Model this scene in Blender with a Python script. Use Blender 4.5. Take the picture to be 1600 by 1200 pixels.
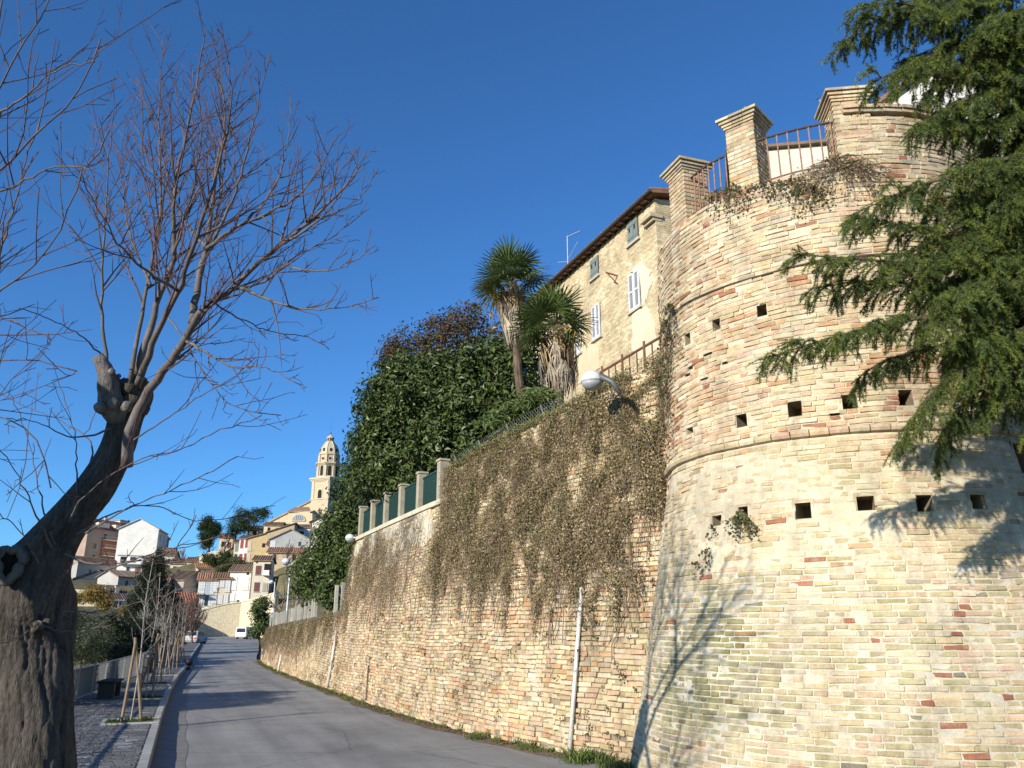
import bpy, math, random
import numpy as np
from math import sin, cos, tan, pi, radians as R, atan2, sqrt, hypot

# ---------------------------------------------------------------- clear
for o in list(bpy.data.objects):
    bpy.data.objects.remove(o)
SC = bpy.context.scene
COL = SC.collection

# ---------------------------------------------------------------- camera / world / sun
CAM_Z, FPX, PITCH, YAW = 1.9, 1250.0, 17.1, 22.2
SUN_AZ, SUN_EL = 241.0, 20.5           # compass bearing (from +Y towards +X) and height of the sun
cam_d = bpy.data.cameras.new('camera')
cam_d.sensor_width = 36.0
cam_d.lens = 36.0 * FPX / 1600.0
cam_d.clip_start = 0.1
cam_d.clip_end = 6000
cam = bpy.data.objects.new('camera', cam_d)
cam.location = (0, 0, CAM_Z)
cam.rotation_euler = (R(90 + PITCH), 0, R(-YAW))
COL.objects.link(cam)
SC.camera = cam

world = bpy.data.worlds.new("World")
SC.world = world
world.use_nodes = True
wn = world.node_tree.nodes
sky = wn.new('ShaderNodeTexSky')
sky.sky_type = 'NISHITA'
sky.sun_disc = False
sky.sun_elevation = R(SUN_EL)
sky.sun_rotation = R(SUN_AZ)
sky.altitude = 900
sky.air_density = 1.0
sky.dust_density = 0.6
sky.ozone_density = 4.0
bg = wn['Background']
bg.inputs['Strength'].default_value = 0.098
deep = wn.new('ShaderNodeMix'); deep.data_type = 'RGBA'; deep.blend_type = 'MULTIPLY'; deep.inputs[0].default_value = 1.0
deep.inputs[7].default_value = (0.55, 1.0, 1.36, 1)      # clear winter air: a deeper blue all over the sky
world.node_tree.links.new(sky.outputs[0], deep.inputs[6])
world.node_tree.links.new(deep.outputs[2], bg.inputs[0])

sd = bpy.data.lights.new('sun', 'SUN')
sd.energy = 5.0
sd.angle = R(0.5)
sd.color = (1.0, 0.92, 0.79)
so = bpy.data.objects.new('sun', sd)
az, el = R(SUN_AZ), R(SUN_EL)
from mathutils import Vector, Matrix
sdir = Vector((sin(az) * cos(el), cos(az) * cos(el), sin(el)))
so.rotation_euler = sdir.to_track_quat('Z', 'Y').to_euler()
so.location = (0, 0, 60)
COL.objects.link(so)

vs = SC.view_settings
vs.view_transform = 'Standard'
vs.look = 'None'
vs.exposure = 0.48
vs.gamma = 1.0
vs.use_curve_mapping = False
SC.cycles.max_bounces = 5
SC.cycles.diffuse_bounces = 3
SC.cycles.glossy_bounces = 2
SC.cycles.transmission_bounces = 3
SC.cycles.transparent_max_bounces = 6
SC.cycles.use_adaptive_sampling = True
SC.cycles.use_denoising = True

# ---------------------------------------------------------------- survey: sight lines measured on the photograph -> points in the street
_p, _w = R(PITCH), R(YAW)
FWD = np.array([sin(_w) * cos(_p), cos(_w) * cos(_p), sin(_p)])
RT = np.array([cos(_w), -sin(_w), 0.0])
UP = np.cross(RT, FWD)
EYE = np.array([0, 0, CAM_Z])

def ray(px, py):
    return FWD + RT * (px - 800) / FPX + UP * (600 - py) / FPX
def at(px, py, t):
    return EYE + ray(px, py) * t
def at_h(px, py, d):
    """same sight line, stopped at a fixed level distance ahead (an upright plane)"""
    r = ray(px, py); f = FWD[:2] / np.linalg.norm(FWD[:2]); return EYE + r * (d / (r[:2] @ f))
def at_x(px, py, x):
    r = ray(px, py); return EYE + r * (x / r[0])
def at_y(px, py, y):
    r = ray(px, py); return EYE + r * (y / r[1])
def at_z(px, py, z):
    r = ray(px, py); return EYE + r * ((z - CAM_Z) / r[2])
def project(P):
    d = np.asarray(P, float) - EYE
    z = d @ FWD
    z = np.where(np.abs(z) < 1e-6, 1e-6, z)
    return 800 + FPX * (d @ RT) / z, 600 - FPX * (d @ UP) / z, z

# ---------------------------------------------------------------- object helpers
def tag(o, label=None, cat=None, group=None, kind=None):
    if label: o['label'] = label
    if cat: o['category'] = cat
    if group: o['group'] = group
    if kind: o['kind'] = kind
    return o

ORG = {}
def thing(name, loc, label, cat, group=None, rz=0.0):
    o = bpy.data.objects.new(name, None)
    o.empty_display_size = 0.3
    COL.objects.link(o)
    o.location = [float(c) for c in loc]
    o.rotation_euler = (0, 0, rz)
    tag(o, label, cat, group)
    ORG[o.name] = np.array([float(c) for c in loc])
    return o

def np_mesh(name, verts, faces, cols=None, smooth=False):
    """verts (N,3), faces (M,k) array or list of tuples; cols (M,3) per face."""
    me = bpy.data.meshes.new(name)
    verts = np.asarray(verts, np.float32)
    if isinstance(faces, np.ndarray) and faces.ndim == 2:
        m, k = faces.shape
        me.vertices.add(len(verts)); me.vertices.foreach_set('co', verts.ravel())
        me.loops.add(m * k); me.loops.foreach_set('vertex_index', faces.astype(np.int32).ravel())
        me.polygons.add(m)
        me.polygons.foreach_set('loop_start', np.arange(0, m * k, k, dtype=np.int32))
        try:
            me.polygons.foreach_set('loop_total', np.full(m, k, np.int32))
        except Exception:
            pass
        me.update(calc_edges=True)
        nf = m
    else:
        me.from_pydata(verts.tolist(), [], [tuple(int(i) for i in f) for f in faces])
        nf = len(me.polygons)
    if cols is not None:
        c = np.ones((nf, 4), np.float32)
        c[:, :3] = np.asarray(cols, np.float32)
        a = me.attributes.new('tint', 'FLOAT_COLOR', 'FACE')
        a.data.foreach_set('color', c.ravel())
    me.polygons.foreach_set('use_smooth', np.full(nf, bool(smooth)))
    me.update()
    return me

def mesh_obj(name, me, mat, parent=None):
    o = bpy.data.objects.new(name, me)
    if mat is not None and len(me.materials) == 0:
        me.materials.append(mat)
    COL.objects.link(o)
    if parent is not None:
        o.parent = parent
        ORG[o.name] = ORG.get(parent.name, np.zeros(3))
    return o

class MB:
    """collects shapes, then becomes ONE mesh"""
    def __init__(self):
        self.v = []; self.f = []; self.c = []; self.n = 0
    def add(self, vs_, fs, col=None):
        b = self.n
        self.v.extend([tuple(map(float, q)) for q in vs_]); self.n += len(vs_)
        for f in fs:
            self.f.append(tuple(i + b for i in f))
            self.c.append(col or (0.5, 0.5, 0.5))
        return self
    def box(self, c, s, rz=0.0, col=None, axes=None):
        hx, hy, hz = s[0] / 2, s[1] / 2, s[2] / 2
        if axes is None:
            ex = np.array([cos(rz), sin(rz), 0]); ey = np.array([-sin(rz), cos(rz), 0]); ez = np.array([0, 0, 1.0])
        else:
            ex, ey, ez = axes
        c = np.asarray(c, float)
        P = [c + ex * a * hx + ey * b * hy + ez * d * hz for d in (-1, 1) for b in (-1, 1) for a in (-1, 1)]
        return self.add(P, [(0, 2, 3, 1), (4, 5, 7, 6), (0, 1, 5, 4), (2, 6, 7, 3), (0, 4, 6, 2), (1, 3, 7, 5)], col)
    def quad(self, a, b, c, d, col=None):
        return self.add([a, b, c, d], [(0, 1, 2, 3)], col)
    def tube(self, pts, rad, sides=6, col=None, cap=True, colfn=None):
        pts = np.asarray(pts, float)
        n = len(pts)
        if np.isscalar(rad): rad = [rad] * n
        d = np.gradient(pts, axis=0) if n > 2 else np.array([pts[1] - pts[0]] * 2)
        d /= (np.linalg.norm(d, axis=1, keepdims=True) + 1e-9)
        ref = np.array([0, 0, 1.0]) if abs(d[0][2]) < .9 else np.array([1.0, 0, 0])
        u = np.cross(d[0], ref); u /= np.linalg.norm(u)
        V_ = []
        ang = np.arange(sides) * 2 * pi / sides
        ca, sa = np.cos(ang)[:, None], np.sin(ang)[:, None]
        for i in range(n):
            u = u - d[i] * (u @ d[i]); u /= (np.linalg.norm(u) + 1e-9)
            w = np.cross(d[i], u)
            V_.append(pts[i] + rad[i] * (ca * u + sa * w))
        V_ = np.concatenate(V_)
        b = self.n
        self.v.extend(map(tuple, V_.tolist())); self.n += len(V_)
        for i in range(n - 1):
            cc = colfn(i / (n - 1)) if colfn else (col or (.5, .5, .5))
            for j in range(sides):
                k = (j + 1) % sides
                self.f.append((b + i * sides + j, b + i * sides + k, b + (i + 1) * sides + k, b + (i + 1) * sides + j))
                self.c.append(cc)
        if cap and sides > 2:
            self.f.append(tuple(b + j for j in reversed(range(sides)))); self.c.append(colfn(0) if colfn else (col or (.5, .5, .5)))
            self.f.append(tuple(b + (n - 1) * sides + j for j in range(sides))); self.c.append(colfn(1) if colfn else (col or (.5, .5, .5)))
        return self
    def lathe(self, c, prof, sides=12, col=None, phase=0.0):
        """prof: list of (r, z)"""
        c = np.asarray(c, float)
        vs_ = []
        for r, z in prof:
            for j in range(sides):
                a = phase + 2 * pi * j / sides
                vs_.append(c + np.array([r * cos(a), r * sin(a), z]))
        fs = []
        for i in range(len(prof) - 1):
            for j in range(sides):
                k = (j + 1) % sides
                fs.append((i * sides + j, i * sides + k, (i + 1) * sides + k, (i + 1) * sides + j))
        fs.append(tuple(reversed(range(sides))))
        fs.append(tuple((len(prof) - 1) * sides + j for j in range(sides)))
        return self.add(vs_, fs, col)
    def prism(self, poly, d, col=None):
        """poly: list of 3D points (planar), extruded by vector d"""
        n = len(poly); poly = [np.asarray(p, float) for p in poly]; d = np.asarray(d, float)
        vs_ = poly + [p + d for p in poly]
        fs = [tuple(range(n)), tuple(reversed(range(n, 2 * n)))]
        for i in range(n):
            j = (i + 1) % n
            fs.append((i, i + n, j + n, j))
        return self.add(vs_, fs, col)
    def build(self, name, mat, parent=None, smooth=False, world_space=True, kind=None, label=None, tint=True):
        v = np.array(self.v) if self.v else np.zeros((0, 3))
        if parent is not None and world_space:
            v = v - ORG.get(parent.name, np.zeros(3))
        me = np_mesh(name, v, self.f, self.c if tint else None, smooth)
        o = mesh_obj(name, me, mat, parent)
        if kind: o['kind'] = kind
        if label: o['label'] = label
        return o

def copy_tree(o, parent=None):
    c = o.copy(); COL.objects.link(c)
    if parent is not None: c.parent = parent
    for ch in [q for q in COL.objects if q.parent == o]:
        copy_tree(ch, c)
    return c

# ---------------------------------------------------------------- materials
def new_mat(name):
    m = bpy.data.materials.new(name); m.use_nodes = True
    nt = m.node_tree
    return m, nt, nt.nodes['Principled BSDF'], nt.nodes, nt.links

def _mul(nt, a_socket, b_socket, fac=1.0, mode='MULTIPLY'):
    n = nt.nodes.new('ShaderNodeMix'); n.data_type = 'RGBA'; n.blend_type = mode
    n.inputs[0].default_value = fac
    nt.links.new(a_socket, n.inputs[6]); nt.links.new(b_socket, n.inputs[7])
    return n.outputs[2]

def _ramp(nt, sock, stops):
    r = nt.nodes.new('ShaderNodeValToRGB')
    while len(r.color_ramp.elements) < len(stops): r.color_ramp.elements.new(0.5)
    for e, (p, c) in zip(r.color_ramp.elements, stops):
        e.position = p; e.color = (c[0], c[1], c[2], 1) if not np.isscalar(c) else (c, c, c, 1)
    nt.links.new(sock, r.inputs[0])
    return r.outputs[0]

def _noise(nt, scale, detail=4, rough=.6, coord=None, stretch=None):
    n = nt.nodes.new('ShaderNodeTexNoise')
    n.inputs['Scale'].default_value = scale; n.inputs['Detail'].default_value = detail
    n.inputs['Roughness'].default_value = rough
    g = nt.nodes.new('ShaderNodeNewGeometry') if coord is None else None
    src = g.outputs['Position'] if coord is None else coord
    if stretch is not None:
        mp = nt.nodes.new('ShaderNodeMapping'); mp.inputs['Scale'].default_value = stretch
        nt.links.new(src, mp.inputs[0]); src = mp.outputs[0]
    nt.links.new(src, n.inputs['Vector'])
    return n.outputs[0]

def _bump(nt, b, sock, strength, dist=0.01):
    n = nt.nodes.new('ShaderNodeBump'); n.inputs['Strength'].default_value = strength
    n.inputs['Distance'].default_value = dist
    nt.links.new(sock, n.inputs['Height']); nt.links.new(n.outputs[0], b.inputs['Normal'])

def mat_tint(name, rough=.9, vary=((.3, .72), (.7, 1.2)), scale=9.0, bump=.5, bscale=60, bdist=.006, spec=.25,
             fine=((.3, .8), (.7, 1.15)), stretch=None, stain=None, metal=0, big=None):
    """colour from the mesh's tint, broken by blotches and grain"""
    m, nt, b, N, L = new_mat(name)
    a = N.new('ShaderNodeAttribute'); a.attribute_name = 'tint'
    c = a.outputs['Color']
    c = _mul(nt, c, _ramp(nt, _noise(nt, scale, 5, .65, stretch=stretch), vary))
    c = _mul(nt, c, _ramp(nt, _noise(nt, bscale, 3, .6, stretch=stretch), fine))
    if big:
        c = _mul(nt, c, _ramp(nt, _noise(nt, .55, 5, .62), big))
        # rain streaks running down the masonry
        c = _mul(nt, c, _ramp(nt, _noise(nt, 1.6, 5, .65, stretch=(1.5, 1.5, .16)), ((.34, .76), (.5, 1.0), (.7, 1.05))))
    if stain:
        sc_, lo, hi, colr = stain
        f = _ramp(nt, _noise(nt, sc_, 5, .7), ((lo, 0.0), (hi, 1.0)))
        n = N.new('ShaderNodeMix'); n.data_type = 'RGBA'
        L.new(f, n.inputs[0]); L.new(c, n.inputs[6]); n.inputs[7].default_value = (*colr, 1)
        c = n.outputs[2]
    L.new(c, b.inputs['Base Color'])
    b.inputs['Roughness'].default_value = rough
    b.inputs['Specular IOR Level'].default_value = spec
    b.inputs['Metallic'].default_value = metal
    if bump: _bump(nt, b, _noise(nt, bscale, 4, .7, stretch=stretch), bump, bdist)
    return m

def mat_leaf(name, rough=.5, transl=.25, spec=.3, vary=((.3, .7), (.7, 1.25)), scale=3.0):
    m, nt, b, N, L = new_mat(name)
    a = N.new('ShaderNodeAttribute'); a.attribute_name = 'tint'
    c = _mul(nt, a.outputs['Color'], _ramp(nt, _noise(nt, scale, 3, .6), vary))
    L.new(c, b.inputs['Base Color'])
    b.inputs['Roughness'].default_value = rough
    b.inputs['Specular IOR Level'].default_value = spec
    if transl > 0:
        t = N.new('ShaderNodeBsdfTranslucent'); L.new(c, t.inputs[0])
        mx = N.new('ShaderNodeMixShader'); mx.inputs[0].default_value = transl
        L.new(b.outputs[0], mx.inputs[1]); L.new(t.outputs[0], mx.inputs[2])
        L.new(mx.outputs[0], N['Material Output'].inputs[0])
    return m

def mat_plain(name, col, rough=.6, spec=.3, metal=0, bump=0, bscale=40, vary=(.85, 1.1), nscale=6):
    m, nt, b, N, L = new_mat(name)
    rgb = N.new('ShaderNodeRGB'); rgb.outputs[0].default_value = (*col, 1)
    L.new(_mul(nt, rgb.outputs[0], _ramp(nt, _noise(nt, nscale, 4, .6), ((.3, vary[0]), (.7, vary[1])))), b.inputs['Base Color'])
    b.inputs['Roughness'].default_value = rough; b.inputs['Specular IOR Level'].default_value = spec
    b.inputs['Metallic'].default_value = metal
    if bump: _bump(nt, b, _noise(nt, bscale, 4, .6), bump)
    return m

def mat_glass(name):
    m, nt, b, N, L = new_mat(name)
    b.inputs['Base Color'].default_value = (.03, .035, .04, 1)
    b.inputs['Roughness'].default_value = .12; b.inputs['Specular IOR Level'].default_value = .6
    return m

M = {}
M['brick'] = mat_tint('old_brick', rough=.93, vary=((.28, .74), (.5, 1.0), (.75, 1.2)), scale=9, bump=.8, bscale=55, bdist=.012,
                      stain=(1.7, .50, .82, (.56, .50, .37)), big=((.3, .70), (.5, .95), (.7, 1.08)))
M['mortar'] = mat_tint('lime_mortar', rough=.97, vary=((.25, .75), (.75, 1.12)), scale=5, bump=.9, bscale=70, bdist=.010, big=((.3, .70), (.5, .95), (.7, 1.08)))
M['stone'] = mat_tint('weathered_stone', rough=.9, scale=3, bump=.4, bscale=30, bdist=.01)
M['render'] = mat_tint('house_render', rough=.9, vary=((.3, .84), (.7, 1.08)), scale=.55, bump=.12, bscale=12, fine=((.3, .9), (.7, 1.06)))
M['roof'] = mat_tint('clay_roof', rough=.9, vary=((.3, .6), (.7, 1.3)), scale=1.6, bump=.6, bscale=5, bdist=.06)
M['bark'] = mat_tint('tree_bark', rough=.95, vary=((.3, .42), (.7, 1.45)), scale=11, bump=1.0, bscale=42, bdist=.03, stretch=(1, 1, .22))
M['twig'] = mat_tint('twig_bark', rough=.75, vary=((.3, .8), (.7, 1.2)), scale=14, bump=0, spec=.3)
M['wood'] = mat_tint('rough_wood', rough=.85, vary=((.3, .7), (.7, 1.2)), scale=11, bump=.3, bscale=50, stretch=(1, 1, .2))
M['leaf'] = mat_leaf('broad_leaf', rough=.45, transl=.15, spec=.35)
M['needle'] = mat_leaf('cedar_needle', rough=.6, transl=.28, spec=.2)
M['dry'] = mat_leaf('dry_leaf', rough=.85, transl=.2, spec=.1)
M['grass'] = mat_leaf('grass_blade', rough=.7, transl=.3, spec=.2)
M['palm'] = mat_leaf('palm_blade', rough=.4, transl=.2, spec=.4)
M['paint'] = mat_tint('painted_metal', rough=.45, vary=((.3, .85), (.7, 1.08)), scale=4, bump=.05, bscale=30, spec=.4)
M['rust'] = mat_tint('rusty_iron', rough=.8, vary=((.3, .6), (.7, 1.3)), scale=14, bump=.3, bscale=60, spec=.3)
M['pavestone'] = mat_tint('dark_sett', rough=.8, vary=((.3, .75), (.7, 1.25)), scale=8, bump=.5, bscale=45, bdist=.006, spec=.3,
                          stain=(22, .63, .72, (.3, .3, .3)))
M['concrete'] = mat_tint('bare_concrete', rough=.9, vary=((.3, .75), (.7, 1.12)), scale=3.2, bump=.4, bscale=40, spec=.25)
M['glass'] = mat_glass('window_glass')
M['rubber'] = mat_plain('black_rubber', (.02, .02, .021), .7)
M['earth'] = mat_tint('earth', rough=1, vary=((.3, .6), (.7, 1.35)), scale=.35, bump=.6, bscale=6, bdist=.05, fine=((.3, .7), (.7, 1.3)))

def mat_asphalt():
    m, nt, b, N, L = new_mat('asphalt')
    rgb = N.new('ShaderNodeRGB'); rgb.outputs[0].default_value = (.25, .245, .235, 1)
    c = _mul(nt, rgb.outputs[0], _ramp(nt, _noise(nt, .45, 6, .68), ((.3, .70), (.5, .98), (.7, 1.18))))
    c = _mul(nt, c, _ramp(nt, _noise(nt, .9, 4, .6, stretch=(1.6, .10, 1)), ((.35, .82), (.65, 1.12))))
    c = _mul(nt, c, _ramp(nt, _noise(nt, 120, 2, .7), ((.25, .6), (.75, 1.4))))
    # tar-filled cracks
    g = N.new('ShaderNodeNewGeometry')
    nz = N.new('ShaderNodeTexNoise'); nz.inputs['Scale'].default_value = 1.3; nz.inputs['Detail'].default_value = 6
    L.new(g.outputs['Position'], nz.inputs['Vector'])
    ad = N.new('ShaderNodeMix'); ad.data_type = 'VECTOR'; ad.inputs[0].default_value = .22
    L.new(g.outputs['Position'], ad.inputs[4]); L.new(nz.outputs['Color'], ad.inputs[5])
    vo = N.new('ShaderNodeTexVoronoi'); vo.feature = 'DISTANCE_TO_EDGE'; vo.inputs['Scale'].default_value = .33
    L.new(ad.outputs[1], vo.inputs['Vector'])
    cr = _ramp(nt, vo.outputs['Distance'], ((0.0, .5), (.006, 1.0)))
    c = _mul(nt, c, cr, .75)
    L.new(c, b.inputs['Base Color'])
    b.inputs['Roughness'].default_value = .85; b.inputs['Specular IOR Level'].default_value = .3
    _bump(nt, b, _noise(nt, 140, 3, .7), .5, .006)
    return m
M['asphalt'] = mat_asphalt()

def mat_brickface(name, c1, c2, mortar, scale=1.0, axes='YZ'):
    """far masonry: courses too small to pick apart"""
    m, nt, b, N, L = new_mat(name)
    g = N.new('ShaderNodeTexCoord')
    mp = N.new('ShaderNodeMapping')
    sx = N.new('ShaderNodeSeparateXYZ'); cb = N.new('ShaderNodeCombineXYZ')
    L.new(g.outputs['Object'], sx.inputs[0])
    L.new(sx.outputs[axes[0]], cb.inputs['X']); L.new(sx.outputs['Z'], cb.inputs['Y'])
    bt = N.new('ShaderNodeTexBrick')
    bt.inputs['Color1'].default_value = (*c1, 1); bt.inputs['Color2'].default_value = (*c2, 1); bt.inputs['Mortar'].default_value = (*mortar, 1)
    bt.inputs['Scale'].default_value = scale
    bt.inputs['Brick Width'].default_value = .28; bt.inputs['Row Height'].default_value = .085; bt.inputs['Mortar Size'].default_value = .013; bt.inputs['Mortar Smooth'].default_value = .3
    L.new(cb.outputs[0], bt.inputs['Vector'])
    c = _mul(nt, bt.outputs['Color'], _ramp(nt, _noise(nt, .8, 6, .7), ((.3, .72), (.7, 1.2))))
    c = _mul(nt, c, _ramp(nt, _noise(nt, 5, 5, .75, stretch=(1, .55, 1.8)), ((.3, .62), (.7, 1.22))))
    c = _mul(nt, c, _ramp(nt, _noise(nt, 2.2, 5, .7), ((.35, .78), (.65, 1.12))))
    L.new(c, b.inputs['Base Color']); b.inputs['Roughness'].default_value = .93; b.inputs['Specular IOR Level'].default_value = .2
    _bump(nt, b, _noise(nt, 14, 5, .7), .6, .03)
    return m
M['house_brick'] = mat_brickface('house_brick', (.72, .60, .39), (.54, .41, .235), (.40, .33, .21))

rng = np.random.default_rng(7)
random.seed(7)
# ================================================================ BRICKWORK
PAL = {'buff': (.57, .46, .28), 'pale': (.68, .59, .415), 'pink': (.56, .40, .27), 'orange': (.50, .28, .15), 'red': (.35, .155, .09),
       'olive': (.42, .37, .205), 'grey': (.44, .39, .30), 'dark': (.25, .22, .15), 'moss': (.20, .195, .085)}

def unit_brick(L_, H_, D_=.06, ch=.007):
    """12 verts of a brick of L_ x H_, front at y=0, local x along, z up, y into the wall"""
    a, h = L_ / 2, H_ / 2
    return np.array([(-a, D_, -h), (a, D_, -h), (a, D_, h), (-a, D_, h),
                     (-a, ch, -h), (a, ch, -h), (a, ch, h), (-a, ch, h),
                     (-a + ch, 0, -h + ch), (a - ch, 0, -h + ch), (a - ch, 0, h - ch), (-a + ch, 0, h - ch)])
BF = np.array([(8, 9, 10, 11), (4, 5, 9, 8), (5, 6, 10, 9), (6, 7, 11, 10), (7, 4, 8, 11),
               (0, 1, 5, 4), (1, 2, 6, 5), (2, 3, 7, 6), (3, 0, 4, 7)])

class Bricks:
    """many bricks: the 300 that show largest become objects, the rest one part of kind stuff"""
    def __init__(self):
        self.o = []; self.e = []; self.u = []; self.n = []; self.L = []; self.H = []; self.c = []
    def add(self, o, e, u, n, L_, H_, c):
        self.o.append(o); self.e.append(e); self.u.append(u); self.n.append(n); self.L.append(L_); self.H.append(H_); self.c.append(c)
    def build(self, parent, mat, name='brick', keep=300, jitter=.004, D_=.06, rest='brickwork', rg=None, batch=14):
        rg = rg or np.random.default_rng(3)
        o = np.array(self.o); e = np.array(self.e); u = np.array(self.u); n = np.array(self.n)
        Ls = np.array(self.L); Hs = np.array(self.H); c = np.array(self.c)
        x, y, z = project(o)
        to = EYE - o; dist = np.linalg.norm(to, axis=1)
        fac = (n * to).sum(1) / dist
        ins = (x > 4) & (x < 1596) & (y > 4) & (y < 1196) & (z > 0)
        size = np.where(ins, Ls * Hs * np.clip(fac, 0, 1) / dist ** 2, 0)
        idx = np.argsort(-size)
        pick = idx[:keep]; restI = idx[keep:]
        org = ORG.get(parent.name, np.zeros(3))
        pool = {}
        for i in pick:
            key = (round(Ls[i] / .03), rg.integers(batch), name)
            # a brick mesh is shared by bricks of one size and one tint
            ck = tuple((c[i] * 14).round().astype(int))
            key = (key[0], ck)
            if key not in pool:
                b = unit_brick(key[0] * .03, float(Hs[i]), D_)
                b = b + rg.normal(0, jitter * .6, b.shape) * np.array([1, .5, 1])
                me = np_mesh(name, b, BF, np.repeat(c[i][None], 9, 0))
                me.materials.append(mat); pool[key] = me
            ob = bpy.data.objects.new(name, pool[key])
            COL.objects.link(ob); ob.parent = parent
            sx = Ls[i] / (key[0] * .03)
            m = Matrix.Identity(4)
            for r in range(3):
                m[r][0] = e[i][r] * sx; m[r][1] = -n[i][r]; m[r][2] = u[i][r]; m[r][3] = o[i][r] - org[r]
            ob.matrix_local = m
        if len(restI):
            k = len(restI)
            B = np.zeros((k, 12, 3))
            a = (Ls[restI] / 2)[:, None]; h = (Hs[restI] / 2)[:, None]; ch = .007
            sgx = np.array([-1, 1, 1, -1] * 3); sgz = np.array([-1, -1, 1, 1] * 3)
            ins_ = np.array([0] * 8 + [1] * 4)
            B[:, :, 0] = sgx * (a - ch * ins_); B[:, :, 2] = sgz * (h - ch * ins_)
            B[:, :, 1] = np.array([D_] * 4 + [ch] * 4 + [0] * 4)
            B += rg.normal(0, jitter, B.shape) * np.array([1, .5, .8])
            W = o[restI][:, None] + B[:, :, :1] * e[restI][:, None] - B[:, :, 1:2] * n[restI][:, None] + B[:, :, 2:] * u[restI][:, None] - org
            F = (BF[None] + (np.arange(k) * 12)[:, None, None]).reshape(-1, 4)
            me = np_mesh(rest, W.reshape(-1, 3), F, np.repeat(c[restI], 9, 0))
            ob = mesh_obj(rest, me, mat, parent); ob['kind'] = 'stuff'

def pick_col(rg, w):
    k = list(w); p = np.array([w[q] for q in k], float); p /= p.sum()
    c = np.array(PAL[k[rg.choice(len(k), p=p)]])
    if k[0] != 'x' and max(abs(c - np.array(PAL['buff']))) < .2: c = c * .8 + np.array(PAL['buff']) * .2
    c = c * np.array([.92, .895, .89])
    return np.clip(c * (1 + rg.normal(0, .10)) * (1 + rg.normal(0, .02, 3)), .03, .8)

# ================================================================ THE ROUND BASTION
BAZ = R(22.7 + YAW); BD = 13.6
BC = np.array([BD * sin(BAZ), BD * cos(BAZ), 0])
R0_, R1_, ZS, ZC, ZT = 3.53, 2.72, 4.36, 6.75, 8.19
B_FACE = atan2(-BC[0], -BC[1])          # bearing from the centre to the camera
def b_rad(z):
    z0_ = z
    if z < ZS:
        q = z / ZS
        return R0_ + (R1_ - R0_) * (q * 1.12 - .12 * q * q)
    return R1_ - .006 * (z - ZS)
def b_pt(phi, z, off=0.0):
    """phi grows to the right as seen from the road"""
    a = B_FACE - phi
    r = b_rad(z) + off + .014 * sin(phi * 7.3 + z * 1.9) * sin(z * 2.7 - phi * 3.1) + .008 * sin(phi * 17 - z * 4.3)
    return BC + np.array([r * sin(a), r * cos(a), z])
def b_frame(phi):
    a = B_FACE - phi
    n = np.array([sin(a), cos(a), 0])
    e = np.array([-cos(a), sin(a), 0])
    return e, n
def b_hit(px, py):
    """where a sight line meets the bastion -> phi, z"""
    r = ray(px, py)
    t = 6.0
    for _ in range(4000):
        p = EYE + r * t
        if hypot(p[0] - BC[0], p[1] - BC[1]) < b_rad(p[2]): break
        t += .005
    a = atan2(p[0] - BC[0], p[1] - BC[1])
    phi = (B_FACE - a + pi) % (2 * pi) - pi
    return phi, p[2]
PAR_PHI = b_hit(1318, 240)[0]           # where the raised parapet starts
PAR_Z = 9.02
def b_top(phi): return PAR_Z if phi > PAR_PHI else ZT

HOLES = []      # phi, z, half width m, half height m, depth
for px, py, w, h in ((1190, 484, .085, .085), (1118, 507, .07, .08), (1073, 529, .08, .09), (1157, 657, .085, .10), (1242, 639, .09, .10),
                     (1328, 628, .09, .105), (1416, 621, .09, .10), (1118, 813, .09, .08), (1161, 801, .08, .08), (1255, 797, .10, .105),
                     (1353, 786, .10, .10), (1446, 786, .10, .10), (1531, 784, .10, .10), (1598, 716, .14, .20),
                     (1131, 567, .05, .03), (1105, 554, .09, .028), (1100, 593, .08, .03), (1304, 647, .065, .03), (1078, 575, .09, .03),
                     (1074, 586, .09, .03), (1077, 673, .09, .045)):
    f, z = b_hit(px, py)
    HOLES.append((f, z, w, h, .42 if h > .06 else .12))
def in_hole(phi, z, m=0.0):
    for f, zz, w, h, d in HOLES:
        if abs(z - zz) < h + m and abs(phi - f) * b_rad(z) < w + m: return True
    return False

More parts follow.
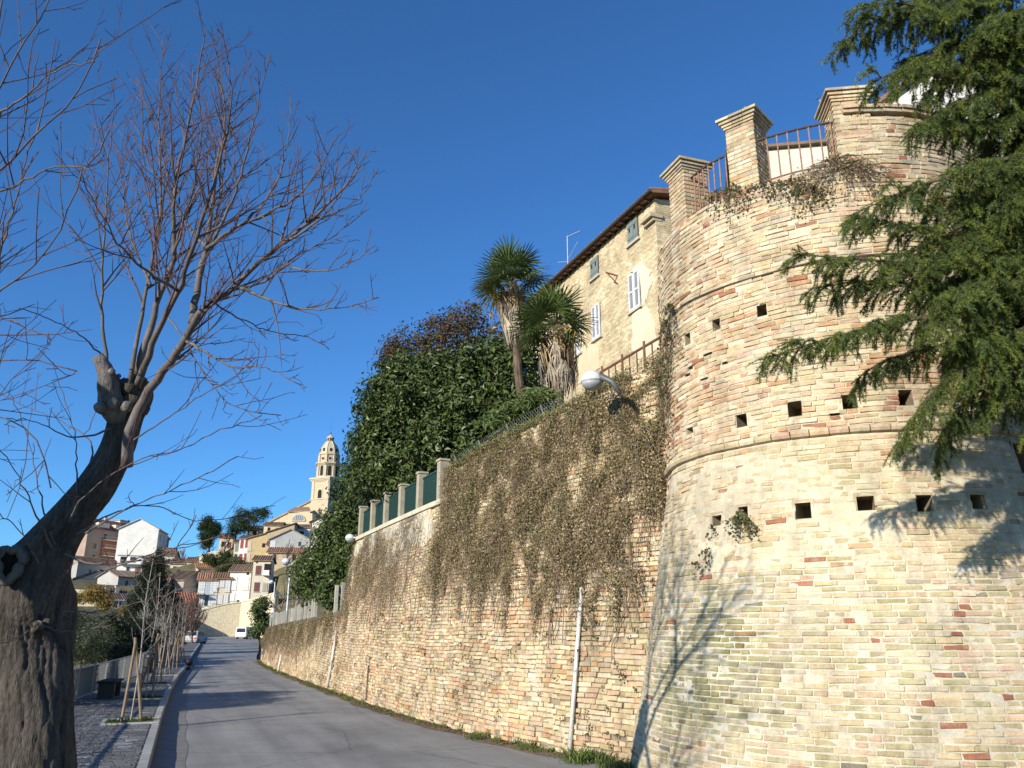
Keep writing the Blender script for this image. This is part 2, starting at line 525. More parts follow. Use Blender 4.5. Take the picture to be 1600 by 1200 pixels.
bast = thing('bastion_tower', BC, 'round brick bastion with battered base, square beam holes and a moulded string course', 'tower')
rb = np.random.default_rng(11)
CH = .0722
MOSS = b_hit(1075, 1045)
bk = Bricks()
nz1 = rb.uniform(0, 6.28, 12)
def lump(phi, z):
    return (sin(3.1 * phi + 1.3 * z + nz1[0]) + sin(-2.2 * phi * 2.72 + .9 * z + nz1[1]) + sin(5.3 * phi + 2.7 * z + nz1[2])) / 3
row = 0
z = 0.02
while z < PAR_Z - .02:
    zc = z + CH / 2
    if abs(zc - ZS) > .055:
        s = -1.75 + rb.uniform(0, .1)
        while s < 1.75:
            Lb = (.275 if rb.random() < .62 else .135) + rb.normal(0, .012)
            if z < ZS: Lb *= 1.0
            r = b_rad(zc)
            dphi = Lb / r
            phi = s + dphi / 2
            s += dphi + .013 / r
            if zc > b_top(phi) - .02: continue
            if in_hole(phi, zc, .02) and in_hole(phi, zc, .0): continue
            hit = [q for q in HOLES if abs(zc - q[1]) < q[3] + .012]
            cut = False
            for q in hit:
                if abs(phi - q[0]) * r < q[2] + Lb / 2 - .01: cut = True
            if cut:
                # shorten the brick so that it stops at the hole
                for q in hit:
                    d = (phi - q[0]) * r
                    room = abs(d) + Lb / 2 - q[2]
                    if abs(d) < q[2] + Lb / 2 - .01:
                        newL = room
                        sg = 1 if d > 0 else -1
                        if newL > .05:
                            end = d + sg * Lb / 2
                            phi = q[0] + (end - sg * newL / 2) / r
                            Lb = newL; cut = False
                        else:
                            cut = True
                if cut or Lb < .05: continue
            lm = lump(phi, zc)
            if zc > ZT - .9:
                w = dict(buff=4, pale=2, pink=1.6, orange=.7, red=.08, grey=1.2)
            elif zc > ZS:
                w = dict(buff=4.2, pale=2.6, pink=1.2, orange=.5, red=.12, grey=.5)
                if lm > .32: w = dict(buff=3, pale=1.2, pink=2.4, orange=1.3, red=.3)
                if lm < -.35: w = dict(buff=3, pale=4.5, pink=.4, grey=.6)
                if zc < 6.4 and phi < -.25 + .25 * lm: w = dict(buff=3, pale=1.4, pink=2.4, orange=1.7, red=.4)
                if zc < 5.4 and phi > -.2 and lm > -.1: w = dict(buff=2.4, pale=1.2, pink=2.6, orange=1.2, red=.7)
            elif zc > 2.6:
                w = dict(buff=4.5, pale=1.8, pink=.8, orange=.12, red=.13, olive=1.6)
            else:
                w = dict(buff=2.6, pale=1.0, pink=1.0, olive=3.0, red=.22, grey=1.0, dark=.12)
            c = pick_col(rb, w)
            # moss and algae at the foot, on the left flank
            if zc < 3.0:
                mo = np.clip(1.5 - abs(phi - MOSS[0]) / .36, 0, 1) * np.clip(1.5 - abs(zc - MOSS[1]) / .75, 0, 1) * np.clip(.75 + lm * .8, .25, 1)
                c = c * (1 - mo * .85) + np.array(PAL['moss']) * rb.uniform(.75, 1.25) * mo * .85
            sm_ = 2.7 < zc < 4.2 and lump(phi * 1.7 + 1, zc * 1.3) > -.15
            o = b_pt(phi, zc, rb.normal(-.0115, .007) if sm_ else rb.normal(0, .0045))
            e, n = b_frame(phi)
            tilt = (b_rad(zc + .1) - b_rad(zc - .1)) / .2
            u = np.array([n[0] * tilt, n[1] * tilt, 1.0]); u /= np.linalg.norm(u)
            n2 = np.cross(e, u); n2 = n2 if n2 @ n > 0 else -n2
            wob = rb.normal(0, .006); e = e + u * wob * .6
            e /= np.linalg.norm(e)
            bk.add(o, e, u, n2, Lb - (.004 if zc < 2.6 else 0), CH - (.018 if zc < 2.6 else .015) + rb.normal(0, .0035), c)
    z += CH
bk.build(bast, M['brick'], rg=rb, jitter=.0058)

# mortar core with the beam holes cut out
PH = np.linspace(-pi, pi, 361)[:-1]
def core():
    mb_v = []; F = []; C_ = []
    phis = np.concatenate([np.linspace(-1.8, 1.8, 260), np.linspace(1.8, 2 * pi - 1.8, 30)[1:-1]])
    zs = np.arange(-.6, PAR_Z - .03, CH / 2)
    nphi = len(phis)
    for zz in zs:
        for ph in phis:
            mb_v.append(b_pt(ph, max(zz, -.6), (-.0075 if zz < 2.6 else -.0085 if zz < 4.2 else -.0115) + .004 * sin(ph * 57 + zz * 31) * sin(ph * 23 - zz * 17)))
    for i in range(len(zs) - 1):
        zc = (zs[i] + zs[i + 1]) / 2
        for j in range(nphi):
            k = (j + 1) % nphi
            pc = phis[j] if k == 0 else (phis[j] + phis[k]) / 2
            if zc > ZT - .03 and not (PAR_PHI < pc < 2.6): continue
            if in_hole(pc, zc, .004): continue
            F.append((i * nphi + j, i * nphi + k, (i + 1) * nphi + k, (i + 1) * nphi + j))
            C_.append((.585, .535, .42) if zc < 2.6 else (.60, .53, .38))
    v = np.array(mb_v) - BC
    me = np_mesh('mortar_core', v, np.array(F)[:, ::-1], C_)
    mesh_obj('mortar_core', me, M['mortar'], bast)
core()
for f, zz, w, h, d in HOLES:
    mb = MB()
    r = b_rad(zz)
    e, n = b_frame(f)
    c0 = b_pt(f, zz, -.004)
    up_ = np.array([0, 0, 1.0])
    g = .035
    a = [c0 + e * (sx * (w + g)) + up_ * (sz * (h + g)) for sx, sz in ((-1, -1), (1, -1), (1, 1), (-1, 1))]
    a = [q - n * .012 for q in a]
    ia = [c0 - n * .02 + e * (sx * w) + up_ * (sz * h) for sx, sz in ((-1, -1), (1, -1), (1, 1), (-1, 1))]
    b = [c0 - n * d + e * (sx * w * .92) + up_ * (sz * h * .92) for sx, sz in ((-1, -1), (1, -1), (1, 1), (-1, 1))]
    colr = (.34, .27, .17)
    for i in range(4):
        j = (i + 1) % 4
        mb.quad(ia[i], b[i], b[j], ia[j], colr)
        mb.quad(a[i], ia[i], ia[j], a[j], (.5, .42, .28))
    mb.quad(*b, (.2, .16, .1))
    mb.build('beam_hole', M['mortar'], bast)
# string course: a half-round moulding laid from short bricks
mb = MB()
ph = -1.8
while ph < 1.8:
    dp = .24 / b_rad(ZS)
    q = [b_pt(p_, ZS, .012 + rb.normal(0, .002)) for p_ in np.linspace(ph, ph + dp - .004, 3)]
    mb.tube(q, .056, 8, pick_col(rb, dict(buff=3, pink=1.6, pale=1.5)).tolist())
    ph += dp
mb.build('string_course', M['brick'], bast, smooth=False)
mb = MB()
mb.tube([b_pt(p_, ZC + .02 * sin(p_ * 5), .016) for p_ in np.linspace(-1.7, 1.7, 80)], .011, 6, (.10, .085, .07))
mb.build('cable', M['rust'], bast)
mb = MB()
mb.lathe(BC, [(b_rad(ZT) - .02, ZT - .06), (b_rad(ZT) - .02, ZT - .02)], 64, (.3, .26, .18))
mb.build('platform', M['earth'], bast)
# coping courses on the raised parapet
mb = MB()
for k, (dz, off) in enumerate(((.0, .02), (.055, .05))):
    ph = PAR_PHI + .02
    while ph < 2.4:
        dp = .28 / R1_
        e, n = b_frame(ph + dp / 2)
        mb.box(b_pt(ph + dp / 2, PAR_Z + dz + .025, off - .15), (.268, .36, .05), axes=(e, n, np.array([0, 0, 1.0])), col=pick_col(rb, dict(buff=2, pink=2, grey=2)).tolist())
        ph += dp
mb.build('parapet_coping', M['brick'], bast, kind='stuff')

def pillar(phi, z0, w, d, h, label, rg, capscale=1.0, seed=1):
    e, n = b_frame(phi)
    base = b_pt(phi, z0, -d / 2 - .01)
    t = thing('brick_pillar', base, label, 'pillar', 'brick pillars on the bastion')
    up_ = np.array([0, 0, 1.0])
    mb = MB(); mb.box(base + up_ * (h / 2 - .1), (w - .024, d - .024, h + .2), axes=(e, n, up_), col=(.5, .44, .32)); mb.build('mortar_core', M['mortar'], t)
    B2 = Bricks()
    z_ = 0.0; k = 0
    sides = [(n, e, w, d), (-n, -e, w, d), (e, -n, d, w), (-e, n, d, w)]
    while z_ < h - .02:
        for (nn, ee, ww, dd) in sides:
            s = -ww / 2; first = True
            while s < ww / 2 - .02:
                L_ = .25 if ((k % 2 == 0) == (first)) else .12
                if not first and rg.random() < .3: L_ = .2
                L_ = min(L_, ww / 2 - s)
                first = False
                c = pick_col(rg, dict(buff=4, pale=1.5, pink=1.8, orange=1.0, grey=.8))
                B2.add(base + up_ * (z_ + .036) + nn * (dd / 2 + rg.normal(0, .002)) + ee * (s + L_ / 2), ee, up_, nn, L_ - .011, CH - .012, c)
                s += L_
        z_ += CH; k += 1
    B2.build(t, M['brick'], keep=95, rg=rg, rest='brickwork')
    # cap: stepped courses of thin bricks
    zz = h
    for i, (gw, hh) in enumerate(((.04, .04), (.08, .045), (.135, .05), (.20, .045))):
        mb = MB()
        nb = 3
        for q in range(nb):
            cx = (q - 1) * (w + gw) / nb
            mb.box(base + up_ * (zz + hh / 2) + e * cx, ((w + gw) / nb - .006, d + gw, hh - .004), axes=(e + up_ * rg.normal(0, .01), n, up_),
                   col=pick_col(rg, dict(buff=2, grey=2, pink=1, pale=1)).tolist())
        mb.build('cap_course', M['brick'], t)
        zz += hh
    mb = MB()
    for q in range(5):
        mb.box(base + up_ * (zz + .018) + e * rg.uniform(-.2, .2) + n * rg.uniform(-.18, .18), (rg.uniform(.15, .3), rg.uniform(.12, .25), .036), rz=rg.uniform(0, 3), col=(.42, .37, .28))
    mb.build('broken_tile', M['brick'], t)
    return t
P1 = b_hit(1163, 295)[0]; P2 = b_hit(1060, 350)[0]
pillar(P1, ZT - .1, .46, .46, 1.2, 'free-standing brick pillar between the two railings on the bastion rim', np.random.default_rng(5))
pillar(P2, ZT - .1, .46, .46, 1.0, 'brick pillar at the left edge of the bastion rim, next to the house', np.random.default_rng(6))
pillar(PAR_PHI + .07, ZT - .1, .5, .5, 1.15, 'brick pillar ending the raised parapet beside the cedar, with weeds on its cap', np.random.default_rng(8))

def railing(phi0, phi1, z0, h, label, nb):
    base = b_pt((phi0 + phi1) / 2, z0, -.12)
    t = thing('iron_railing', base, label, 'railing', 'iron railings on the bastion')
    ps = np.linspace(phi0, phi1, 24)
    mb = MB(); mb.tube([b_pt(p, z0 + h, -.12) for p in ps], .019, 8, (.07, .05, .045)); mb.build('top_rail', M['rust'], t)
    mb = MB(); mb.tube([b_pt(p, z0 + .1, -.12) for p in ps], .012, 6, (.2, .1, .07)); mb.build('bottom_rail', M['rust'], t)
    for p in np.linspace(phi0, phi1, nb + 2)[1:-1]:
        mb = MB(); mb.tube([b_pt(p, z0 - .1, -.12), b_pt(p, z0 + h, -.12)], .011, 6, (.30, .17, .12)); mb.build('bar', M['rust'], t)
    return t
railing(P2 + .08, P1 - .08, ZT - .02, .78, 'curved rusty iron railing between the two free-standing pillars', 7)
railing(P1 + .08, PAR_PHI + .02, ZT - .02, .80, 'rusty iron railing between the pillar and the raised parapet', 7)

# ================================================================ THE LONG RETAINING WALL
WB = np.array([(7.6, 9.6), (6.75, 10.9), (6.45, 11.6), (6.1, 12.6), (5.72, 14.5), (5.45, 16.8), (5.25, 20), (5.15, 24), (5.1, 29), (5.06, 36), (5.08, 44), (5.2, 51), (5.5, 55.5)])
# finer, smoothed
def smooth_line(pts, n=200):
    pts = np.asarray(pts, float)
    d = np.concatenate([[0], np.cumsum(np.linalg.norm(np.diff(pts, axis=0), axis=1))])
    s = np.linspace(0, d[-1], n)
    q = np.stack([np.interp(s, d, pts[:, i]) for i in range(pts.shape[1])], -1)
    for _ in range(6):
        q[1:-1] = .25 * q[:-2] + .5 * q[1:-1] + .25 * q[2:]
    return q
WL = smooth_line(WB, 320)
WS = np.concatenate([[0], np.cumsum(np.linalg.norm(np.diff(WL, axis=0), axis=1))])
WT = np.gradient(WL, axis=0); WT /= np.linalg.norm(WT, axis=1, keepdims=True)
WLEN = WS[-1]
BATTER = .137
def w_at(s):
    x = np.interp(s, WS, WL[:, 0]); y = np.interp(s, WS, WL[:, 1])
    tx = np.interp(s, WS, WT[:, 0]); ty = np.interp(s, WS, WT[:, 1])
    n = np.array([-ty, tx]);                      # towards the road
    if n[0] > 0: n = -n
    return np.array([x, y]), np.array([tx, ty]), n
def s_of_y(y): return float(np.interp(y, WL[:, 1], WS))
def w_pt(s, z, off=0.0):
    p, t_, n = w_at(s)
    q = p - n * (BATTER * z) + n * off
    return np.array([q[0], q[1], z])
S_STEP, S_END = s_of_y(19.2), s_of_y(29.0)
def w_top(s):
    y = float(np.interp(s, WS, WL[:, 1]))
    if s < S_STEP: return float(np.interp(y, (10.5, 13.2, 19.2), (6.55, 6.05, 5.72)))
    if s < S_END: return 4.95
    return float(np.interp(y, (29, 33, 45, 56), (2.45, 2.3, 2.1, 1.9)))
wall = thing('retaining_wall', (5.15, 24, 0), 'long battered brick retaining wall along the road, half hidden under brown ivy', 'wall')
rw = np.random.default_rng(21)
bw = Bricks()
z = .0; CW = .078; k = 0
while z < 6.6:
    zc = z + CW / 2
    band = (k in (2, 3, 10, 11, 19, 27, 28, 36)) or rw.random() < .06
    s = rw.uniform(0, .2)
    while s < WLEN - .3:
        L_ = (.27 if rw.random() < .5 else .14) + rw.normal(0, .02)
        sc_ = s + L_ / 2
        s += L_ + .012
        if zc > w_top(sc_) - .05: continue
        p, t_, n = w_at(sc_)
        if band and rw.random() < .55: w = dict(orange=2.2, pink=3, buff=1.5)
        else: w = dict(buff=4.2, pale=2.8, pink=1.7, orange=.6, grey=.9, olive=.7)
        q_ = sin(sc_ * .9 + zc * 1.3) * sin(zc * 1.7 - sc_ * .4) + .5 * sin(sc_ * 2.3 + zc * 3.1)
        if q_ > .5: w = dict(w, pink=w.get('pink', 1) * 1.5, orange=w.get('orange', .3) * 2)
        c = pick_col(rw, w) * (1 + .08 * q_) * np.array([.98, .955, .91])
        if rw.random() < .03: continue
        n3 = np.array([n[0], n[1], BATTER]); n3 /= np.linalg.norm(n3)
        e = np.array([-t_[0], -t_[1], 0])   # to the right seen from the road
        u = np.cross(n3, e); u = u if u[2] > 0 else -u
        e = e + u * (rw.normal(0, .02) + .03 * cos(sc_ * 1.7 + zc)); e /= np.linalg.norm(e)
        bw.add(w_pt(sc_, zc + .018 * sin(sc_ * 1.7 + zc) + .008 * sin(sc_ * 5.1), rw.normal(0, .012)), e, u, n3, L_, CW - .012 + rw.normal(0, .004), c)
    z += CW; k += 1
bw.build(wall, M['brick'], rg=rw, jitter=.006)
v = []; F = []
ss = np.concatenate([np.arange(0, S_STEP - .01, .3), [S_STEP - .005, S_STEP], np.arange(S_STEP + .3, S_END - .01, .3), [S_END - .005, S_END], np.arange(S_END + .3, WLEN, .3), [WLEN - .01]])
nzr = 14
for s in ss:
    tp = w_top(s)
    for q in np.linspace(-.5, tp, nzr): v.append(w_pt(s, q, -.032))
    for dd in (.45,): 
        p, t_, n = w_at(s); b = w_pt(s, tp, -.45); v.append(b)
m_ = nzr + 1
for i in range(len(ss) - 1):
    for j in range(m_ - 1):
        F.append((i * m_ + j, (i + 1) * m_ + j, (i + 1) * m_ + j + 1, i * m_ + j + 1))
v = np.array(v) - ORG[wall.name]
mesh_obj('mortar_core', np_mesh('mortar_core', v, np.array(F), np.repeat([[.31, .25, .17]], len(F), 0)), M['mortar'], wall)
# end faces where the wall steps down
mb = MB()
for s, z1, z0 in ((S_END - .02, 4.95, 1.9), (S_STEP - .02, 5.72, 4.8), (WLEN - .03, 1.9, -.2)):
    a0 = w_pt(s, z0, .0); a1 = w_pt(s, z1, .0); b0 = w_pt(s, z0, -.5); b1 = w_pt(s, z1, -.5)
    p, t_, n = w_at(s)
    dv = np.array([t_[0], t_[1], 0]) * .03
    mb.prism([a0, a1, b1, b0], dv, (.52, .46, .34))
mb.build('wall_end', M['mortar'], wall)
# rendered coping strip under the green fence
mb = MB()
s = S_STEP + .02
while s < S_END - .05:
    L_ = min(.8, S_END - s)
    p, t_, n = w_at(s + L_ / 2)
    mb.box(w_pt(s + L_ / 2, 4.95 + .05, -.18), (L_ - .012, .5, .12), axes=(np.array([t_[0], t_[1], 0]), np.array([n[0], n[1], 0]), np.array([0, 0, 1.0])), col=(.56, .50, .37))
    # worn plaster band just below
    q0, q1 = s, s + L_
    s += L_
mb.build('coping_slab', M['concrete'], wall)
mb = MB()
for i in range(60):
    s = S_STEP + .1 + rw.random() * (S_END - S_STEP - .4); zt = 4.9 - rw.random() ** 2 * 1.1
    a = .25 + rw.random() * .5; h = .12 + rw.random() * .3
    pts = []
    for q in range(9):
        an = q / 9 * 2 * pi; rr = .8 + .35 * rw.random()
        pts.append(w_pt(s + a * rr * cos(an), min(zt + h * rr * sin(an), 4.93), .014))
    mb.prism(pts, (.03, 0, 0), (.55, .49, .37))
mb.build('plaster_patch', M['mortar'], wall, kind='stuff')

# pipes fixed on the wall
def wall_pipe(pts_px, rad, label, colr, name='downpipe', clamps=True):
    # sight lines meet the wall face
    P_ = [w_hit(*q) for q in pts_px]
    P_ = [w_pt(s, z, rad + .02) for s, z in P_]
    t = thing(name, P_[0], label, 'pipe', 'pipes on the retaining wall')
    mb = MB(); mb.tube(P_, rad, 10, colr); mb.build('pipe', M['paint'], t, smooth=True)
    if clamps:
        d = P_[-1] - P_[0]
        for q in (.12, .5, .85):
            c = P_[0] + d * q; ax = d / np.linalg.norm(d)
            mb = MB(); mb.tube([c - ax * .02, c + ax * .02], rad * 1.22, 10, (.35, .35, .34)); mb.build('clamp', M['paint'], t)
    return t
def w_hit(px, py):
    """where a sight line meets the wall -> s, z"""
    r = ray(px, py); t = 6.0
    for _ in range(8000):
        p = EYE + r * t
        s = float(np.interp(p[1], WL[:, 1], WS))
        q = w_pt(s, p[2])
        if p[0] > q[0]: break
        t += .01
    return s, p[2]
wall_pipe([(893, 1188), (905, 1055), (917, 918)], .036, 'white plastic downpipe on the wall, the nearest and tallest', (.58, .57, .54))
wall_pipe([(514, 1075), (522, 1030), (529, 985)], .045, 'pale weathered pipe running down below the tall wall corner', (.55, .52, .46))
wall_pipe([(436, 1052), (442, 1022)], .05, 'short pale pipe near the far end of the wall', (.58, .54, .47), clamps=False)
wall_pipe([(574, 1094), (578, 1040)], .02, 'thin rusty rod standing against the wall', (.12, .075, .05), name='iron_rod', clamps=False)
# ================================================================ GROUND, ROAD, PAVEMENT
def road_z(y): return 0.0 if y < 40 else .6 * ((y - 40) / 110) ** 1.25
KX = np.array([(-12, -.15), (8, -.12), (12, -.08), (21, .05), (30, .25), (38, .55), (46, .98), (60, 1.5), (80, 2.35), (110, 3.7), (150, 5.6), (190, 7.0)])
def kerb_x(y): return float(np.interp(y, KX[:, 0], KX[:, 1]))
RX = np.array([(-12, 5.6), (8, 6.6), (11, 6.3), (12.6, 5.85), (14.5, 5.45), (17, 5.15), (20, 4.95), (24, 4.85), (36, 4.8), (44, 4.85), (51, 5.0), (55.5, 5.3), (62, 5.8), (75, 7.2), (100, 9.5), (140, 13.2), (190, 17)])
def road_r(y): return float(np.interp(y, RX[:, 0], RX[:, 1]))
FX = np.array([(-12, -3.2), (8, -2.75), (16, -2.5), (22, -2.25), (28, -1.75), (34, -1.35), (40, -.95), (50, -.3), (60, .3), (80, 1.2), (110, 2.5), (190, 5.5)])
def fence_x(y): return float(np.interp(y, FX[:, 0], FX[:, 1]))
KERB_H = .16
def strip(name, xa, xb, ys, mat, dz=0.0, col=None, nx=2, kind='structure'):
    v = []; F = []
    for y in ys:
        for q in np.linspace(0, 1, nx):
            v.append((xa(y) * (1 - q) + xb(y) * q, y, road_z(y) + dz))
    for i in range(len(ys) - 1):
        for j in range(nx - 1):
            F.append((i * nx + j, i * nx + j + 1, (i + 1) * nx + j + 1, (i + 1) * nx + j))
    me = np_mesh(name, v, np.array(F), np.repeat([col or (.3, .3, .3)], len(F), 0))
    o = mesh_obj(name, me, mat)
    if kind: o['kind'] = kind
    return o
YS = np.concatenate([np.arange(-12, 60, 1.0), np.arange(60, 191, 5)])
strip('road', lambda y: kerb_x(y), lambda y: road_r(y), YS, M['asphalt'], nx=8)
strip('gutter', lambda y: kerb_x(y) + .01, lambda y: kerb_x(y) + .50 + .03 * sin(y * 1.7), YS, M['concrete'], .004, (.20, .195, .185))
strip('verge', lambda y: road_r(y) - .12 - .1 * sin(y * 2.3) * sin(y * .9), lambda y: max(road_r(y) + .5, np.interp(y, WL[:, 1], WL[:, 0]) + .3), np.arange(8, 57, .25), M['earth'], .006, (.17, .125, .085), nx=3)
pv = strip('pavement', lambda y: fence_x(y) - .15, lambda y: kerb_x(y) - .13, YS, M['concrete'], KERB_H - .012, (.16, .155, .15), nx=3)

# kerb stones
kerb = bpy.data.objects.new('kerb', None); COL.objects.link(kerb); kerb['kind'] = 'structure'; ORG['kerb'] = np.zeros(3)
rk = np.random.default_rng(4)
y = -6.0
def kerb_stone(y0, y1, name='kerb_stone', parent=kerb):
    a = np.array([kerb_x(y0), y0, road_z(y0)]); b = np.array([kerb_x(y1), y1, road_z(y1)])
    d = b - a; L_ = np.linalg.norm(d); d /= L_
    nrm = np.array([d[1], -d[0], 0])
    h, w, ch = KERB_H + rk.normal(0, .003), .14, .014
    prof = [(0, -.1), (0, h - ch), (-ch, h), (-w, h), (-w, -.1)]
    v = []; F = []
    for p in (a + d * .004, b - d * .004):
        for x_, z_ in prof: v.append(p + nrm * x_ + np.array([0, 0, z_]))
    n = 5
    for i in range(n): F.append((i, (i + 1) % n, n + (i + 1) % n, n + i))
    F += [tuple(range(n)), tuple(range(n, 2 * n))]
    g = .36 + rk.normal(0, .035)
    me = np_mesh(name, v, F, np.repeat([[g, g * .98, g * .94]], len(F), 0))
    return mesh_obj(name, me, M['concrete'], parent)
while y < 100:
    L_ = 1.0 if y < 60 else 3.0
    kerb_stone(y, y + L_); y += L_

# stone setts of the pavement, rows across the walk; planting beds are left open
SAP_Y = [18.8, 25.0, 31.2, 37.4, 43.6, 49.8, 56.0]
def sap_x(y): return kerb_x(y) - .55
BEDS = [(sap_x(y), y, .44, .42) for y in SAP_Y]
rs = np.random.default_rng(9)
SET = []
y = 6.0
while y < 42:
    dy = .118 if y < 30 else .2
    x0 = fence_x(y) - .08; x1 = kerb_x(y) - .16
    x = x0 + rs.uniform(0, .1)
    while x < x1 - .04:
        L_ = min(rs.choice([.16, .2, .24, .28]), x1 - x)
        cx = x + L_ / 2
        x += L_ + .006
        if L_ < .05: continue
        if any(abs(cx - bx) < bw_ + L_ / 2 and abs(y + dy / 2 - by) < bh + .06 for bx, by, bw_, bh in BEDS): continue
        if hypot(cx + 1.05, y - 5.3) < .8: continue
        g = .12 * (1 + rs.normal(0, .22)); 
        if rs.random() < .04: g = .24
        SET.append((cx, y + dy / 2, L_ - .008, dy - .009, KERB_H + rs.normal(0, .0025), g))
    y += dy
SET = np.array(SET)
def sett_mesh(L_, W_):
    a, h, ch = L_ / 2, W_ / 2, .008
    return np.array([(-a, -h, -.05), (a, -h, -.05), (a, h, -.05), (-a, h, -.05), (-a, -h, -ch), (a, -h, -ch), (a, h, -ch), (-a, h, -ch),
                     (-a + ch, -h + ch, 0), (a - ch, -h + ch, 0), (a - ch, h - ch, 0), (-a + ch, h - ch, 0)])
px_, py_, zz_ = project(SET[:, [0, 1, 4]])
vis = (px_ > 112) & (px_ < 300) & (py_ < 1198) & (zz_ > 0)
sz = np.where(vis, SET[:, 2] * SET[:, 3] / (SET[:, 1] ** 2 + 2), 0)
order = np.argsort(-sz); pool = {}
for i in order[:300]:
    x, y, L_, W_, h, g = SET[i]
    key = (round(L_, 2), round(g * 40))
    if key not in pool:
        me = np_mesh('sett', sett_mesh(key[0], W_), BF, np.repeat([[g, g, g * 1.02]], 9, 0)); me.materials.append(M['pavestone']); pool[key] = me
    o = bpy.data.objects.new('sett', pool[key]); COL.objects.link(o); o.parent = pv
    o.location = (x, y, h + road_z(y)); o.rotation_euler = (rs.normal(0, .008), rs.normal(0, .008), rs.normal(0, .01))
r_ = order[300:]
tm = np.stack([sett_mesh(SET[i][2], SET[i][3]) + np.array([SET[i][0], SET[i][1], SET[i][4] + road_z(SET[i][1])]) for i in r_])
o = mesh_obj('setts', np_mesh('setts', tm.reshape(-1, 3), (BF[None] + (np.arange(len(r_)) * 12)[:, None, None]).reshape(-1, 4), np.repeat(np.stack([SET[r_, 5]] * 3, -1), 9, 0)), M['pavestone'], pv)
o['kind'] = 'stuff'

# ================================================================ TERRAIN
CTRL = [(-3.2, 0, .1), (-3.0, 20, .05), (-2.2, 32, .0), (-1.2, 45, .0), (-6, 10, -1.2), (-6, 25, -1.3), (-7, 45, -1.2), (-15, 20, -3), (-15, 60, -2), (-40, 40, -6), (-60, 120, 0), (0, 62, .0), (0, 90, .2),
        (-12, 90, 0), (-25, 140, 6), (5, 120, .4), (20, 120, .8), (2, 150, .4), (10, 165, .5), (-80, 250, 14), (-150, 150, -8), (-300, 100, -20), (-300, 500, 10),
        (300, 400, 35), (120, 200, 28), (60, 100, 14), (60, 40, 10), (100, -60, 4), (0, -60, 0), (-60, -60, -6), (9, 62, .8), (16, 62, 4), (20, 90, 4), (26, 130, 6), (8, 0, 0), (14, -4, .2), (7, 6, -.05), (4, 3, -.05), (4, -10, -.05),
        (0, 900, 30), (-700, 700, 0), (700, 700, 40), (700, -400, 0), (-700, -400, -20), (-3000, 3000, 0), (3000, 3000, 30), (3000, -3000, 0), (-3000, -3000, 0)]
def add_ctrl(P): CTRL.append((float(P[0]), float(P[1]), float(P[2])))
def terr_z(xs, ys):
    c = np.array(CTRL)
    d2 = (xs[..., None] - c[:, 0]) ** 2 + (ys[..., None] - c[:, 1]) ** 2 + 4.0
    w = d2 ** -1.6
    return (w * c[:, 2]).sum(-1) / w.sum(-1)
def build_terrain():
    gx = np.concatenate([-np.geomspace(60, 3000, 22)[::-1], np.arange(-58, 90, 2.0), np.geomspace(92, 3000, 22)])
    gy = np.concatenate([-np.geomspace(30, 3000, 16)[::-1], np.arange(-28, 330, 3.0), np.geomspace(334, 3000, 20)])
    X, Y = np.meshgrid(gx, gy, indexing='ij')
    Z = terr_z(X, Y)
    rngt = np.random.default_rng(2)
    Z += .12 * np.sin(X * .7 + 1) * np.sin(Y * .53) * (np.abs(X) > 8)
    # keep it under the road and pavement, and under the terrace behind the wall
    kx = np.interp(Y, FX[:, 0], FX[:, 1]) - .5; rx = np.interp(Y, RX[:, 0], RX[:, 1]) + 2.2
    rz = np.where(Y < 40, 0, .6 * (np.maximum(Y - 40, 0) / 110) ** 1.25)
    on = (X > kx - 2.0) & (X < rx + .5) & (Y > -40) & (Y < 195)
    Z = np.where(on, np.minimum(rz - .12, Z), Z)
    beh = (X > 4) & (X < 42) & (Y > 9) & (Y < 57)
    Z = np.where(beh, -.6, Z)
    ns, nt_ = X.shape
    I = np.arange(ns * nt_).reshape(ns, nt_)
    F = np.stack([I[:-1, :-1], I[1:, :-1], I[1:, 1:], I[:-1, 1:]], -1).reshape(-1, 4)
    me = np_mesh('ground', np.stack([X, Y, Z], -1).reshape(-1, 3), F, np.repeat([[.13, .115, .06]], len(F), 0), smooth=True)
    o = mesh_obj('ground', me, M['earth']); o['kind'] = 'structure'
# terrace behind the wall
HOUSE_X = 14.0
v = []; F = []
sl = np.concatenate([np.arange(1.2, WLEN, .8)])
offs = [(.05, -.06), (.5, -.03), (1.5, .15), (4, .5), (7.6, None), (13, None), (38, None)]
for s in sl:
    tp = w_top(s); p, t_, n = w_at(s); yy = float(np.interp(s, WS, WL[:, 1]))
    hz = float(np.interp(yy, (10, 29, 33, 45, 56), (9.3, 9.3, 6.0, 4.2, 3)))
    for d, dz in offs:
        q = p - n * (BATTER * tp + d)
        zz = tp + dz if dz is not None else max(tp, hz + (1.5 if d > 20 else 0))
        v.append((q[0], q[1], zz))
k = len(offs)
for i in range(len(sl) - 1):
    for j in range(k - 1): F.append((i * k + j, i * k + j + 1, (i + 1) * k + j + 1, (i + 1) * k + j))
tr = mesh_obj('terrace', np_mesh('terrace', v, np.array(F), np.repeat([[.11, .09, .05]], len(F), 0)), M['earth']); tr['kind'] = 'structure'

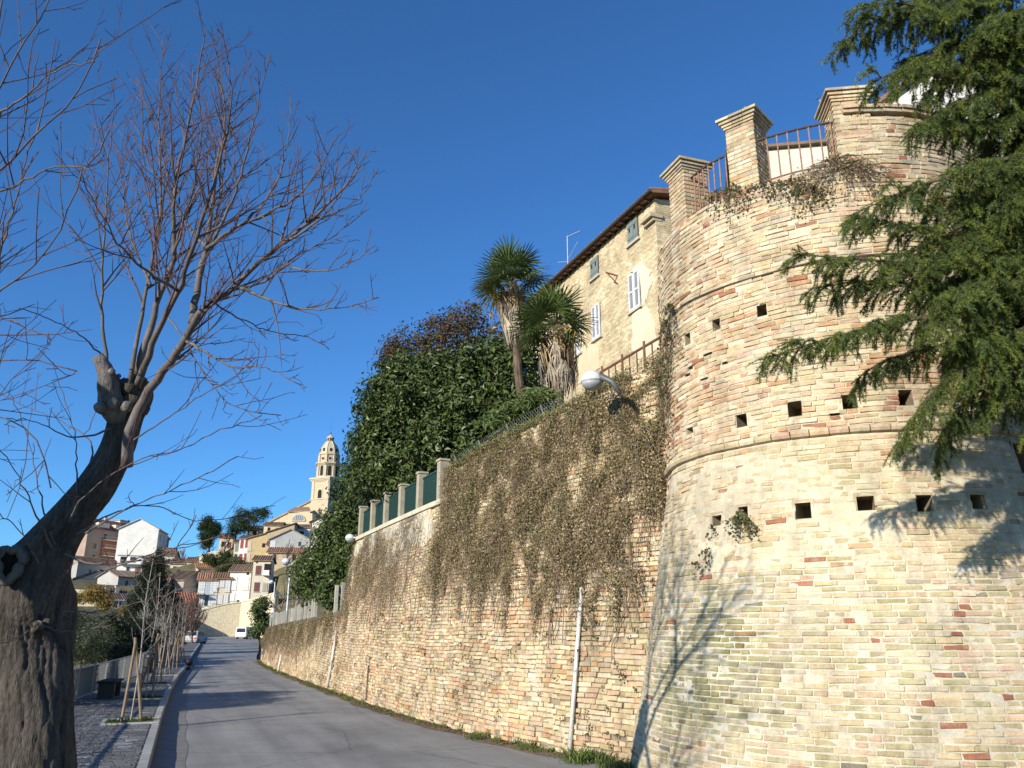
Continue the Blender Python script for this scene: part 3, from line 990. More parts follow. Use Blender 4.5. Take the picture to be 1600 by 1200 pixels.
# ================================================================ GRASS AND WEEDS
def blades(spots, n_each, h, spread, col, seed, w=.006):
    g = np.random.default_rng(seed)
    V_ = []; F_ = []; C_ = []
    for sp in spots:
        sc = sp[3] if len(sp) > 3 else 1.0
        k = int(n_each * sc)
        b = np.array(sp[:3]) + np.stack([g.normal(0, spread * sc, k), g.normal(0, spread * sc, k), np.zeros(k)], -1)
        L_ = h * sc * g.uniform(.4, 1.3, k)
        a = g.uniform(0, 2 * pi, k); lean = g.uniform(.1, .9, k)
        dirv = np.stack([np.cos(a) * lean, np.sin(a) * lean, np.ones(k)], -1); dirv /= np.linalg.norm(dirv, axis=1, keepdims=True)
        side = np.stack([-np.sin(a), np.cos(a), np.zeros(k)], -1) * w * g.uniform(.6, 1.6, k)[:, None]
        mid = b + dirv * L_[:, None] * .6
        tip = b + dirv * L_[:, None] + np.stack([np.cos(a), np.sin(a), -np.ones(k) * .6], -1) * (L_ * .2 * lean)[:, None]
        q = np.stack([b - side, b + side, mid + side * .8, tip, mid - side * .8], 1)
        base = sum(len(x) for x in V_)
        V_.append(q.reshape(-1, 3))
        F_.append(base + np.arange(k)[:, None] * 5 + np.arange(5)[None])
        C_.append(np.array(col)[g.integers(0, len(col), k)] * g.uniform(.7, 1.3, (k, 1)))
    return np.concatenate(V_), np.concatenate(F_), np.concatenate(C_)
GREEN = [(.07, .12, .025), (.10, .14, .03), (.05, .09, .02), (.15, .14, .05)]
gr = np.random.default_rng(33)
sp = []
for i in range(230):
    s = gr.uniform(2.0, WLEN - .5); q = w_pt(s, 0.0, gr.uniform(.03, .35) if gr.random() < .7 else .05)
    sp.append((q[0], q[1], road_z(q[1]), gr.uniform(.3, 1.0)))
for px, py, sc in ((893, 1186, 2.6), (905, 1190, 2.2), (825, 1160, 2.2), (840, 1166, 1.8), (750, 1152, 1.6), (700, 1135, 1.2), (985, 1196, 1.8), (960, 1199, 1.6), (640, 1115, 1), (605, 1108, 1)):
    q = at_z(px, py, .02)
    for _ in range(3): sp.append((q[0] + gr.normal(0, .12) + .05, q[1] + gr.normal(0, .12), .0, sc * .75))
Vg, Fg, Cg = blades(sp, 34, .105, .07, [(.11, .17, .04), (.15, .19, .05), (.08, .13, .03), (.22, .20, .08)], 5)
tag(mesh_obj('weeds', np_mesh('weeds', Vg, Fg, Cg), M['grass']), 'green weeds and grass tufts along the foot of the brick wall', 'weeds', kind='stuff')
# dry grass along the crest of the tall wall
sp = []
for i in range(420):
    s = gr.uniform(2.6, S_STEP - .1); q = w_pt(s, w_top(s) - .02, gr.uniform(-.35, .08)); sp.append((q[0], q[1], q[2], gr.uniform(.4, 1.1)))
Vg, Fg, Cg = blades(sp, 22, .17, .08, [(.24, .23, .09), (.17, .20, .06), (.30, .25, .12), (.12, .16, .045)], 15)
tag(mesh_obj('dry_grass', np_mesh('dry_grass', Vg, Fg, Cg), M['grass']), 'yellowish grass growing along the crest of the tall ivy wall', 'grass', kind='stuff')
# leaf litter along the foot of the wall
def litter(name, n, fn, col, size, seed, label, cat):
    g = np.random.default_rng(seed)
    P = np.array([fn(g) for _ in range(n)])
    a = g.uniform(0, 2 * pi, n); s = size * g.uniform(.5, 1.4, n)
    e1 = np.stack([np.cos(a), np.sin(a), g.normal(0, .3, n)], -1) * s[:, None]; e2 = np.stack([-np.sin(a), np.cos(a), g.normal(0, .3, n)], -1) * s[:, None] * .6
    q = np.stack([P - e1, P - e2, P + e1, P + e2], 1).reshape(-1, 3)
    o = mesh_obj(name, np_mesh(name, q, np.arange(4 * n).reshape(n, 4), np.array(col)[g.integers(0, len(col), n)]), M['dry'])
    return tag(o, label, cat, kind='stuff')
def _lit(g):
    s = g.uniform(1.6, WLEN - 1); q = w_pt(s, 0, abs(g.normal(0, .16)) + .03)
    return (q[0], q[1], road_z(q[1]) + .012)
litter('leaf_litter', 5200, _lit, [(.2, .12, .06), (.15, .09, .05), (.26, .18, .09), (.12, .09, .05)], .022, 6, 'brown dead leaves lying along the foot of the wall', 'leaves')

# ================================================================ IVY ON THE WALL
IVY_LOW = sorted([(w_hit(px, py)) for px, py in ((1042, 850), (1010, 905), (965, 975), (900, 950), (850, 958), (790, 935), (740, 945), (700, 925), (665, 950), (640, 900), (600, 955), (565, 925), (535, 985), (505, 985), (470, 1015), (430, 1010), (412, 1012))])
IL = np.array(IVY_LOW)
def ivy_low(s): return float(np.interp(s, IL[:, 0], IL[:, 1])) + (.22 if s < S_STEP else .05)
def ivy_density(s, z, g):
    lo = ivy_low(s); tp = w_top(s)
    n = .4 * sin(s * 1.9 + 1.1) * sin(z * 2.3 + .4) + .45 * sin(s * 4.3 + z * 1.7) * sin(z * 3.9 - s) + .5 * sin(s * 8.1 + 2 * sin(z * 3)) * sin(z * 6.3 + sin(s * 4))
    lo2 = lo + .20 * sin(s * 5.3) + .22 * sin(s * 11.7 + 1) + .12 * sin(s * 23)
    q = (z - lo2) / .9
    d = np.clip(q + .35, 0, 1)
    if S_STEP < s < S_END:
        # thinner, streaky growth under the green fence
        gapc = np.interp(s, (S_STEP, S_STEP + .6, S_STEP + 2.4, S_STEP + 4.5, S_END), (.55, .12, .2, .9, .9))
        d *= gapc
        d *= np.clip((4.75 - .25 * sin(s * 3.1) - z) * 2.2, 0, 1)
    return d * np.clip(.55 + .95 * n, .03, 1)
def ivy(name, seed, n_leaf, n_strand, s_rng, pal, label, thick=.22):
    g = np.random.default_rng(seed)
    P = []; N_ = []
    tries = 0
    while len(P) < n_leaf and tries < n_leaf * 8:
        tries += 1
        s = g.uniform(*s_rng); tp = w_top(s); z = g.uniform(ivy_low(s) - 1.0, tp + .12)
        if z < .1: continue
        if g.random() > ivy_density(s, z, g): continue
        lum = .5 + .5 * sin(s * 2.7 + z * 3.1) * sin(z * 1.9 - s * 1.3)
        P.append((s, z, .02 + thick * (abs(g.normal(0, .5)) * (.35 + .65 * lum))))
    P = np.array(P); n = len(P)
    pts = np.array([w_pt(s, z, o) for s, z, o in P])
    nn = np.array([w_at(s)[2] for s, _, _ in P]); nn = np.concatenate([nn, np.full((n, 1), .25)], 1)
    d = nn + g.normal(0, .75, (n, 3)); d /= np.linalg.norm(d, axis=1, keepdims=True)
    a = np.cross(d, g.normal(0, 1, (n, 3))); a /= np.linalg.norm(a, axis=1, keepdims=True); b = np.cross(d, a)
    sz = g.uniform(.008, .025, n)[:, None]
    q = np.stack([pts - a * sz, pts - b * sz * .75 + d * sz * .3, pts + a * sz * 1.1, pts + b * sz * .75 + d * sz * .3], 1).reshape(-1, 3)
    pal = np.array(pal)
    grn = np.clip((P[:, 1] - 4.9) / 1.6, 0, 1) * .25 + .16 * (np.sin(P[:, 0] * 1.3 + P[:, 1] * 2.1) > .35)
    ci = g.integers(0, 6, n); gi = 6 + g.integers(0, len(pal) - 6, n)
    idx = np.where(g.random(n) < grn + .06, gi, ci)
    C_ = pal[idx] * g.uniform(.6, 1.25, (n, 1))
    o1 = mesh_obj(name, np_mesh(name, q, np.arange(4 * n).reshape(n, 4), C_), M['dry'])
    tag(o1, label, 'ivy', kind='stuff')
    # hanging dry stems
    V_ = []; F_ = []; C2 = []; k = 0; m = 0; tries = 0
    while m < n_strand and tries < n_strand * 8:
        tries += 1
        s = g.uniform(*s_rng); z = g.uniform(max(ivy_low(s) - .5, .3), w_top(s) + .15)
        if g.random() > ivy_density(s, z, g): continue
        m += 1
        L_ = g.uniform(.12, .6); off = .02 + abs(g.normal(0, thick * .5)); ds = g.normal(0, .12); w = g.uniform(.0022, .0055)
        ph_ = g.uniform(0, 6)
        row = []
        for q_ in np.linspace(0, 1, 5):
            row.append(w_pt(s + ds * q_ + .03 * sin(ph_ + q_ * 6), max(z - L_ * q_, .05), max(off * (1 - .5 * q_) + .015 * sin(ph_ + q_ * 9), .012)))
        row = np.array(row)
        for q_ in range(5):
            V_ += [row[q_] + np.array([0, w, 0]), row[q_] - np.array([0, w, 0])]
        c = np.array([(.20, .14, .09), (.15, .10, .065), (.27, .20, .13), (.13, .095, .065)][g.integers(0, 4)])
        for q_ in range(4):
            F_.append((k + 2 * q_, k + 2 * q_ + 1, k + 2 * q_ + 3, k + 2 * q_ + 2)); C2.append(c)
        k += 10
    me = np_mesh('ivy_stems', V_, np.array(F_), C2)
    o2 = mesh_obj('ivy_stems', me, M['dry'], o1); o2['kind'] = 'stuff'
    # woody vines wandering up through the mat
    vb = MB()
    for _ in range(int(26 * (s_rng[1] - s_rng[0]) / 6) + 6):
        s = g.uniform(s_rng[0] + .3, s_rng[1] - .3); z = max(ivy_low(s) - g.uniform(0, .9), .1); P_ = []; ds = g.normal(0, .06); r_ = g.uniform(.005, .012)
        while z < w_top(s) - .05 and len(P_) < 26 and s_rng[0] < s < s_rng[1]:
            P_.append(w_pt(s, z, .03 + r_ + .05 * abs(sin(z * 2.1 + s)))); ds = ds * .7 + g.normal(0, .05); s += ds; z += g.uniform(.14, .26)
        if len(P_) > 3: vb.tube(P_, [r_ * (1 - .7 * i / len(P_)) for i in range(len(P_))], 4, (.17, .125, .09), cap=False)
    o3 = vb.build('vines', M['twig'], o1); o3['kind'] = 'stuff'
    return o1
IVYP = [(.27, .195, .11), (.22, .165, .10), (.34, .27, .155), (.17, .135, .08), (.42, .34, .20), (.25, .22, .11), (.15, .16, .055), (.10, .13, .04), (.21, .20, .075)]
ivy('brown_ivy', 51, 96000, 5200, (1.5, S_STEP), IVYP, 'thick mass of brown dried ivy hanging over the upper half of the tall brick wall')
ivy('thin_ivy', 52, 13000, 1900, (S_STEP + .05, S_END), IVYP, 'thinner brown ivy hanging in streaks below the green fence', thick=.14)
ivy('low_ivy', 53, 30000, 1800, (S_END + .1, WLEN - .4), IVYP[:4] + [(.14, .12, .05), (.17, .14, .06), (.10, .11, .035), (.08, .10, .03)], 'olive brown ivy covering the top of the low wall further up the road', thick=.2)

# small sprigs rooted in the lower brickwork
def sprigs(name, anchors, seed, label, n_each=26, pal=None, size=.022, droop=.35, spread=.12, parent=None):
    g = np.random.default_rng(seed); pal = np.array(pal or [(.06, .085, .03), (.09, .10, .035), (.15, .10, .05), (.05, .06, .03)])
    V_ = []; C_ = []; S_ = MB()
    for (o, n, e, sc) in anchors:
        o = np.array(o)
        for q in range(max(2, int(5 * sc))):
            ph_ = g.uniform(-1, 1); L_ = droop * sc * g.uniform(.4, 1.2)
            line = [o + e * (ph_ * spread * sc * t_) + n * (.03 + .10 * sc * sin(t_ * 2.4)) - np.array([0, 0, L_ * t_ * t_]) + np.array([0, 0, .06 * sc * sin(t_ * 3.1)]) for t_ in np.linspace(0, 1, 6)]
            S_.tube(line, [.0035 * (1 - .6 * i / 5) for i in range(6)], 3, (.16, .11, .07), cap=False)
            for j in range(max(2, int(n_each * sc / 5))):
                t_ = g.uniform(.1, 1); i = min(int(t_ * 5), 4); c = line[i] * (1 - (t_ * 5 - i)) + line[i + 1] * (t_ * 5 - i) + g.normal(0, .018, 3)
                d = n + g.normal(0, .6, 3); d /= np.linalg.norm(d); a = np.cross(d, g.normal(0, 1, 3)); a /= np.linalg.norm(a); b = np.cross(d, a)
                s = size * g.uniform(.6, 1.3)
                V_ += [c - a * s, c - b * s * .8, c + a * s, c + b * s * .8]
                C_.append(pal[g.integers(0, len(pal))] * g.uniform(.7, 1.3))
    q = np.array(V_)
    o1 = mesh_obj(name, np_mesh(name, q, np.arange(len(q)).reshape(-1, 4), C_), M['dry'])
    tag(o1, label, 'plant', kind='stuff')
    st = S_.build('stems', M['twig'], o1); st['kind'] = 'stuff'
    return o1
an = []
gq = np.random.default_rng(66)
for i in range(240):
    s = gq.uniform(1.7, 22) if gq.random() < .75 else gq.uniform(1.7, WLEN - 1); z = gq.uniform(.1, max(ivy_low(s), .8))
    p, t_, n = w_at(s); an.append((w_pt(s, z, .01), np.array([n[0], n[1], 0]), np.array([t_[0], t_[1], 0]), gq.uniform(.15, .75)))
sprigs('ivy_sprigs', an, 67, 'small sprigs of ivy and dry stems rooted across the lower brick wall')
def b_anchor(px, py, sc):
    f, z = b_hit(px, py); e, n = b_frame(f); return (b_pt(f, z, .0), n, e, sc)
sprigs('ivy_tuft', [b_anchor(1160, 806, 1.0), b_anchor(1156, 812, .9), b_anchor(1170, 815, .8)] * 2, 68, 'dark ivy tuft growing out of a beam hole on the bastion', 60, droop=.34, spread=.24)
sprigs('ivy_tuft', [b_anchor(1110, 862, .9), b_anchor(1116, 825, .7), b_anchor(1095, 880, .7)], 69, 'dark ivy tuft lower left, trailing beneath the leftmost beam hole', 50, droop=.34, spread=.2)
RIM = [(1150, 296, .9), (1130, 305, .9), (1185, 292, .7), (1215, 288, .6), (1245, 285, .8), (1262, 296, .9), (1280, 300, .6)]
sprigs('rim_ivy', [b_anchor(px + 9 * k_, py, s_) for px, py, s_ in RIM for k_ in (-1, 0, 1)], 70, 'ivy trailing over the bastion rim beneath the middle pillar', 60, droop=.5, spread=.35)
g_anch = [b_anchor(px, py, 1.0) for px, py in ((1300, 255), (1310, 250), (1322, 258), (1290, 262), (1335, 265), (1315, 262)) for _ in range(4)]
sprigs('dry_tuft', g_anch, 71, 'big dry tuft of stems hanging over the bastion at the raised parapet', 34, pal=[(.22, .17, .10), (.17, .12, .07), (.07, .08, .03), (.28, .22, .13)], droop=.55, spread=.75, size=.018)
sprigs('ivy_corner', [b_anchor(px, py, 1.1) for px, py in ((1052, 480), (1046, 505), (1050, 530), (1044, 560), (1042, 590), (1047, 610)) for _ in range(3)], 72, 'hanging ivy where the wall meets the left side of the bastion', 70, droop=.75, spread=.3)
sprigs('cap_weeds', [(b_pt(PAR_PHI + f, PAR_Z + .25, -.2), -b_frame(PAR_PHI)[1] * .2, b_frame(PAR_PHI)[0], .8) for f in (.0, .05, .12, .2, .28)], 73, 'dry weeds growing on top of the raised parapet', 40, droop=-.35, spread=.3,
       pal=[(.16, .10, .06), (.10, .09, .04), (.20, .14, .08)])

# ================================================================ GREEN FENCE ON THE COPING
fe = thing('panel_fence', w_pt((S_STEP + S_END) / 2, 5.0), 'fence of stone posts with green ribbed panels darkened for tree shade on top of the brick wall', 'fence')
fs = np.linspace(S_END - .25, S_STEP + .5, 6)
rf = np.random.default_rng(14)
def wall_axes(s):
    p, t_, n = w_at(s); return np.array([t_[0], t_[1], 0]), np.array([n[0], n[1], 0]), np.array([0, 0, 1.0])
ZF = 5.11
for i, s in enumerate(fs):
    ex, ey, ez = wall_axes(s)
    mb = MB()
    c = w_pt(s, ZF, -.12); c[0] = w_pt(s, 4.95, -.17)[0]
    h = 1.0 + rf.normal(0, .02)
    mb.box(c + ez * (h / 2 - .03), (.24, .24, h), axes=(ex, ey, ez), col=(.36, .32, .24))
    mb.box(c + ez * (h + .01), (.29, .29, .05), axes=(ex, ey, ez), col=(.41, .37, .29))
    mb.build('post', M['concrete'], fe)
for i in range(5):
    s0, s1 = fs[i], fs[i + 1]
    sm = (s0 + s1) / 2; ex, ey, ez = wall_axes(sm)
    c = w_pt(sm, 4.95, -.17); W_ = abs(s1 - s0) - .26
    n = 26; mb = MB(); prof = []
    for j in range(n + 1):
        prof.append(c + ex * (-W_ / 2 + W_ * j / n) + ey * (.014 if (j // 1) % 2 else -.014))
    for j in range(n):
        mb.quad(prof[j] + ez * .12, prof[j + 1] + ez * .12, prof[j + 1] + ez * .98, prof[j] + ez * .98, (.005, .024, .014))  # green darkened to stand in for the evergreen's shade on the panels
    mb.build('panel', M['paint'], fe)
    mb = MB(); mb.box(c + ez * .99 , (W_, .05, .04), axes=(ex, ey, ez), col=(.02, .07, .05)); mb.build('panel_rail', M['paint'], fe)
# chain-link strip on the upper wall
cl = thing('wire_fence', w_pt(S_STEP - 2.5, 5.75), 'low wire mesh fence leaning along the top of the ivy wall under the evergreen', 'fence')
for s in np.linspace(S_STEP - .2, S_STEP - 6.2, 5):
    mb = MB(); q = w_pt(s, w_top(s), -.25); mb.tube([q, q + np.array([-.15, 0, .42])], .014, 6, (.20, .21, .2)); mb.build('post', M['paint'], cl)
mb = MB()
for k in range(60):
    for sg in (-1, 1):
        s = S_STEP - .2 - k * .1
        s2 = s + sg * .28
        if not (S_STEP - 6.3 < s2 < S_STEP): continue
        a = w_pt(s, w_top(s), -.25); b = w_pt(s2, w_top(s2), -.25) + np.array([-.15, 0, .4])
        mb.tube([a, b], .0018, 3, (.22, .24, .23), cap=False)
mb.build('mesh', M['paint'], cl, kind='stuff')
# bare concrete posts on the low wall
cp = thing('post_fence', w_pt(s_of_y(40), 2.2), 'row of bare concrete fence posts standing on the low ivy wall', 'fence')
for x_, h_ in ((210, 20), (232, 20), (252, 21), (268, 19), (288, 21), (305, 22), (322, 22), (360, 23), (378, 23), (403, 24), (428, 25), (452, 20), (482, 28), (512, 28), (540, 28), (562, 24), (720, 41), (772, 41)):
    px = 380 + x_ / 5; 
    pyb = 840 + np.interp(x_, (210, 330, 420, 540, 720, 772), (690, 688, 655, 622, 582, 560)) / 5
    P = at_x(px, pyb, 5.75 if x_ < 700 else 5.6)
    t = (P - EYE) @ FWD
    h = h_ * t / FPX
    s = s_of_y(P[1]); ex, ey, ez = wall_axes(s)
    mb = MB(); P0 = np.array([P[0], P[1], P[2] - .35])
    mb.box(P0 + ez * (h + .35) / 2, (.13, .12, h + .35), axes=(ex + ez * rf.normal(0, .015), ey, ez + ex * rf.normal(0, .02)), col=tuple(np.array((.44, .42, .36)) * rf.uniform(.8, 1.1)))
    mb.build('post', M['concrete'], cp)
# ================================================================ THE HOUSE ABOVE THE WALL
HX = HOUSE_X
def hp(px, py, off=0.0): return at_x(px, py, HX - off)
yR = hp(1034, 500)[1]; yL = hp(826, 505)[1]
zR = (hp(1010, 322)[2] + hp(885, 432)[2]) / 2
zB = 8.0
house = thing('brick_house', (HX, (yR + yL) / 2, zB), 'old yellow brick house standing above the ivy wall behind the palms, with white louvred shutters', 'house')
mb = MB(); mb.box((HX + 3.0, (yR + yL) / 2, (zB + zR) / 2), (6.0, yL - yR, zR - zB)); mb.build('wall', M['house_brick'], house)
# patches of old render left on the facade
def face_poly(pts, th=.03, seed=0):
    g = np.random.default_rng(seed)
    out = []
    P = [hp(*p) for p in pts]
    for i in range(len(P)):
        a, b = P[i], P[(i + 1) % len(P)]
        for q in np.linspace(0, 1, 6)[:-1]:
            out.append(a * (1 - q) + b * q + np.array([0, g.normal(0, .05), g.normal(0, .06)]))
    return out
for i, (pts, colr) in enumerate((([(988, 492), (1008, 478), (1022, 505), (1030, 545), (1000, 566), (988, 545)], (.63, .56, .40)),
                                 ([(984, 426), (1000, 410), (1018, 424), (1012, 470), (1004, 476), (1000, 424)], (.55, .50, .40)),
                                 ([(905, 540), (936, 536), (938, 575), (905, 600)], (.60, .50, .33)),
                                 ([(850, 540), (885, 520), (885, 600), (850, 628)], (.58, .48, .31)))):
    mb = MB(); mb.prism([q + np.array([-.025, 0, 0]) for q in face_poly(pts, seed=i)], (.05, 0, 0), colr); mb.build('render_patch', M['render'], house)
# eaves, roof
roof = MB()
ov = .28
rp = [(HX - ov, zR + .02), (HX + 3, zR + .55), (HX + 6.4, zR + .05), (HX + 6.4, zR + .19), (HX + 3, zR + .69), (HX - ov, zR + .16)]
roof.prism([(HX + .05, yR + .02, zR - .02), (HX + 5.95, yR + .02, zR - .02), (HX + 3, yR + .02, zR + .52)], (0, .3, 0), (.5, .4, .26))
roof.prism([(x, yR - .3, z) for x, z in rp], (0, yL - yR + .6, 0), (.22, .12, .075))
rf_ = roof.build('roof', M['roof'], house)
mb = MB()
for i in range(int((yL - yR + .6) / .22)):
    y = yR - .3 + .11 + i * .22
    mb.tube([(HX - ov - .02, y, zR + .19), (HX + 2.95, y, zR + .72)], .075, 6, tuple(np.array((.27, .15, .09)) * rng.uniform(.7, 1.3)))
o = mb.build('roof_tile', M['roof'], rf_, kind='stuff')
mb = MB(); mb.tube([(HX - ov - .08, yR - .3, zR + .08), (HX - ov - .08, yL + .3, zR + .08)], 0.065, 8, (.07, .055, .045)); mb.build('gutter', M['paint'], house)
for i in range(26):
    y = yR + (yL - yR) * (i + .5) / 26
    mb = MB(); mb.box((HX - ov / 2 + .02, y, zR - .03), (ov - .02, .08, .07), col=(.10, .065, .04)); mb.build('rafter_end', M['wood'], house)
def shutters(tl, tr, bl, br, kind, label=None):
    P = [hp(*q) for q in (tl, tr, bl, br)]
    y0 = (P[1][1] + P[3][1]) / 2; y1 = (P[0][1] + P[2][1]) / 2
    z1 = (P[0][2] + P[1][2]) / 2; z0 = (P[2][2] + P[3][2]) / 2
    W_ = y1 - y0; H_ = z1 - z0
    mb = MB()
    mb.box((HX - .01, (y0 + y1) / 2, z0 - .05), (.16, W_ + .2, .08), col=(.5, .45, .36))
    mb.box((HX - .004, (y0 + y1) / 2, (z0 + z1) / 2), (.03, W_ + .04, H_ + .04), col=(.05, .045, .04))
    w = mb.build('window', M['concrete'], house)
    for sd_ in (0, 1):
        mb = MB()
        c0 = y0 + W_ * (sd_ * .5); c1 = c0 + W_ * .5 - .012
        if kind == 'louvre':
            col = (.66, .66, .67); fr = .06
            for ya in (c0, c1 - fr): mb.box((HX - .045, ya + fr / 2, (z0 + z1) / 2), (.05, fr, H_), col=col)
            for zc in (z0 + fr / 2, (z0 + z1) / 2, z1 - fr / 2): mb.box((HX - .045, (c0 + c1) / 2, zc), (.048, c1 - c0 - 2 * fr, fr), col=col)
            n = max(6, int(H_ / .075))
            for i in range(n):
                zc = z0 + fr + (H_ - 2 * fr) * (i + .5) / n
                ax = np.array([cos(.7), 0, -sin(.7)]); az_ = np.array([sin(.7), 0, cos(.7)])
                mb.box((HX - .045, (c0 + c1) / 2, zc), (.05, c1 - c0 - 2 * fr, .010), col=(.62, .62, .63), axes=(ax * -1, np.array([0, 1.0, 0]), az_))
        else:
            for i in range(3):
                wv = (c1 - c0) / 3
                mb.box((HX - .045, c0 + wv * (i + .5), (z0 + z1) / 2), (.04, wv - .012, H_), col=tuple(np.array((.20, .23, .205)) * rng.uniform(.85, 1.15)))
            for zc in (z0 + H_ * .2, z0 + H_ * .8): mb.box((HX - .07, (c0 + c1) / 2, zc), (.02, c1 - c0 - .02, .07), col=(.17, .20, .18))
            mb.box((HX - .068, (c0 + c1) / 2, z0 + H_ * .62), (.012, .09, .16), col=(.02, .02, .02))
        mb.build('shutter', M['paint'], w)
shutters((982, 431), (998, 424), (986, 488), (1003, 476), 'louvre')
shutters((925, 482), (938, 473), (928, 534), (939, 522), 'louvre')
shutters((899, 507), (908, 501), (901, 556), (909, 549), 'louvre')
shutters((838, 560), (850, 552), (840, 596), (851, 588), 'louvre')
shutters((981, 351), (997, 341), (983, 385), (998, 370), 'board')
shutters((923, 409), (935, 400), (925, 439), (936, 427), 'board')
# wall bracket and the buttress at the corner
a = hp(965, 431); mb = MB(); mb.tube([a, a + np.array([-.5, 0, .05])], .03, 6, (.2, .09, .05)); mb.tube([a + np.array([0, 0, -.35]), a + np.array([-.45, 0, .04])], .022, 6, (.2, .09, .05)); mb.build('bracket', M['rust'], house)
mb = MB()
a = hp(1012, 352)
for i, (w, h) in enumerate(((.7, .14), (.6, .12), (.5, .12))): mb.box(a + np.array([.0 + .06 * i, -.25, .1 - .13 * i]), (.5 - .12 * i, w, h), col=(.42, .35, .24))
mb.build('corbel', M['stone'], house)
# antenna
P = at_x(888, 445, HX + 1.6); T = at_x(886, 369, HX + 1.6)
ant = thing('antenna', P, 'thin television aerial on a mast behind the roof edge above the palms', 'aerial')
mb = MB(); mb.tube([P - np.array([0, 0, .5]), [P[0], P[1], T[2]]], .022, 6, (.5, .5, .5)); mb.build('mast', M['paint'], ant)
mb = MB(); c = np.array([P[0], P[1], T[2] - .03]); mb.tube([c, c + np.array([.3, -.75, .0])], .014, 5, (.5, .5, .5))
for k in range(6):
    q = c + np.array([.3, -.75, 0]) * (k + .5) / 6; mb.tube([q + np.array([.2, .1, 0]), q - np.array([.2, .1, 0])], .006, 4, (.5, .5, .5))
mb.build('boom', M['paint'], ant)
mb = MB(); c2 = np.array([P[0], P[1], T[2] - 1.25]); mb.tube([c2, c2 + np.array([.1, -.9, .55])], .012, 5, (.45, .45, .45)); mb.tube([c2 + np.array([0, .0, -.1]), c2 + np.array([0, 1.1, .35])], .012, 5, (.45, .45, .45)); mb.build('lower_boom', M['paint'], ant)
# rusty handrail along the terrace
A = at_x(938, 582, 8.4); B = at_x(1040, 522, 8.4)
hr = thing('handrail', A, 'brown iron handrail on the terrace at the foot of the yellow house', 'railing')
mb = MB(); mb.tube([A, B], .028, 6, (.17, .085, .05)); mb.build('top_rail', M['rust'], hr)
n = 9
for i in range(n):
    q = A + (B - A) * (i + .3) / n; mb = MB(); mb.tube([q - np.array([0, 0, .75]), q + np.array([0, 0, .0 if i % 3 else .12])], .016 if i % 3 else .026, 6, (.17, .085, .05)); mb.build('bar', M['rust'], hr)

# ---- small outbuildings on the bastion terrace
def local_house(name, c, w, d, h, yaw, label, wcol, roofkind, ridge=.8):
    t = thing(name, c, label, 'building', rz=yaw)
    mb = MB()
    if roofkind == 'gable':
        mb.prism([(-w / 2, 0, 0), (w / 2, 0, 0), (w / 2, 0, h), (0, 0, h + ridge), (-w / 2, 0, h)], (0, d, 0), wcol)
    else:
        mb.prism([(-w / 2, 0, 0), (w / 2, 0, 0), (w / 2, 0, h - .1), (-w / 2, 0, h)], (0, d, 0), wcol)
    mb.build('wall', M['render'], t, world_space=False)
    mb = MB(); ov = .22 if roofkind == 'gable' else .1
    if roofkind == 'gable':
        for sg in (-1, 1):
            sl_ = ridge / (w / 2)
            a = np.array([sg * (w / 2 + ov), -ov, h - ov * sl_ + .02]); b = np.array([0, -ov, h + ridge + .02])
            mb.prism([a, b, b + np.array([0, 0, .12]), a + np.array([0, 0, .12])], (0, d + 2 * ov, 0), (.26, .15, .10))
    else:
        mb.prism([(-w / 2 - ov, -ov, h + .02), (w / 2 + ov, -ov, h - .10), (w / 2 + ov, -ov, h - .04), (-w / 2 - ov, -ov, h + .08)], (0, d + 2 * ov, 0), (.19, .14, .10))
    mb.build('roof', M['roof'], t, world_space=False)
    return t
c = at(1222, 236, 15.6)
local_house('outbuilding', (c[0], c[1], 8.0), 1.9, 3, c[2] - 8.0 + .10, R(-YAW - 14), 'small cream outbuilding with a low tiled roof behind the bastion railing', (.58, .54, .44), 'flat')
c = at(1455, 168, 19.5)
local_house('gabled_house', (c[0], c[1], 8.0), 4.6, 7, c[2] - 8.0 - .45, R(-YAW - 20), 'white rendered gable house above the raised parapet, half hidden by the cedar', (.60, .58, .53), 'gable', ridge=1.4)

# ================================================================ PALMS
def frond_mesh(seed, R_=.62, n=21, col=(.10, .15, .045), droop=.25, arc=2.1, dead=False):
    g = np.random.default_rng(seed)
    v = []; f = []; c = []
    def blade(a):
        d = np.array([cos(a), 0, sin(a)])    # fan in the local x-z plane, x outward
        L_ = R_ * (1 - .16 * abs(a) / arc) * g.uniform(.9, 1.05)
        s = np.array([-sin(a), 0, cos(a)])
        w = .021 * (1 if not dead else .7)
        P = []
        for q, ww in ((0.05, .35), (.45, 1.0), (.8, .75), (1.0, .05)):
            dr = droop * q ** 2.4 * g.uniform(.6, 1.5)
            P.append((d * L_ * q + np.array([0, -dr * L_, 0]), w * ww * 1.0))
        b = len(v)
        for p, ww in P:
            v.append(p + s * ww + np.array([0, ww * .45, 0])); v.append(p - s * ww + np.array([0, ww * .45, 0]))
        cc = np.array(col) * g.uniform(.75, 1.25)
        for i in range(3):
            f.append((b + 2 * i, b + 2 * i + 1, b + 2 * i + 3, b + 2 * i + 2)); c.append(cc if i < 2 else cc * np.array([1.2, 1.05, .9]))
    for a in np.linspace(-arc, arc, n): blade(a + g.normal(0, .03))
    # stalk
    return np.array(v), f, c
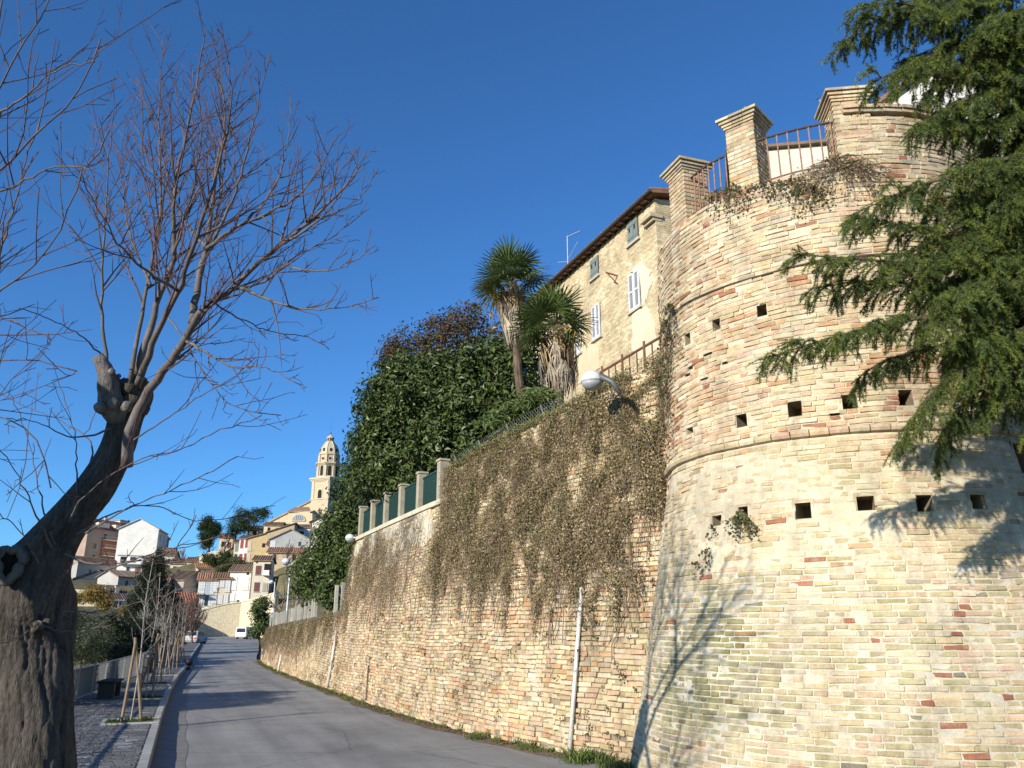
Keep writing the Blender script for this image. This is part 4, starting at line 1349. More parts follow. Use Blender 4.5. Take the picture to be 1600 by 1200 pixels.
def palm(name, base, lean_top, n_live, label, seed, skirt_h, skirt_r, r_trunk, nscale=1.0, R_=.62):
    g = np.random.default_rng(seed)
    base = np.asarray(base, float); top = np.asarray(lean_top, float)
    t = thing(name, base, label, 'palm', 'fan palms above the wall')
    mb = MB()
    n = 14; pts = []; rad = []
    for i in range(n):
        q = i / (n - 1); p = base * (1 - q) + top * q + np.array([.06 * sin(q * 5 + seed), .06 * cos(q * 4), 0]); pts.append(p); rad.append(r_trunk * (1.05 - .1 * q) * (1 + .06 * (i % 2)))
    mb.tube(pts, rad, 10, (.16, .115, .08)); mb.build('trunk', M['bark'], t)
    axis = (top - base) / np.linalg.norm(top - base)
    # live fronds: fans on stalks in a ball round the crown
    meshes = []
    for k in range(5):
        v, f, c = frond_mesh(seed * 10 + k, R_=R_ * g.uniform(.9, 1.1), droop=g.uniform(.12, .4), col=[(.075, .12, .035), (.10, .15, .04), (.06, .10, .03), (.13, .165, .045), (.09, .13, .05)][k])
        me = np_mesh('frond', v, f, c); me.materials.append(M['palm']); meshes.append(me)
    v, f, c = frond_mesh(seed * 10 + 9, R_=R_, droop=.5, col=(.38, .30, .07)); ye = np_mesh('frond', v, f, c); ye.materials.append(M['palm'])
    stalks = MB()
    for k in range(n_live):
        a = g.uniform(0, 2 * pi) if k > 8 else k * 2 * pi / 9 + g.uniform(-.2, .2)
        elv = R(g.uniform(-30, 80)) if k > 8 else R(g.uniform(-20, 50))
        d = np.array([cos(a) * cos(elv), sin(a) * cos(elv), sin(elv)])
        sl_ = g.uniform(.35, .62) * nscale
        hub = top + d * sl_ - np.array([0, 0, .10 * cos(elv)])
        mid = top + d * sl_ * .5
        stalks.tube([top, mid, hub], [.018, .013, .009], 4, (.14, .16, .06))
        low = elv < R(-12)
        o = bpy.data.objects.new('frond', ye if (low and g.random() < .35) else meshes[k % 5]); COL.objects.link(o); o.parent = t
        up_ = np.array([0, 0, 1.0]); x = d.copy(); yv = np.cross(up_, x); yv /= np.linalg.norm(yv); zv = np.cross(x, yv)
        roll = g.normal(0, .35); y2 = yv * cos(roll) + zv * sin(roll); z2 = np.cross(x, y2)
        # fan plane holds the stalk direction (local x) and the sideways direction (local z); local y points up out of the fan
        m = Matrix.Identity(4)
        for r in range(3): m[r][0] = x[r]; m[r][1] = z2[r]; m[r][2] = -y2[r] ; m[r][3] = hub[r] - ORG[t.name][r]
        o.matrix_local = m
    st = stalks.build('stalks', M['palm'], t); st['kind'] = 'stuff'
    # skirt of dead fronds, each folded down against the trunk
    for k in range(64):
        a = g.uniform(0, 2 * pi); z0 = -skirt_h * g.uniform(0, .78)
        w_ = sin(min(1, (-z0 / skirt_h) * 1.4 + .25) * pi * .62)
        r0 = skirt_r * (.55 + .45 * w_) * g.uniform(.7, 1.05)
        mb = MB()
        cc = np.array([(.50, .44, .35), (.45, .40, .33), (.54, .47, .36), (.34, .29, .22)][g.integers(0, 4)])
        cc = cc * np.array([.85, .70, .50]) if z0 > -skirt_h * .3 else cc * np.array([.88, .86, .84])
        o0 = top + axis * z0 + np.array([cos(a), sin(a), 0]) * r_trunk * .8
        o1 = top + axis * (z0 - .12) + np.array([cos(a), sin(a), 0]) * r0
        mb.tube([o0, (o0 + o1) / 2 + np.array([0, 0, .05]), o1], .010, 4, tuple(cc * .8))
        for j in range(13):
            aa = a + g.normal(0, .22); L_ = g.uniform(.35, .75) * nscale
            p0 = o1; p1 = top + axis * (z0 - .12 - L_ * .5) + np.array([cos(aa), sin(aa), 0]) * r0 * g.uniform(.9, 1.1); p2 = top + axis * (z0 - .12 - L_) + np.array([cos(aa), sin(aa), 0]) * r0 * g.uniform(.7, 1.05)
            sdv = np.array([-sin(aa), cos(aa), 0]) * .017
            c_ = tuple(cc * g.uniform(.7, 1.25))
            mb.add([p0 - sdv * .4, p0 + sdv * .4, p1 + sdv, p1 - sdv], [(0, 1, 2, 3)], c_); mb.add([p1 - sdv, p1 + sdv, p2 + sdv * .2, p2 - sdv * .2], [(0, 1, 2, 3)], c_)
        mb.build('dead_frond', M['dry'], t)
    return t
t1 = 22.0
b1 = at(821, 650, t1); top1 = at(797, 440, t1)
palm('fan_palm', b1, top1, 36, 'taller fan palm on a slim bare trunk, standing furthest left beside the evergreen', 3, 1.3, .40, .11, 1.15, .70)
t2 = 19.0
b2 = at(878, 640, t2); top2 = at(868, 508, t2)
palm('fan_palm', b2, top2, 34, 'shorter fan palm with a thick grey skirt of dead leaves in front of the house', 4, 1.25, .46, .14, 1.0, .62)

# ================================================================ BARE LINDENS
def grow(mb, p0, d0, L_, r0, r1, g, lev, up=.12, wig=.16, maxlev=3, seg=None, child=1.0, colfn=None, ang=.75, minr=.0019):
    n = seg or max(3, int(L_ / (.17 if lev < 2 else .085)))
    p = np.array(p0, float); d = np.array(d0, float); d /= np.linalg.norm(d)
    pts = [p.copy()]; dirs = [d.copy()]
    for i in range(n):
        d = d + g.normal(0, wig, 3) + np.array([0, 0, up * .5])
        d /= np.linalg.norm(d); p = p + d * (L_ / n); pts.append(p.copy()); dirs.append(d.copy())
    limb_out(mb, pts, dirs, L_, r0, r1, g, lev, up, wig, maxlev, child, colfn, ang, minr)
def limb_out(mb, pts, dirs, L_, r0, r1, g, lev, up=.12, wig=.16, maxlev=3, child=1.0, colfn=None, ang=.75, minr=.0019, start=.15):
    n = len(pts) - 1
    rad = [max(r0 + (r1 - r0) * (i / n) ** .9, minr) for i in range(n + 1)]
    sides = 8 if lev == 0 else 5 if lev == 1 else 3
    mb.tube(pts, rad, sides, cap=(lev == 0), colfn=lambda q: colfn(lev + q * .8, g))
    if lev >= maxlev: return
    per = (8.5, 7.0, 8.0)[lev] * child
    k = max(1, int(L_ * per * (1 - start)))
    for j in range(k):
        q = start + (1 - start) * (j + g.uniform(0, 1)) / k
        i = min(int(q * n), n - 1); fr = q * n - i
        p = np.array(pts[i]) * (1 - fr) + np.array(pts[i + 1]) * fr
        d = np.array(dirs[i]); r = rad[i] * (1 - fr) + rad[i + 1] * fr
        s = np.cross(d, g.normal(0, 1, 3)); s /= (np.linalg.norm(s) + 1e-9)
        an_ = g.uniform(ang * .65, ang * 1.25)
        nd = d * cos(an_) + s * sin(an_) + np.array([0, 0, up])
        ml = (.50, .46, .34)[lev]
        cl_ = ml * g.uniform(.35, 1.0) * L_ * (1.15 - .88 * q) if lev == 0 else ml * g.uniform(.3, 1.0) * L_ * (1.1 - .55 * q)
        cl_ = max(cl_, .06)
        cr = max(min(r * .62, .0052 + .006 * cl_), minr)
        grow(mb, p, nd, cl_, cr, minr, g, lev + 1, up, wig * 1.1, maxlev, None, child, colfn, ang, minr)
def bark_col(q, g):
    k = np.clip(q / 2.6, 0, 1)
    a = np.array((.115, .104, .095)) * (1 - k) + np.array((.10, .042, .042)) * k
    return tuple(a * g.uniform(.8, 1.2))
def spline(pts, n):
    pts = np.asarray(pts, float)
    d = np.concatenate([[0], np.cumsum(np.linalg.norm(np.diff(pts, axis=0), axis=1))])
    s = np.linspace(0, d[-1], n)
    out = np.zeros((n, pts.shape[1]))
    m = len(pts)
    tang = np.gradient(pts, d, axis=0) if m > 2 else np.repeat((pts[1] - pts[0])[None] / d[1], 2, 0)
    for i, x in enumerate(s):
        k = min(max(np.searchsorted(d, x) - 1, 0), m - 2); h = d[k + 1] - d[k]; t_ = (x - d[k]) / h
        out[i] = (2 * t_**3 - 3 * t_**2 + 1) * pts[k] + (t_**3 - 2 * t_**2 + t_) * h * tang[k] + (-2 * t_**3 + 3 * t_**2) * pts[k + 1] + (t_**3 - t_**2) * h * tang[k + 1]
    return out
def sight_limb(path, n=14):
    """path: (px, py, depth) sight-line stations -> smooth limb in the street"""
    return spline([at(*q) for q in path], n)

def trunk_mesh(stations, g, sides=150, rough=.05, furrow=.07):
    """gnarled trunk: stations (centre, radius)"""
    P = spline([np.concatenate([c, [r]]) for c, r in stations], 170)
    C_ = P[:, :3]; Rr = P[:, 3]
    d = np.gradient(C_, axis=0); d /= np.linalg.norm(d, axis=1, keepdims=True)
    u = np.cross(d[0], np.array([1.0, .2, 0])); u /= np.linalg.norm(u)
    v = []; cols = []; ph = g.uniform(0, 6, 8)
    for i in range(len(C_)):
        u = u - d[i] * (u @ d[i]); u /= np.linalg.norm(u); w = np.cross(d[i], u)
        for j in range(sides):
            a = 2 * pi * j / sides
            q_ = i * .35
            w1 = sin(7 * a + ph[3] + .5 * sin(q_ * .45 + 2 * a) + .35 * sin(q_ * 1.1 + ph[5])); w2 = sin(11.0 * a + ph[4] - .7 * sin(q_ * .6 + 3 * a) + q_ * .12)
            gr_ = math.exp(-(w1 / .30) ** 2) + .75 * math.exp(-(w2 / .34) ** 2)
            brk = .62 + .38 * sin(q_ * 3.1 + 4 * a + ph[6]) * sin(q_ * 1.7 - 5 * a + ph[7])
            rr = Rr[i] * (1.03 + rough * (sin(2 * a + ph[0] + q_ * .21) + sin(3 * a + ph[1] - q_ * .33) + .6 * sin(5 * a + q_ * .5 + ph[2]))
                          - furrow * gr_ * brk + g.normal(0, .005))
            v.append(C_[i] + rr * (cos(a) * u + sin(a) * w))
    n = len(C_)
    F = [(i * sides + j, i * sides + (j + 1) % sides, (i + 1) * sides + (j + 1) % sides, (i + 1) * sides + j) for i in range(n - 1) for j in range(sides)]
    F += [tuple(reversed(range(sides))), tuple((n - 1) * sides + j for j in range(sides))]
    for f in F: cols.append(tuple(np.array((.085, .073, .060)) * g.uniform(.85, 1.15)))
    return np.array(v), F, cols

def burl(mb, c, r, g, col=(.085, .073, .058), k=9):
    """knobbly lump of bark"""
    for _ in range(k):
        o = np.array(c) + g.normal(0, r * .42, 3); rr = r * g.uniform(.35, .7)
        n1, n2 = 7, 10; v = []; f = []
        for i in range(n1 + 1):
            for j in range(n2):
                th = pi * i / n1; a = 2 * pi * j / n2
                q = 1 + .14 * sin(3 * a + o[0] * 9) * sin(2 * th) + g.normal(0, .05)
                v.append(o + rr * q * np.array([sin(th) * cos(a), sin(th) * sin(a), cos(th)]))
        for i in range(n1):
            for j in range(n2): f.append((i * n2 + j, i * n2 + (j + 1) % n2, (i + 1) * n2 + (j + 1) % n2, (i + 1) * n2 + j))
        mb.add(v, f, tuple(np.array(col) * g.uniform(.75, 1.2)))

gl = np.random.default_rng(77)
T0 = 6.3
def rpx(w, t): return w / 2 * t / FPX
stn = [(at(62, 1420, T0 - .55), rpx(140, T0 - .5)), (at(52, 1250, T0 - .3), rpx(118, T0)), (at(52, 1100, T0 - .15), rpx(112, T0)), (at(48, 990, T0), rpx(112, T0)), (at(50, 915, T0), rpx(112, T0)), (at(78, 858, T0), rpx(76, T0)),
       (at(116, 800, T0 + .03), rpx(60, T0)), (at(154, 752, T0 + .08), rpx(58, T0)), (at(183, 702, T0 + .12), rpx(50, T0)), (at(198, 650, T0 + .15), rpx(50, T0)), (at(208, 612, T0 + .18), rpx(58, T0)), (at(210, 594, T0 + .18), rpx(40, T0))]
linden = thing('linden_tree', (stn[0][0][0], stn[0][0][1], KERB_H), 'big leaning pollarded linden with a dark furrowed trunk on the pavement and bare branches', 'tree', 'bare lindens')
v, F, cols = trunk_mesh(stn, gl)
mesh_obj('trunk', np_mesh('trunk', v - ORG[linden.name], F, cols, smooth=True), M['bark'], linden)
for bc, br, bkk in ((at(205, 612, T0 + .12), .125, 12), (at(20, 900, T0 - .15), .13, 8), (at(60, 975, T0 - .25), .055, 6), (at(160, 738, T0 + .02), .06, 5)):
    mb = MB(); burl(mb, bc, br, gl, k=bkk); mb.build('burl', M['bark'], linden, smooth=True, kind='stuff')
# hollow knot on the left of the trunk
mb = MB()
c = at(14, 880, T0 - .26); vv = EYE - c; vv /= np.linalg.norm(vv); ex = np.cross(np.array([0, 0, 1.0]), vv); ex /= np.linalg.norm(ex); ez = np.cross(vv, ex)
ring = [c + (ex * cos(a) * .085 + ez * sin(a) * .115) * (1 + .14 * sin(3 * a) + .06 * sin(7 * a)) for a in np.linspace(0, 2 * pi, 33)]
mb.tube(ring, [.036 + .007 * sin(i * .5) + .004 * sin(i * 1.1) for i in range(33)], 9, (.15, .13, .105)); mb.build('knot_rim', M['bark'], linden, smooth=True)
mb = MB(); mb.prism([c - vv * .02 + (p - c) * .95 for p in ring[:-1]], -vv * .05, (.02, .017, .014)); mb.build('hollow', M['bark'], linden)
# sawn stub with a grey knob
mb = MB()
sb_ = spline([at(188, 655, T0 + .1), at(176, 636, T0 + .02), at(170, 605, T0 - .03), at(163, 575, T0 - .06), at(152, 556, T0 - .08)], 12)
mb.tube(sb_, [.085, .095, .10, .10, .095, .085, .085, .075, .065, .06, .05, .045], 12, (.19, .175, .16)); burl(mb, at(172, 632, T0 - .03), .085, gl, (.19, .175, .16), 7); burl(mb, at(180, 588, T0 - .02), .05, gl, (.19, .175, .16), 5); burl(mb, at(155, 560, T0 - .08), .035, gl, (.19, .175, .16), 4)
mb.build('stub', M['bark'], linden, smooth=True)

LIMBS = [
    ([(198, 728, 6.25), (202, 680, 6.2), (232, 612, 6.2), (289, 532, 6.1), (310, 491, 6.05), (357, 455, 6.0), (424, 393, 5.95), (496, 336, 5.9), (563, 262, 5.8)], .070, 1),
    ([(300, 505, 6.08), (310, 444, 6.2), (320, 393, 6.3), (331, 331, 6.4), (338, 262, 6.5), (352, 190, 6.6), (340, 110, 6.7)], .046, 1),
    ([(322, 390, 6.3), (336, 379, 6.2), (370, 355, 6.0), (424, 331, 5.8), (465, 305, 5.7), (500, 262, 5.6), (528, 210, 5.5)], .026, 1),
    ([(324, 388, 6.3), (300, 360, 6.5), (275, 320, 6.7), (258, 262, 6.9), (240, 190, 7.1), (212, 125, 7.2)], .022, 1),
    ([(205, 606, 6.4), (227, 537, 6.5), (248, 465, 6.6), (269, 413, 6.6), (271, 310, 6.65), (289, 217, 6.7), (310, 119, 6.7), (320, 45, 6.7)], .050, 1),
    ([(214, 604, 6.35), (243, 527, 6.2), (279, 450, 6.05), (310, 362, 5.9), (341, 258, 5.8), (362, 160, 5.7), (358, 95, 5.65)], .044, 1),
    ([(168, 590, 6.3), (160, 491, 6.4), (160, 413, 6.5), (165, 336, 6.6), (171, 233, 6.7), (180, 160, 6.8)], .024, 1),
    ([(202, 600, 6.3), (225, 470, 6.6), (250, 331, 6.8), (248, 190, 7.0), (254, 60, 7.1)], .030, 1),
    ([(275, 452, 6.05), (230, 425, 5.6), (185, 382, 5.3), (150, 320, 5.1), (112, 245, 5.0)], .020, 1),
    ([(289, 532, 6.1), (325, 552, 5.9), (362, 573, 5.7), (420, 576, 5.5), (470, 603, 5.4)], .018, 1),
    ([(372, 448, 6.0), (420, 468, 5.7), (480, 483, 5.5), (545, 478, 5.4), (592, 464, 5.3)], .022, 1),
    ([(440, 412, 5.95), (490, 424, 5.7), (545, 414, 5.6), (585, 382, 5.5)], .016, 1),
    ([(255, 485, 6.55), (285, 525, 6.3), (330, 600, 6.0), (380, 640, 5.8), (440, 650, 5.7)], .014, 1),
    ([(235, 445, 6.55), (215, 400, 6.9), (195, 330, 7.3), (190, 250, 7.5), (196, 180, 7.7)], .020, 1),
    ([(424, 393, 5.95), (465, 362, 6.0), (517, 289, 6.1), (558, 232, 6.2)], .018, 1),
    ([(445, 380, 5.9), (512, 331, 5.7), (548, 279, 5.6), (574, 236, 5.5)], .016, 1),
    ([(380, 350, 6.0), (410, 320, 6.1), (434, 280, 6.2), (450, 217, 6.3), (455, 158, 6.4)], .018, 1),
    ([(333, 378, 6.3), (372, 289, 6.2), (393, 207, 6.1), (413, 124, 6.0), (421, 85, 6.0)], .020, 1),
    ([(312, 440, 6.2), (340, 330, 6.6), (352, 240, 6.8), (345, 150, 7.0), (336, 60, 7.1)], .020, 1),
    ([(270, 400, 6.6), (300, 300, 6.4), (316, 200, 6.3), (300, 110, 6.2)], .017, 1),
    ([(357, 455, 6.0), (412, 440, 6.2), (470, 395, 6.3), (520, 370, 6.4), (570, 330, 6.5)], .016, 1),
    ([(250, 465, 6.6), (240, 350, 6.3), (225, 250, 6.2), (222, 150, 6.1)], .017, 1),
    ([(480, 345, 5.9), (530, 330, 6.0), (570, 300, 6.1), (590, 262, 6.1)], .012, 1),
    ([(330, 470, 6.05), (380, 500, 6.3), (430, 520, 6.5), (490, 530, 6.6), (515, 545, 6.6)], .012, 1),
    # long suckers from the trunk
    ([(108, 815, 6.1), (124, 784, 5.9), (204, 725, 5.7), (290, 698, 5.6), (345, 672, 5.5), (410, 650, 5.4)], .013, 0),
    ([(134, 833, 6.1), (204, 792, 5.8), (262, 768, 5.7), (320, 742, 5.6), (372, 714, 5.5)], .013, 0),
    ([(102, 866, 6.0), (146, 880, 5.7), (205, 876, 5.5), (262, 862, 5.4), (292, 835, 5.3), (308, 806, 5.3)], .014, 0),
    ([(115, 905, 6.0), (204, 877, 5.8), (262, 858, 5.7), (315, 845, 5.6), (345, 838, 5.6)], .016, 0),
    ([(98, 955, 6.0), (150, 956, 5.8), (204, 944, 5.6), (260, 928, 5.5), (306, 912, 5.4)], .010, 0),
    ([(120, 835, 6.1), (180, 800, 6.4), (250, 792, 6.8), (300, 812, 7.0), (340, 812, 7.1), (430, 790, 7.2)], .012, 0),
    ([(80, 855, 6.1), (50, 790, 5.8), (20, 730, 5.6), (-10, 690, 5.4)], .016, 0),
    ([(85, 850, 6.1), (60, 760, 6.4), (45, 690, 6.6), (20, 620, 6.7)], .014, 0),
    ([(120, 770, 6.2), (118, 690, 6.4), (104, 630, 6.5), (88, 590, 6.6)], .012, 0),
    ([(130, 770, 6.2), (145, 700, 6.5), (100, 660, 6.8), (50, 640, 7.0), (-10, 610, 7.2)], .013, 0),
    ([(175, 668, 6.3), (150, 680, 6.2), (105, 682, 6.1), (60, 660, 6.0), (10, 655, 6.0)], .016, 0),
    ([(165, 560, 6.3), (120, 520, 6.0), (80, 500, 5.8), (30, 480, 5.6)], .012, 0),
    ([(60, 970, 6.0), (90, 985, 5.6), (120, 985, 5.5), (175, 976, 5.4)], .010, 0),
    ([(65, 960, 5.95), (85, 920, 5.7), (110, 890, 5.6)], .009, 0),
    ([(45, 985, 5.9), (20, 1000, 5.6), (-10, 1008, 5.5)], .009, 0),
    ([(205, 690, 6.2), (260, 655, 6.0), (310, 620, 5.8), (350, 600, 5.7), (400, 560, 5.6)], .011, 0),
    ([(60, 880, 6.0), (30, 830, 5.7), (0, 800, 5.6)], .012, 0),
]
def build_limbs(tree, limbs, g, ext=None, dens=1.0):
    tw = MB()
    for path, r0, big in limbs:
        P = sight_limb(path, 7 + 3 * len(path))
        L_ = np.linalg.norm(np.diff(P, axis=0), axis=1).sum()
        P = P + np.concatenate([np.zeros((2, 3)), g.normal(0, .005, (len(P) - 2, 3))])
        d = np.gradient(P, axis=0); d /= np.linalg.norm(d, axis=1, keepdims=True)
        own = MB()
        n = len(P) - 1
        r0 *= .7
        rad = [max(r0 * (1 - .90 * (i / n) ** .75), .0035) for i in range(n + 1)]
        own.tube(P, rad, 9 if big else 6, colfn=lambda q: bark_col(q * (1.3 if big else 1.9), g))
        own.build('branch', M['twig'], tree, smooth=True)
        limb_out(_NoSelf(tw), P, d, L_, r0, .004, g, 0 if big else 1, child=dens * (1.0 if big else .55), colfn=bark_col, start=.22 if big else .3, up=.17, wig=.095)
    return tw
class _NoSelf:
    """passes everything on but the first tube (the limb itself is a part of its own)"""
    def __init__(self, mb): self.mb = mb; self.first = True
    def tube(self, *a, **k):
        if self.first: self.first = False; return
        self.mb.tube(*a, **k)
tw = build_limbs(linden, LIMBS, gl, dens=1.25)
tw.build('twigs', M['twig'], linden, kind='stuff')

# the second linden stands further left, mostly outside the picture
g2 = np.random.default_rng(78)
T2 = 8.5 * .54
b2_ = at(100, 830, 6.3) + np.array(sdir) * 2.5
lin2 = thing('linden_tree', (b2_[0], b2_[1], .0), 'second bare linden at the left edge, only its grey upward branches reach into the picture', 'tree', 'bare lindens')
sv = np.array(sdir)
tk = [at(100, 830, 6.3) + sv * 2.5, at(130, 790, 6.33) + sv * 2.5, at(165, 735, 6.38) + sv * 2.5, at(196, 665, 6.42) + sv * 2.5, at(204, 640, 6.45) + sv * 2.5]  # unseen trunk, shaped to throw shade on the first linden's leaning stem
fo_ = tk[0] + np.array([.485, -.875, 0]) * .95; fo_[2] = KERB_H - .1; mi_ = tk[0] + np.array([.485, -.875, 0]) * .62 - np.array([0, 0, .75])
b2_ = fo_
v, F, cols = trunk_mesh([(fo_, .30), (mi_, .26), (tk[0], .27), (tk[1], .25), (tk[2], .23), (tk[3], .21), (tk[4], .15)], g2)
mesh_obj('trunk', np_mesh('trunk', v - ORG[lin2.name], F, cols, smooth=True), M['bark'], lin2)
HEAD2 = project(at(204, 640, 6.45) + np.array(sdir) * 2.5)
HEAD2 = (float(HEAD2[0]), float(HEAD2[1]), float(HEAD2[2]) / .54)
print('HEAD2', HEAD2)
L2 = [([(-190, 580, 8.5), (-90, 520, 8.3), (0, 455, 8.1), (60, 405, 8.0), (105, 335, 7.9), (128, 260, 7.8)], .042, 1),
      ([(-190, 570, 8.5), (-110, 420, 8.3), (-30, 300, 8.1), (40, 225, 8.0), (110, 160, 7.9), (160, 60, 7.8)], .05, 1),
      ([(-185, 570, 8.5), (-120, 380, 8.6), (-40, 200, 8.7), (20, 100, 8.8), (70, 10, 8.8), (100, -80, 8.9)], .05, 1),
      ([(-100, 510, 8.3), (-20, 430, 8.6), (20, 330, 8.8), (42, 250, 8.9), (60, 190, 9)], .026, 1),
      ([(-60, 330, 8.2), (20, 290, 7.7), (90, 262, 7.4), (150, 250, 7.2), (170, 200, 7.1)], .022, 1),
      ([(-30, 200, 8.7), (40, 150, 8.4), (90, 110, 8.2), (150, 95, 8.1)], .022, 1),
      ([(-20, 110, 8.8), (0, 20, 9.1), (20, -60, 9.2)], .03, 1),
      ([(-180, 620, 8.4), (-60, 640, 8.0), (20, 660, 7.7), (60, 690, 7.5), (80, 760, 7.4)], .014, 1),
      ([(-185, 600, 8.4), (-60, 570, 8.1), (40, 560, 7.9), (120, 580, 7.7)], .014, 0),
      ([(-60, 500, 8.2), (10, 500, 8.0), (80, 530, 7.8)], .012, 0)]
L2 = [(([HEAD2] if pth[0][0] < -150 else []) + [(a_, b_, c_) for a_, b_, c_ in pth], r_, k_) for pth, r_, k_ in L2]
L2 = [([(a_, b_, c_ * .54) for a_, b_, c_ in pth], r_ * .62, k_) for pth, r_, k_ in L2]
tw = build_limbs(lin2, L2, g2, dens=.85)
tw.build('twigs', M['twig'], lin2, kind='stuff')
# ================================================================ LEAFY TREES
def leaf_crown(ells, n, size, pal, g, clumps=46, crad=.34, drop=.15, fold=.35, aspect=.5, core=.25, palfn=None):
    """leaves in clumps spread through and over a set of ellipsoids (centre, radii)"""
    vol = np.array([np.prod(np.array(r)) ** (2 / 3) for c, r in ells]); vol /= vol.sum()
    P = []; O = []
    for (c, r), f in zip(ells, vol):
        c = np.array(c); r = np.array(r)
        k = max(5, int(clumps * f * len(ells)))
        d = g.normal(0, 1, (k, 3)); d /= np.linalg.norm(d, axis=1, keepdims=True)
        cc = c + d * r * (g.uniform(.62, 1.04, (k, 1)))
        m = int(n * f * (1 - core))
        i = g.integers(0, k, m)
        cr = crad * g.uniform(.6, 1.4, k)
        off = g.normal(0, 1, (m, 3)); off /= np.linalg.norm(off, axis=1, keepdims=True); off *= (g.random((m, 1)) ** .45)
        pp = cc[i] + off * cr[i][:, None] * np.array([1, 1, .75])
        P.append(pp); O.append(off * .6 + d[i] * .5 + np.array([0, 0, .45]))
        m = int(n * f * core)
        d2 = g.normal(0, 1, (m, 3)); d2 /= np.linalg.norm(d2, axis=1, keepdims=True)
        P.append(c + d2 * r * g.uniform(.35, .9, (m, 1))); O.append(d2 + np.array([0, 0, .3]))
    P = np.concatenate(P); O = np.concatenate(O); n = len(P)
    N_ = O + g.normal(0, .45, O.shape); N_ /= np.linalg.norm(N_, axis=1, keepdims=True)
    a = np.cross(N_, g.normal(0, 1, N_.shape)); a /= np.linalg.norm(a, axis=1, keepdims=True)
    a = a + np.array([0, 0, -drop]); a /= np.linalg.norm(a, axis=1, keepdims=True)
    b = np.cross(N_, a); b /= np.linalg.norm(b, axis=1, keepdims=True)
    s = size * g.uniform(.45, 1.4, n)[:, None]
    q = np.stack([P - a * s, P - b * s * aspect + N_ * s * fold, P + a * s, P + b * s * aspect + N_ * s * fold], 1)
    # two triangles along the midrib so the leaf is folded
    v = q.reshape(-1, 3)
    base = np.arange(n) * 4
    F = np.concatenate([np.stack([base, base + 1, base + 2], -1), np.stack([base, base + 2, base + 3], -1)])
    pal = np.array(pal)
    C_ = (pal[g.integers(0, len(pal), n)] if palfn is None else palfn(P, g)) * g.uniform(.7, 1.3, (n, 1))
    return v, F, np.concatenate([C_, C_])
EVG = [(.055, .088, .022), (.078, .112, .028), (.042, .068, .018), (.10, .13, .036)]
def leafy_tree(name, base, ells, n, size, pal, label, seed, trunks, mat='leaf', group=None, cat='tree', **kw):
    g = np.random.default_rng(seed)
    t = thing(name, base, label, cat, group)
    if trunks:
        mb = MB()
        for path, r in trunks:
            P = spline(path, 12); mb.tube(P, [r * (1 - .6 * i / 11) for i in range(12)], 8, (.16, .12, .085))
            for c, rr in ells:
                e = np.array(c) * .85 + P[-1] * .15 + g.normal(0, .2, 3)
                mb.tube(spline([P[8], (P[-1] + e) / 2 + g.normal(0, .2, 3), e], 8), [r * .45 * (1 - .75 * i / 7) for i in range(8)], 5, (.15, .11, .08))
        mb.build('trunk', M['bark'], t)
    v, F, C_ = leaf_crown(ells, n, size, pal, g, **kw)
    o = mesh_obj('crown', np_mesh('crown', v - ORG[t.name], F, C_), M[mat], t); o['kind'] = 'stuff'
    return t
def E_(px, py, t, rx, ry, rz):
    return (at(px, py, t), (rx, ry, rz))
K = 1 / FPX
# big glossy evergreen (sight-line ellipses; radii in metres from their size at that distance)
def ell(px, py, t, wpx, hpx, dep):
    return (at(px, py, t), (wpx * t * K, dep, hpx * t * K))
big = [ell(650, 625, 26, 76, 62, 2.3), ell(740, 605, 25, 74, 56, 2.2), ell(695, 600, 26, 60, 36, 2), ell(640, 690, 26, 82, 62, 2.2), ell(730, 670, 24.5, 80, 60, 2), ell(800, 590, 24, 44, 70, 1.6),
       ell(600, 735, 27, 55, 45, 2), ell(670, 745, 25.5, 70, 42, 1.8), ell(605, 650, 27, 42, 50, 1.8), ell(618, 590, 26.5, 38, 26, 1.6), ell(785, 555, 24.5, 38, 26, 1.6), ell(745, 715, 24, 50, 36, 1.5), ell(690, 650, 26, 90, 70, 2)]
bb = at(705, 745, 25.2)
leafy_tree('evergreen_tree', (bb[0], bb[1], 5.2), big, 66000, .085, EVG, 'largest glossy dark green evergreen tree leaning over the green fence beside the palms', 101,
           [([(bb[0], bb[1], 4.8), bb + np.array([.1, 0, 1.2]), at(690, 640, 26)], .26), ([(bb[0] + .4, bb[1] + .5, 4.8), bb + np.array([.6, .4, 1.4]), at(750, 630, 25)], .2), ([(bb[0] - .4, bb[1] - .3, 4.8), bb + np.array([-.6, 0, 1.0]), at(630, 680, 26)], .18)],
           clumps=52, crad=.5, core=.16)
# reddish tree behind it
red = [ell(705, 530, 29, 56, 38, 1.8), ell(640, 545, 30, 42, 24, 1.6), ell(722, 503, 29, 34, 22, 1.4), ell(685, 570, 27, 56, 22, 1.2), ell(612, 560, 30, 22, 30, 1.2), ell(765, 530, 28.5, 26, 20, 1.2)]
rb_ = at(690, 640, 29)
REDP = [(.125, .07, .042), (.10, .08, .04), (.13, .075, .04), (.08, .08, .032), (.115, .06, .038), (.07, .085, .03)]
leafy_tree('red_leaf_tree', (rb_[0], rb_[1], 5.5), red, 9000, .065, REDP, 'tree with thin reddish brown autumn leaves rising behind the big evergreen', 102, [([(rb_[0], rb_[1], 5.0), rb_, at(690, 560, 29)], .2)], mat='dry', clumps=70, crad=.4, core=.1)
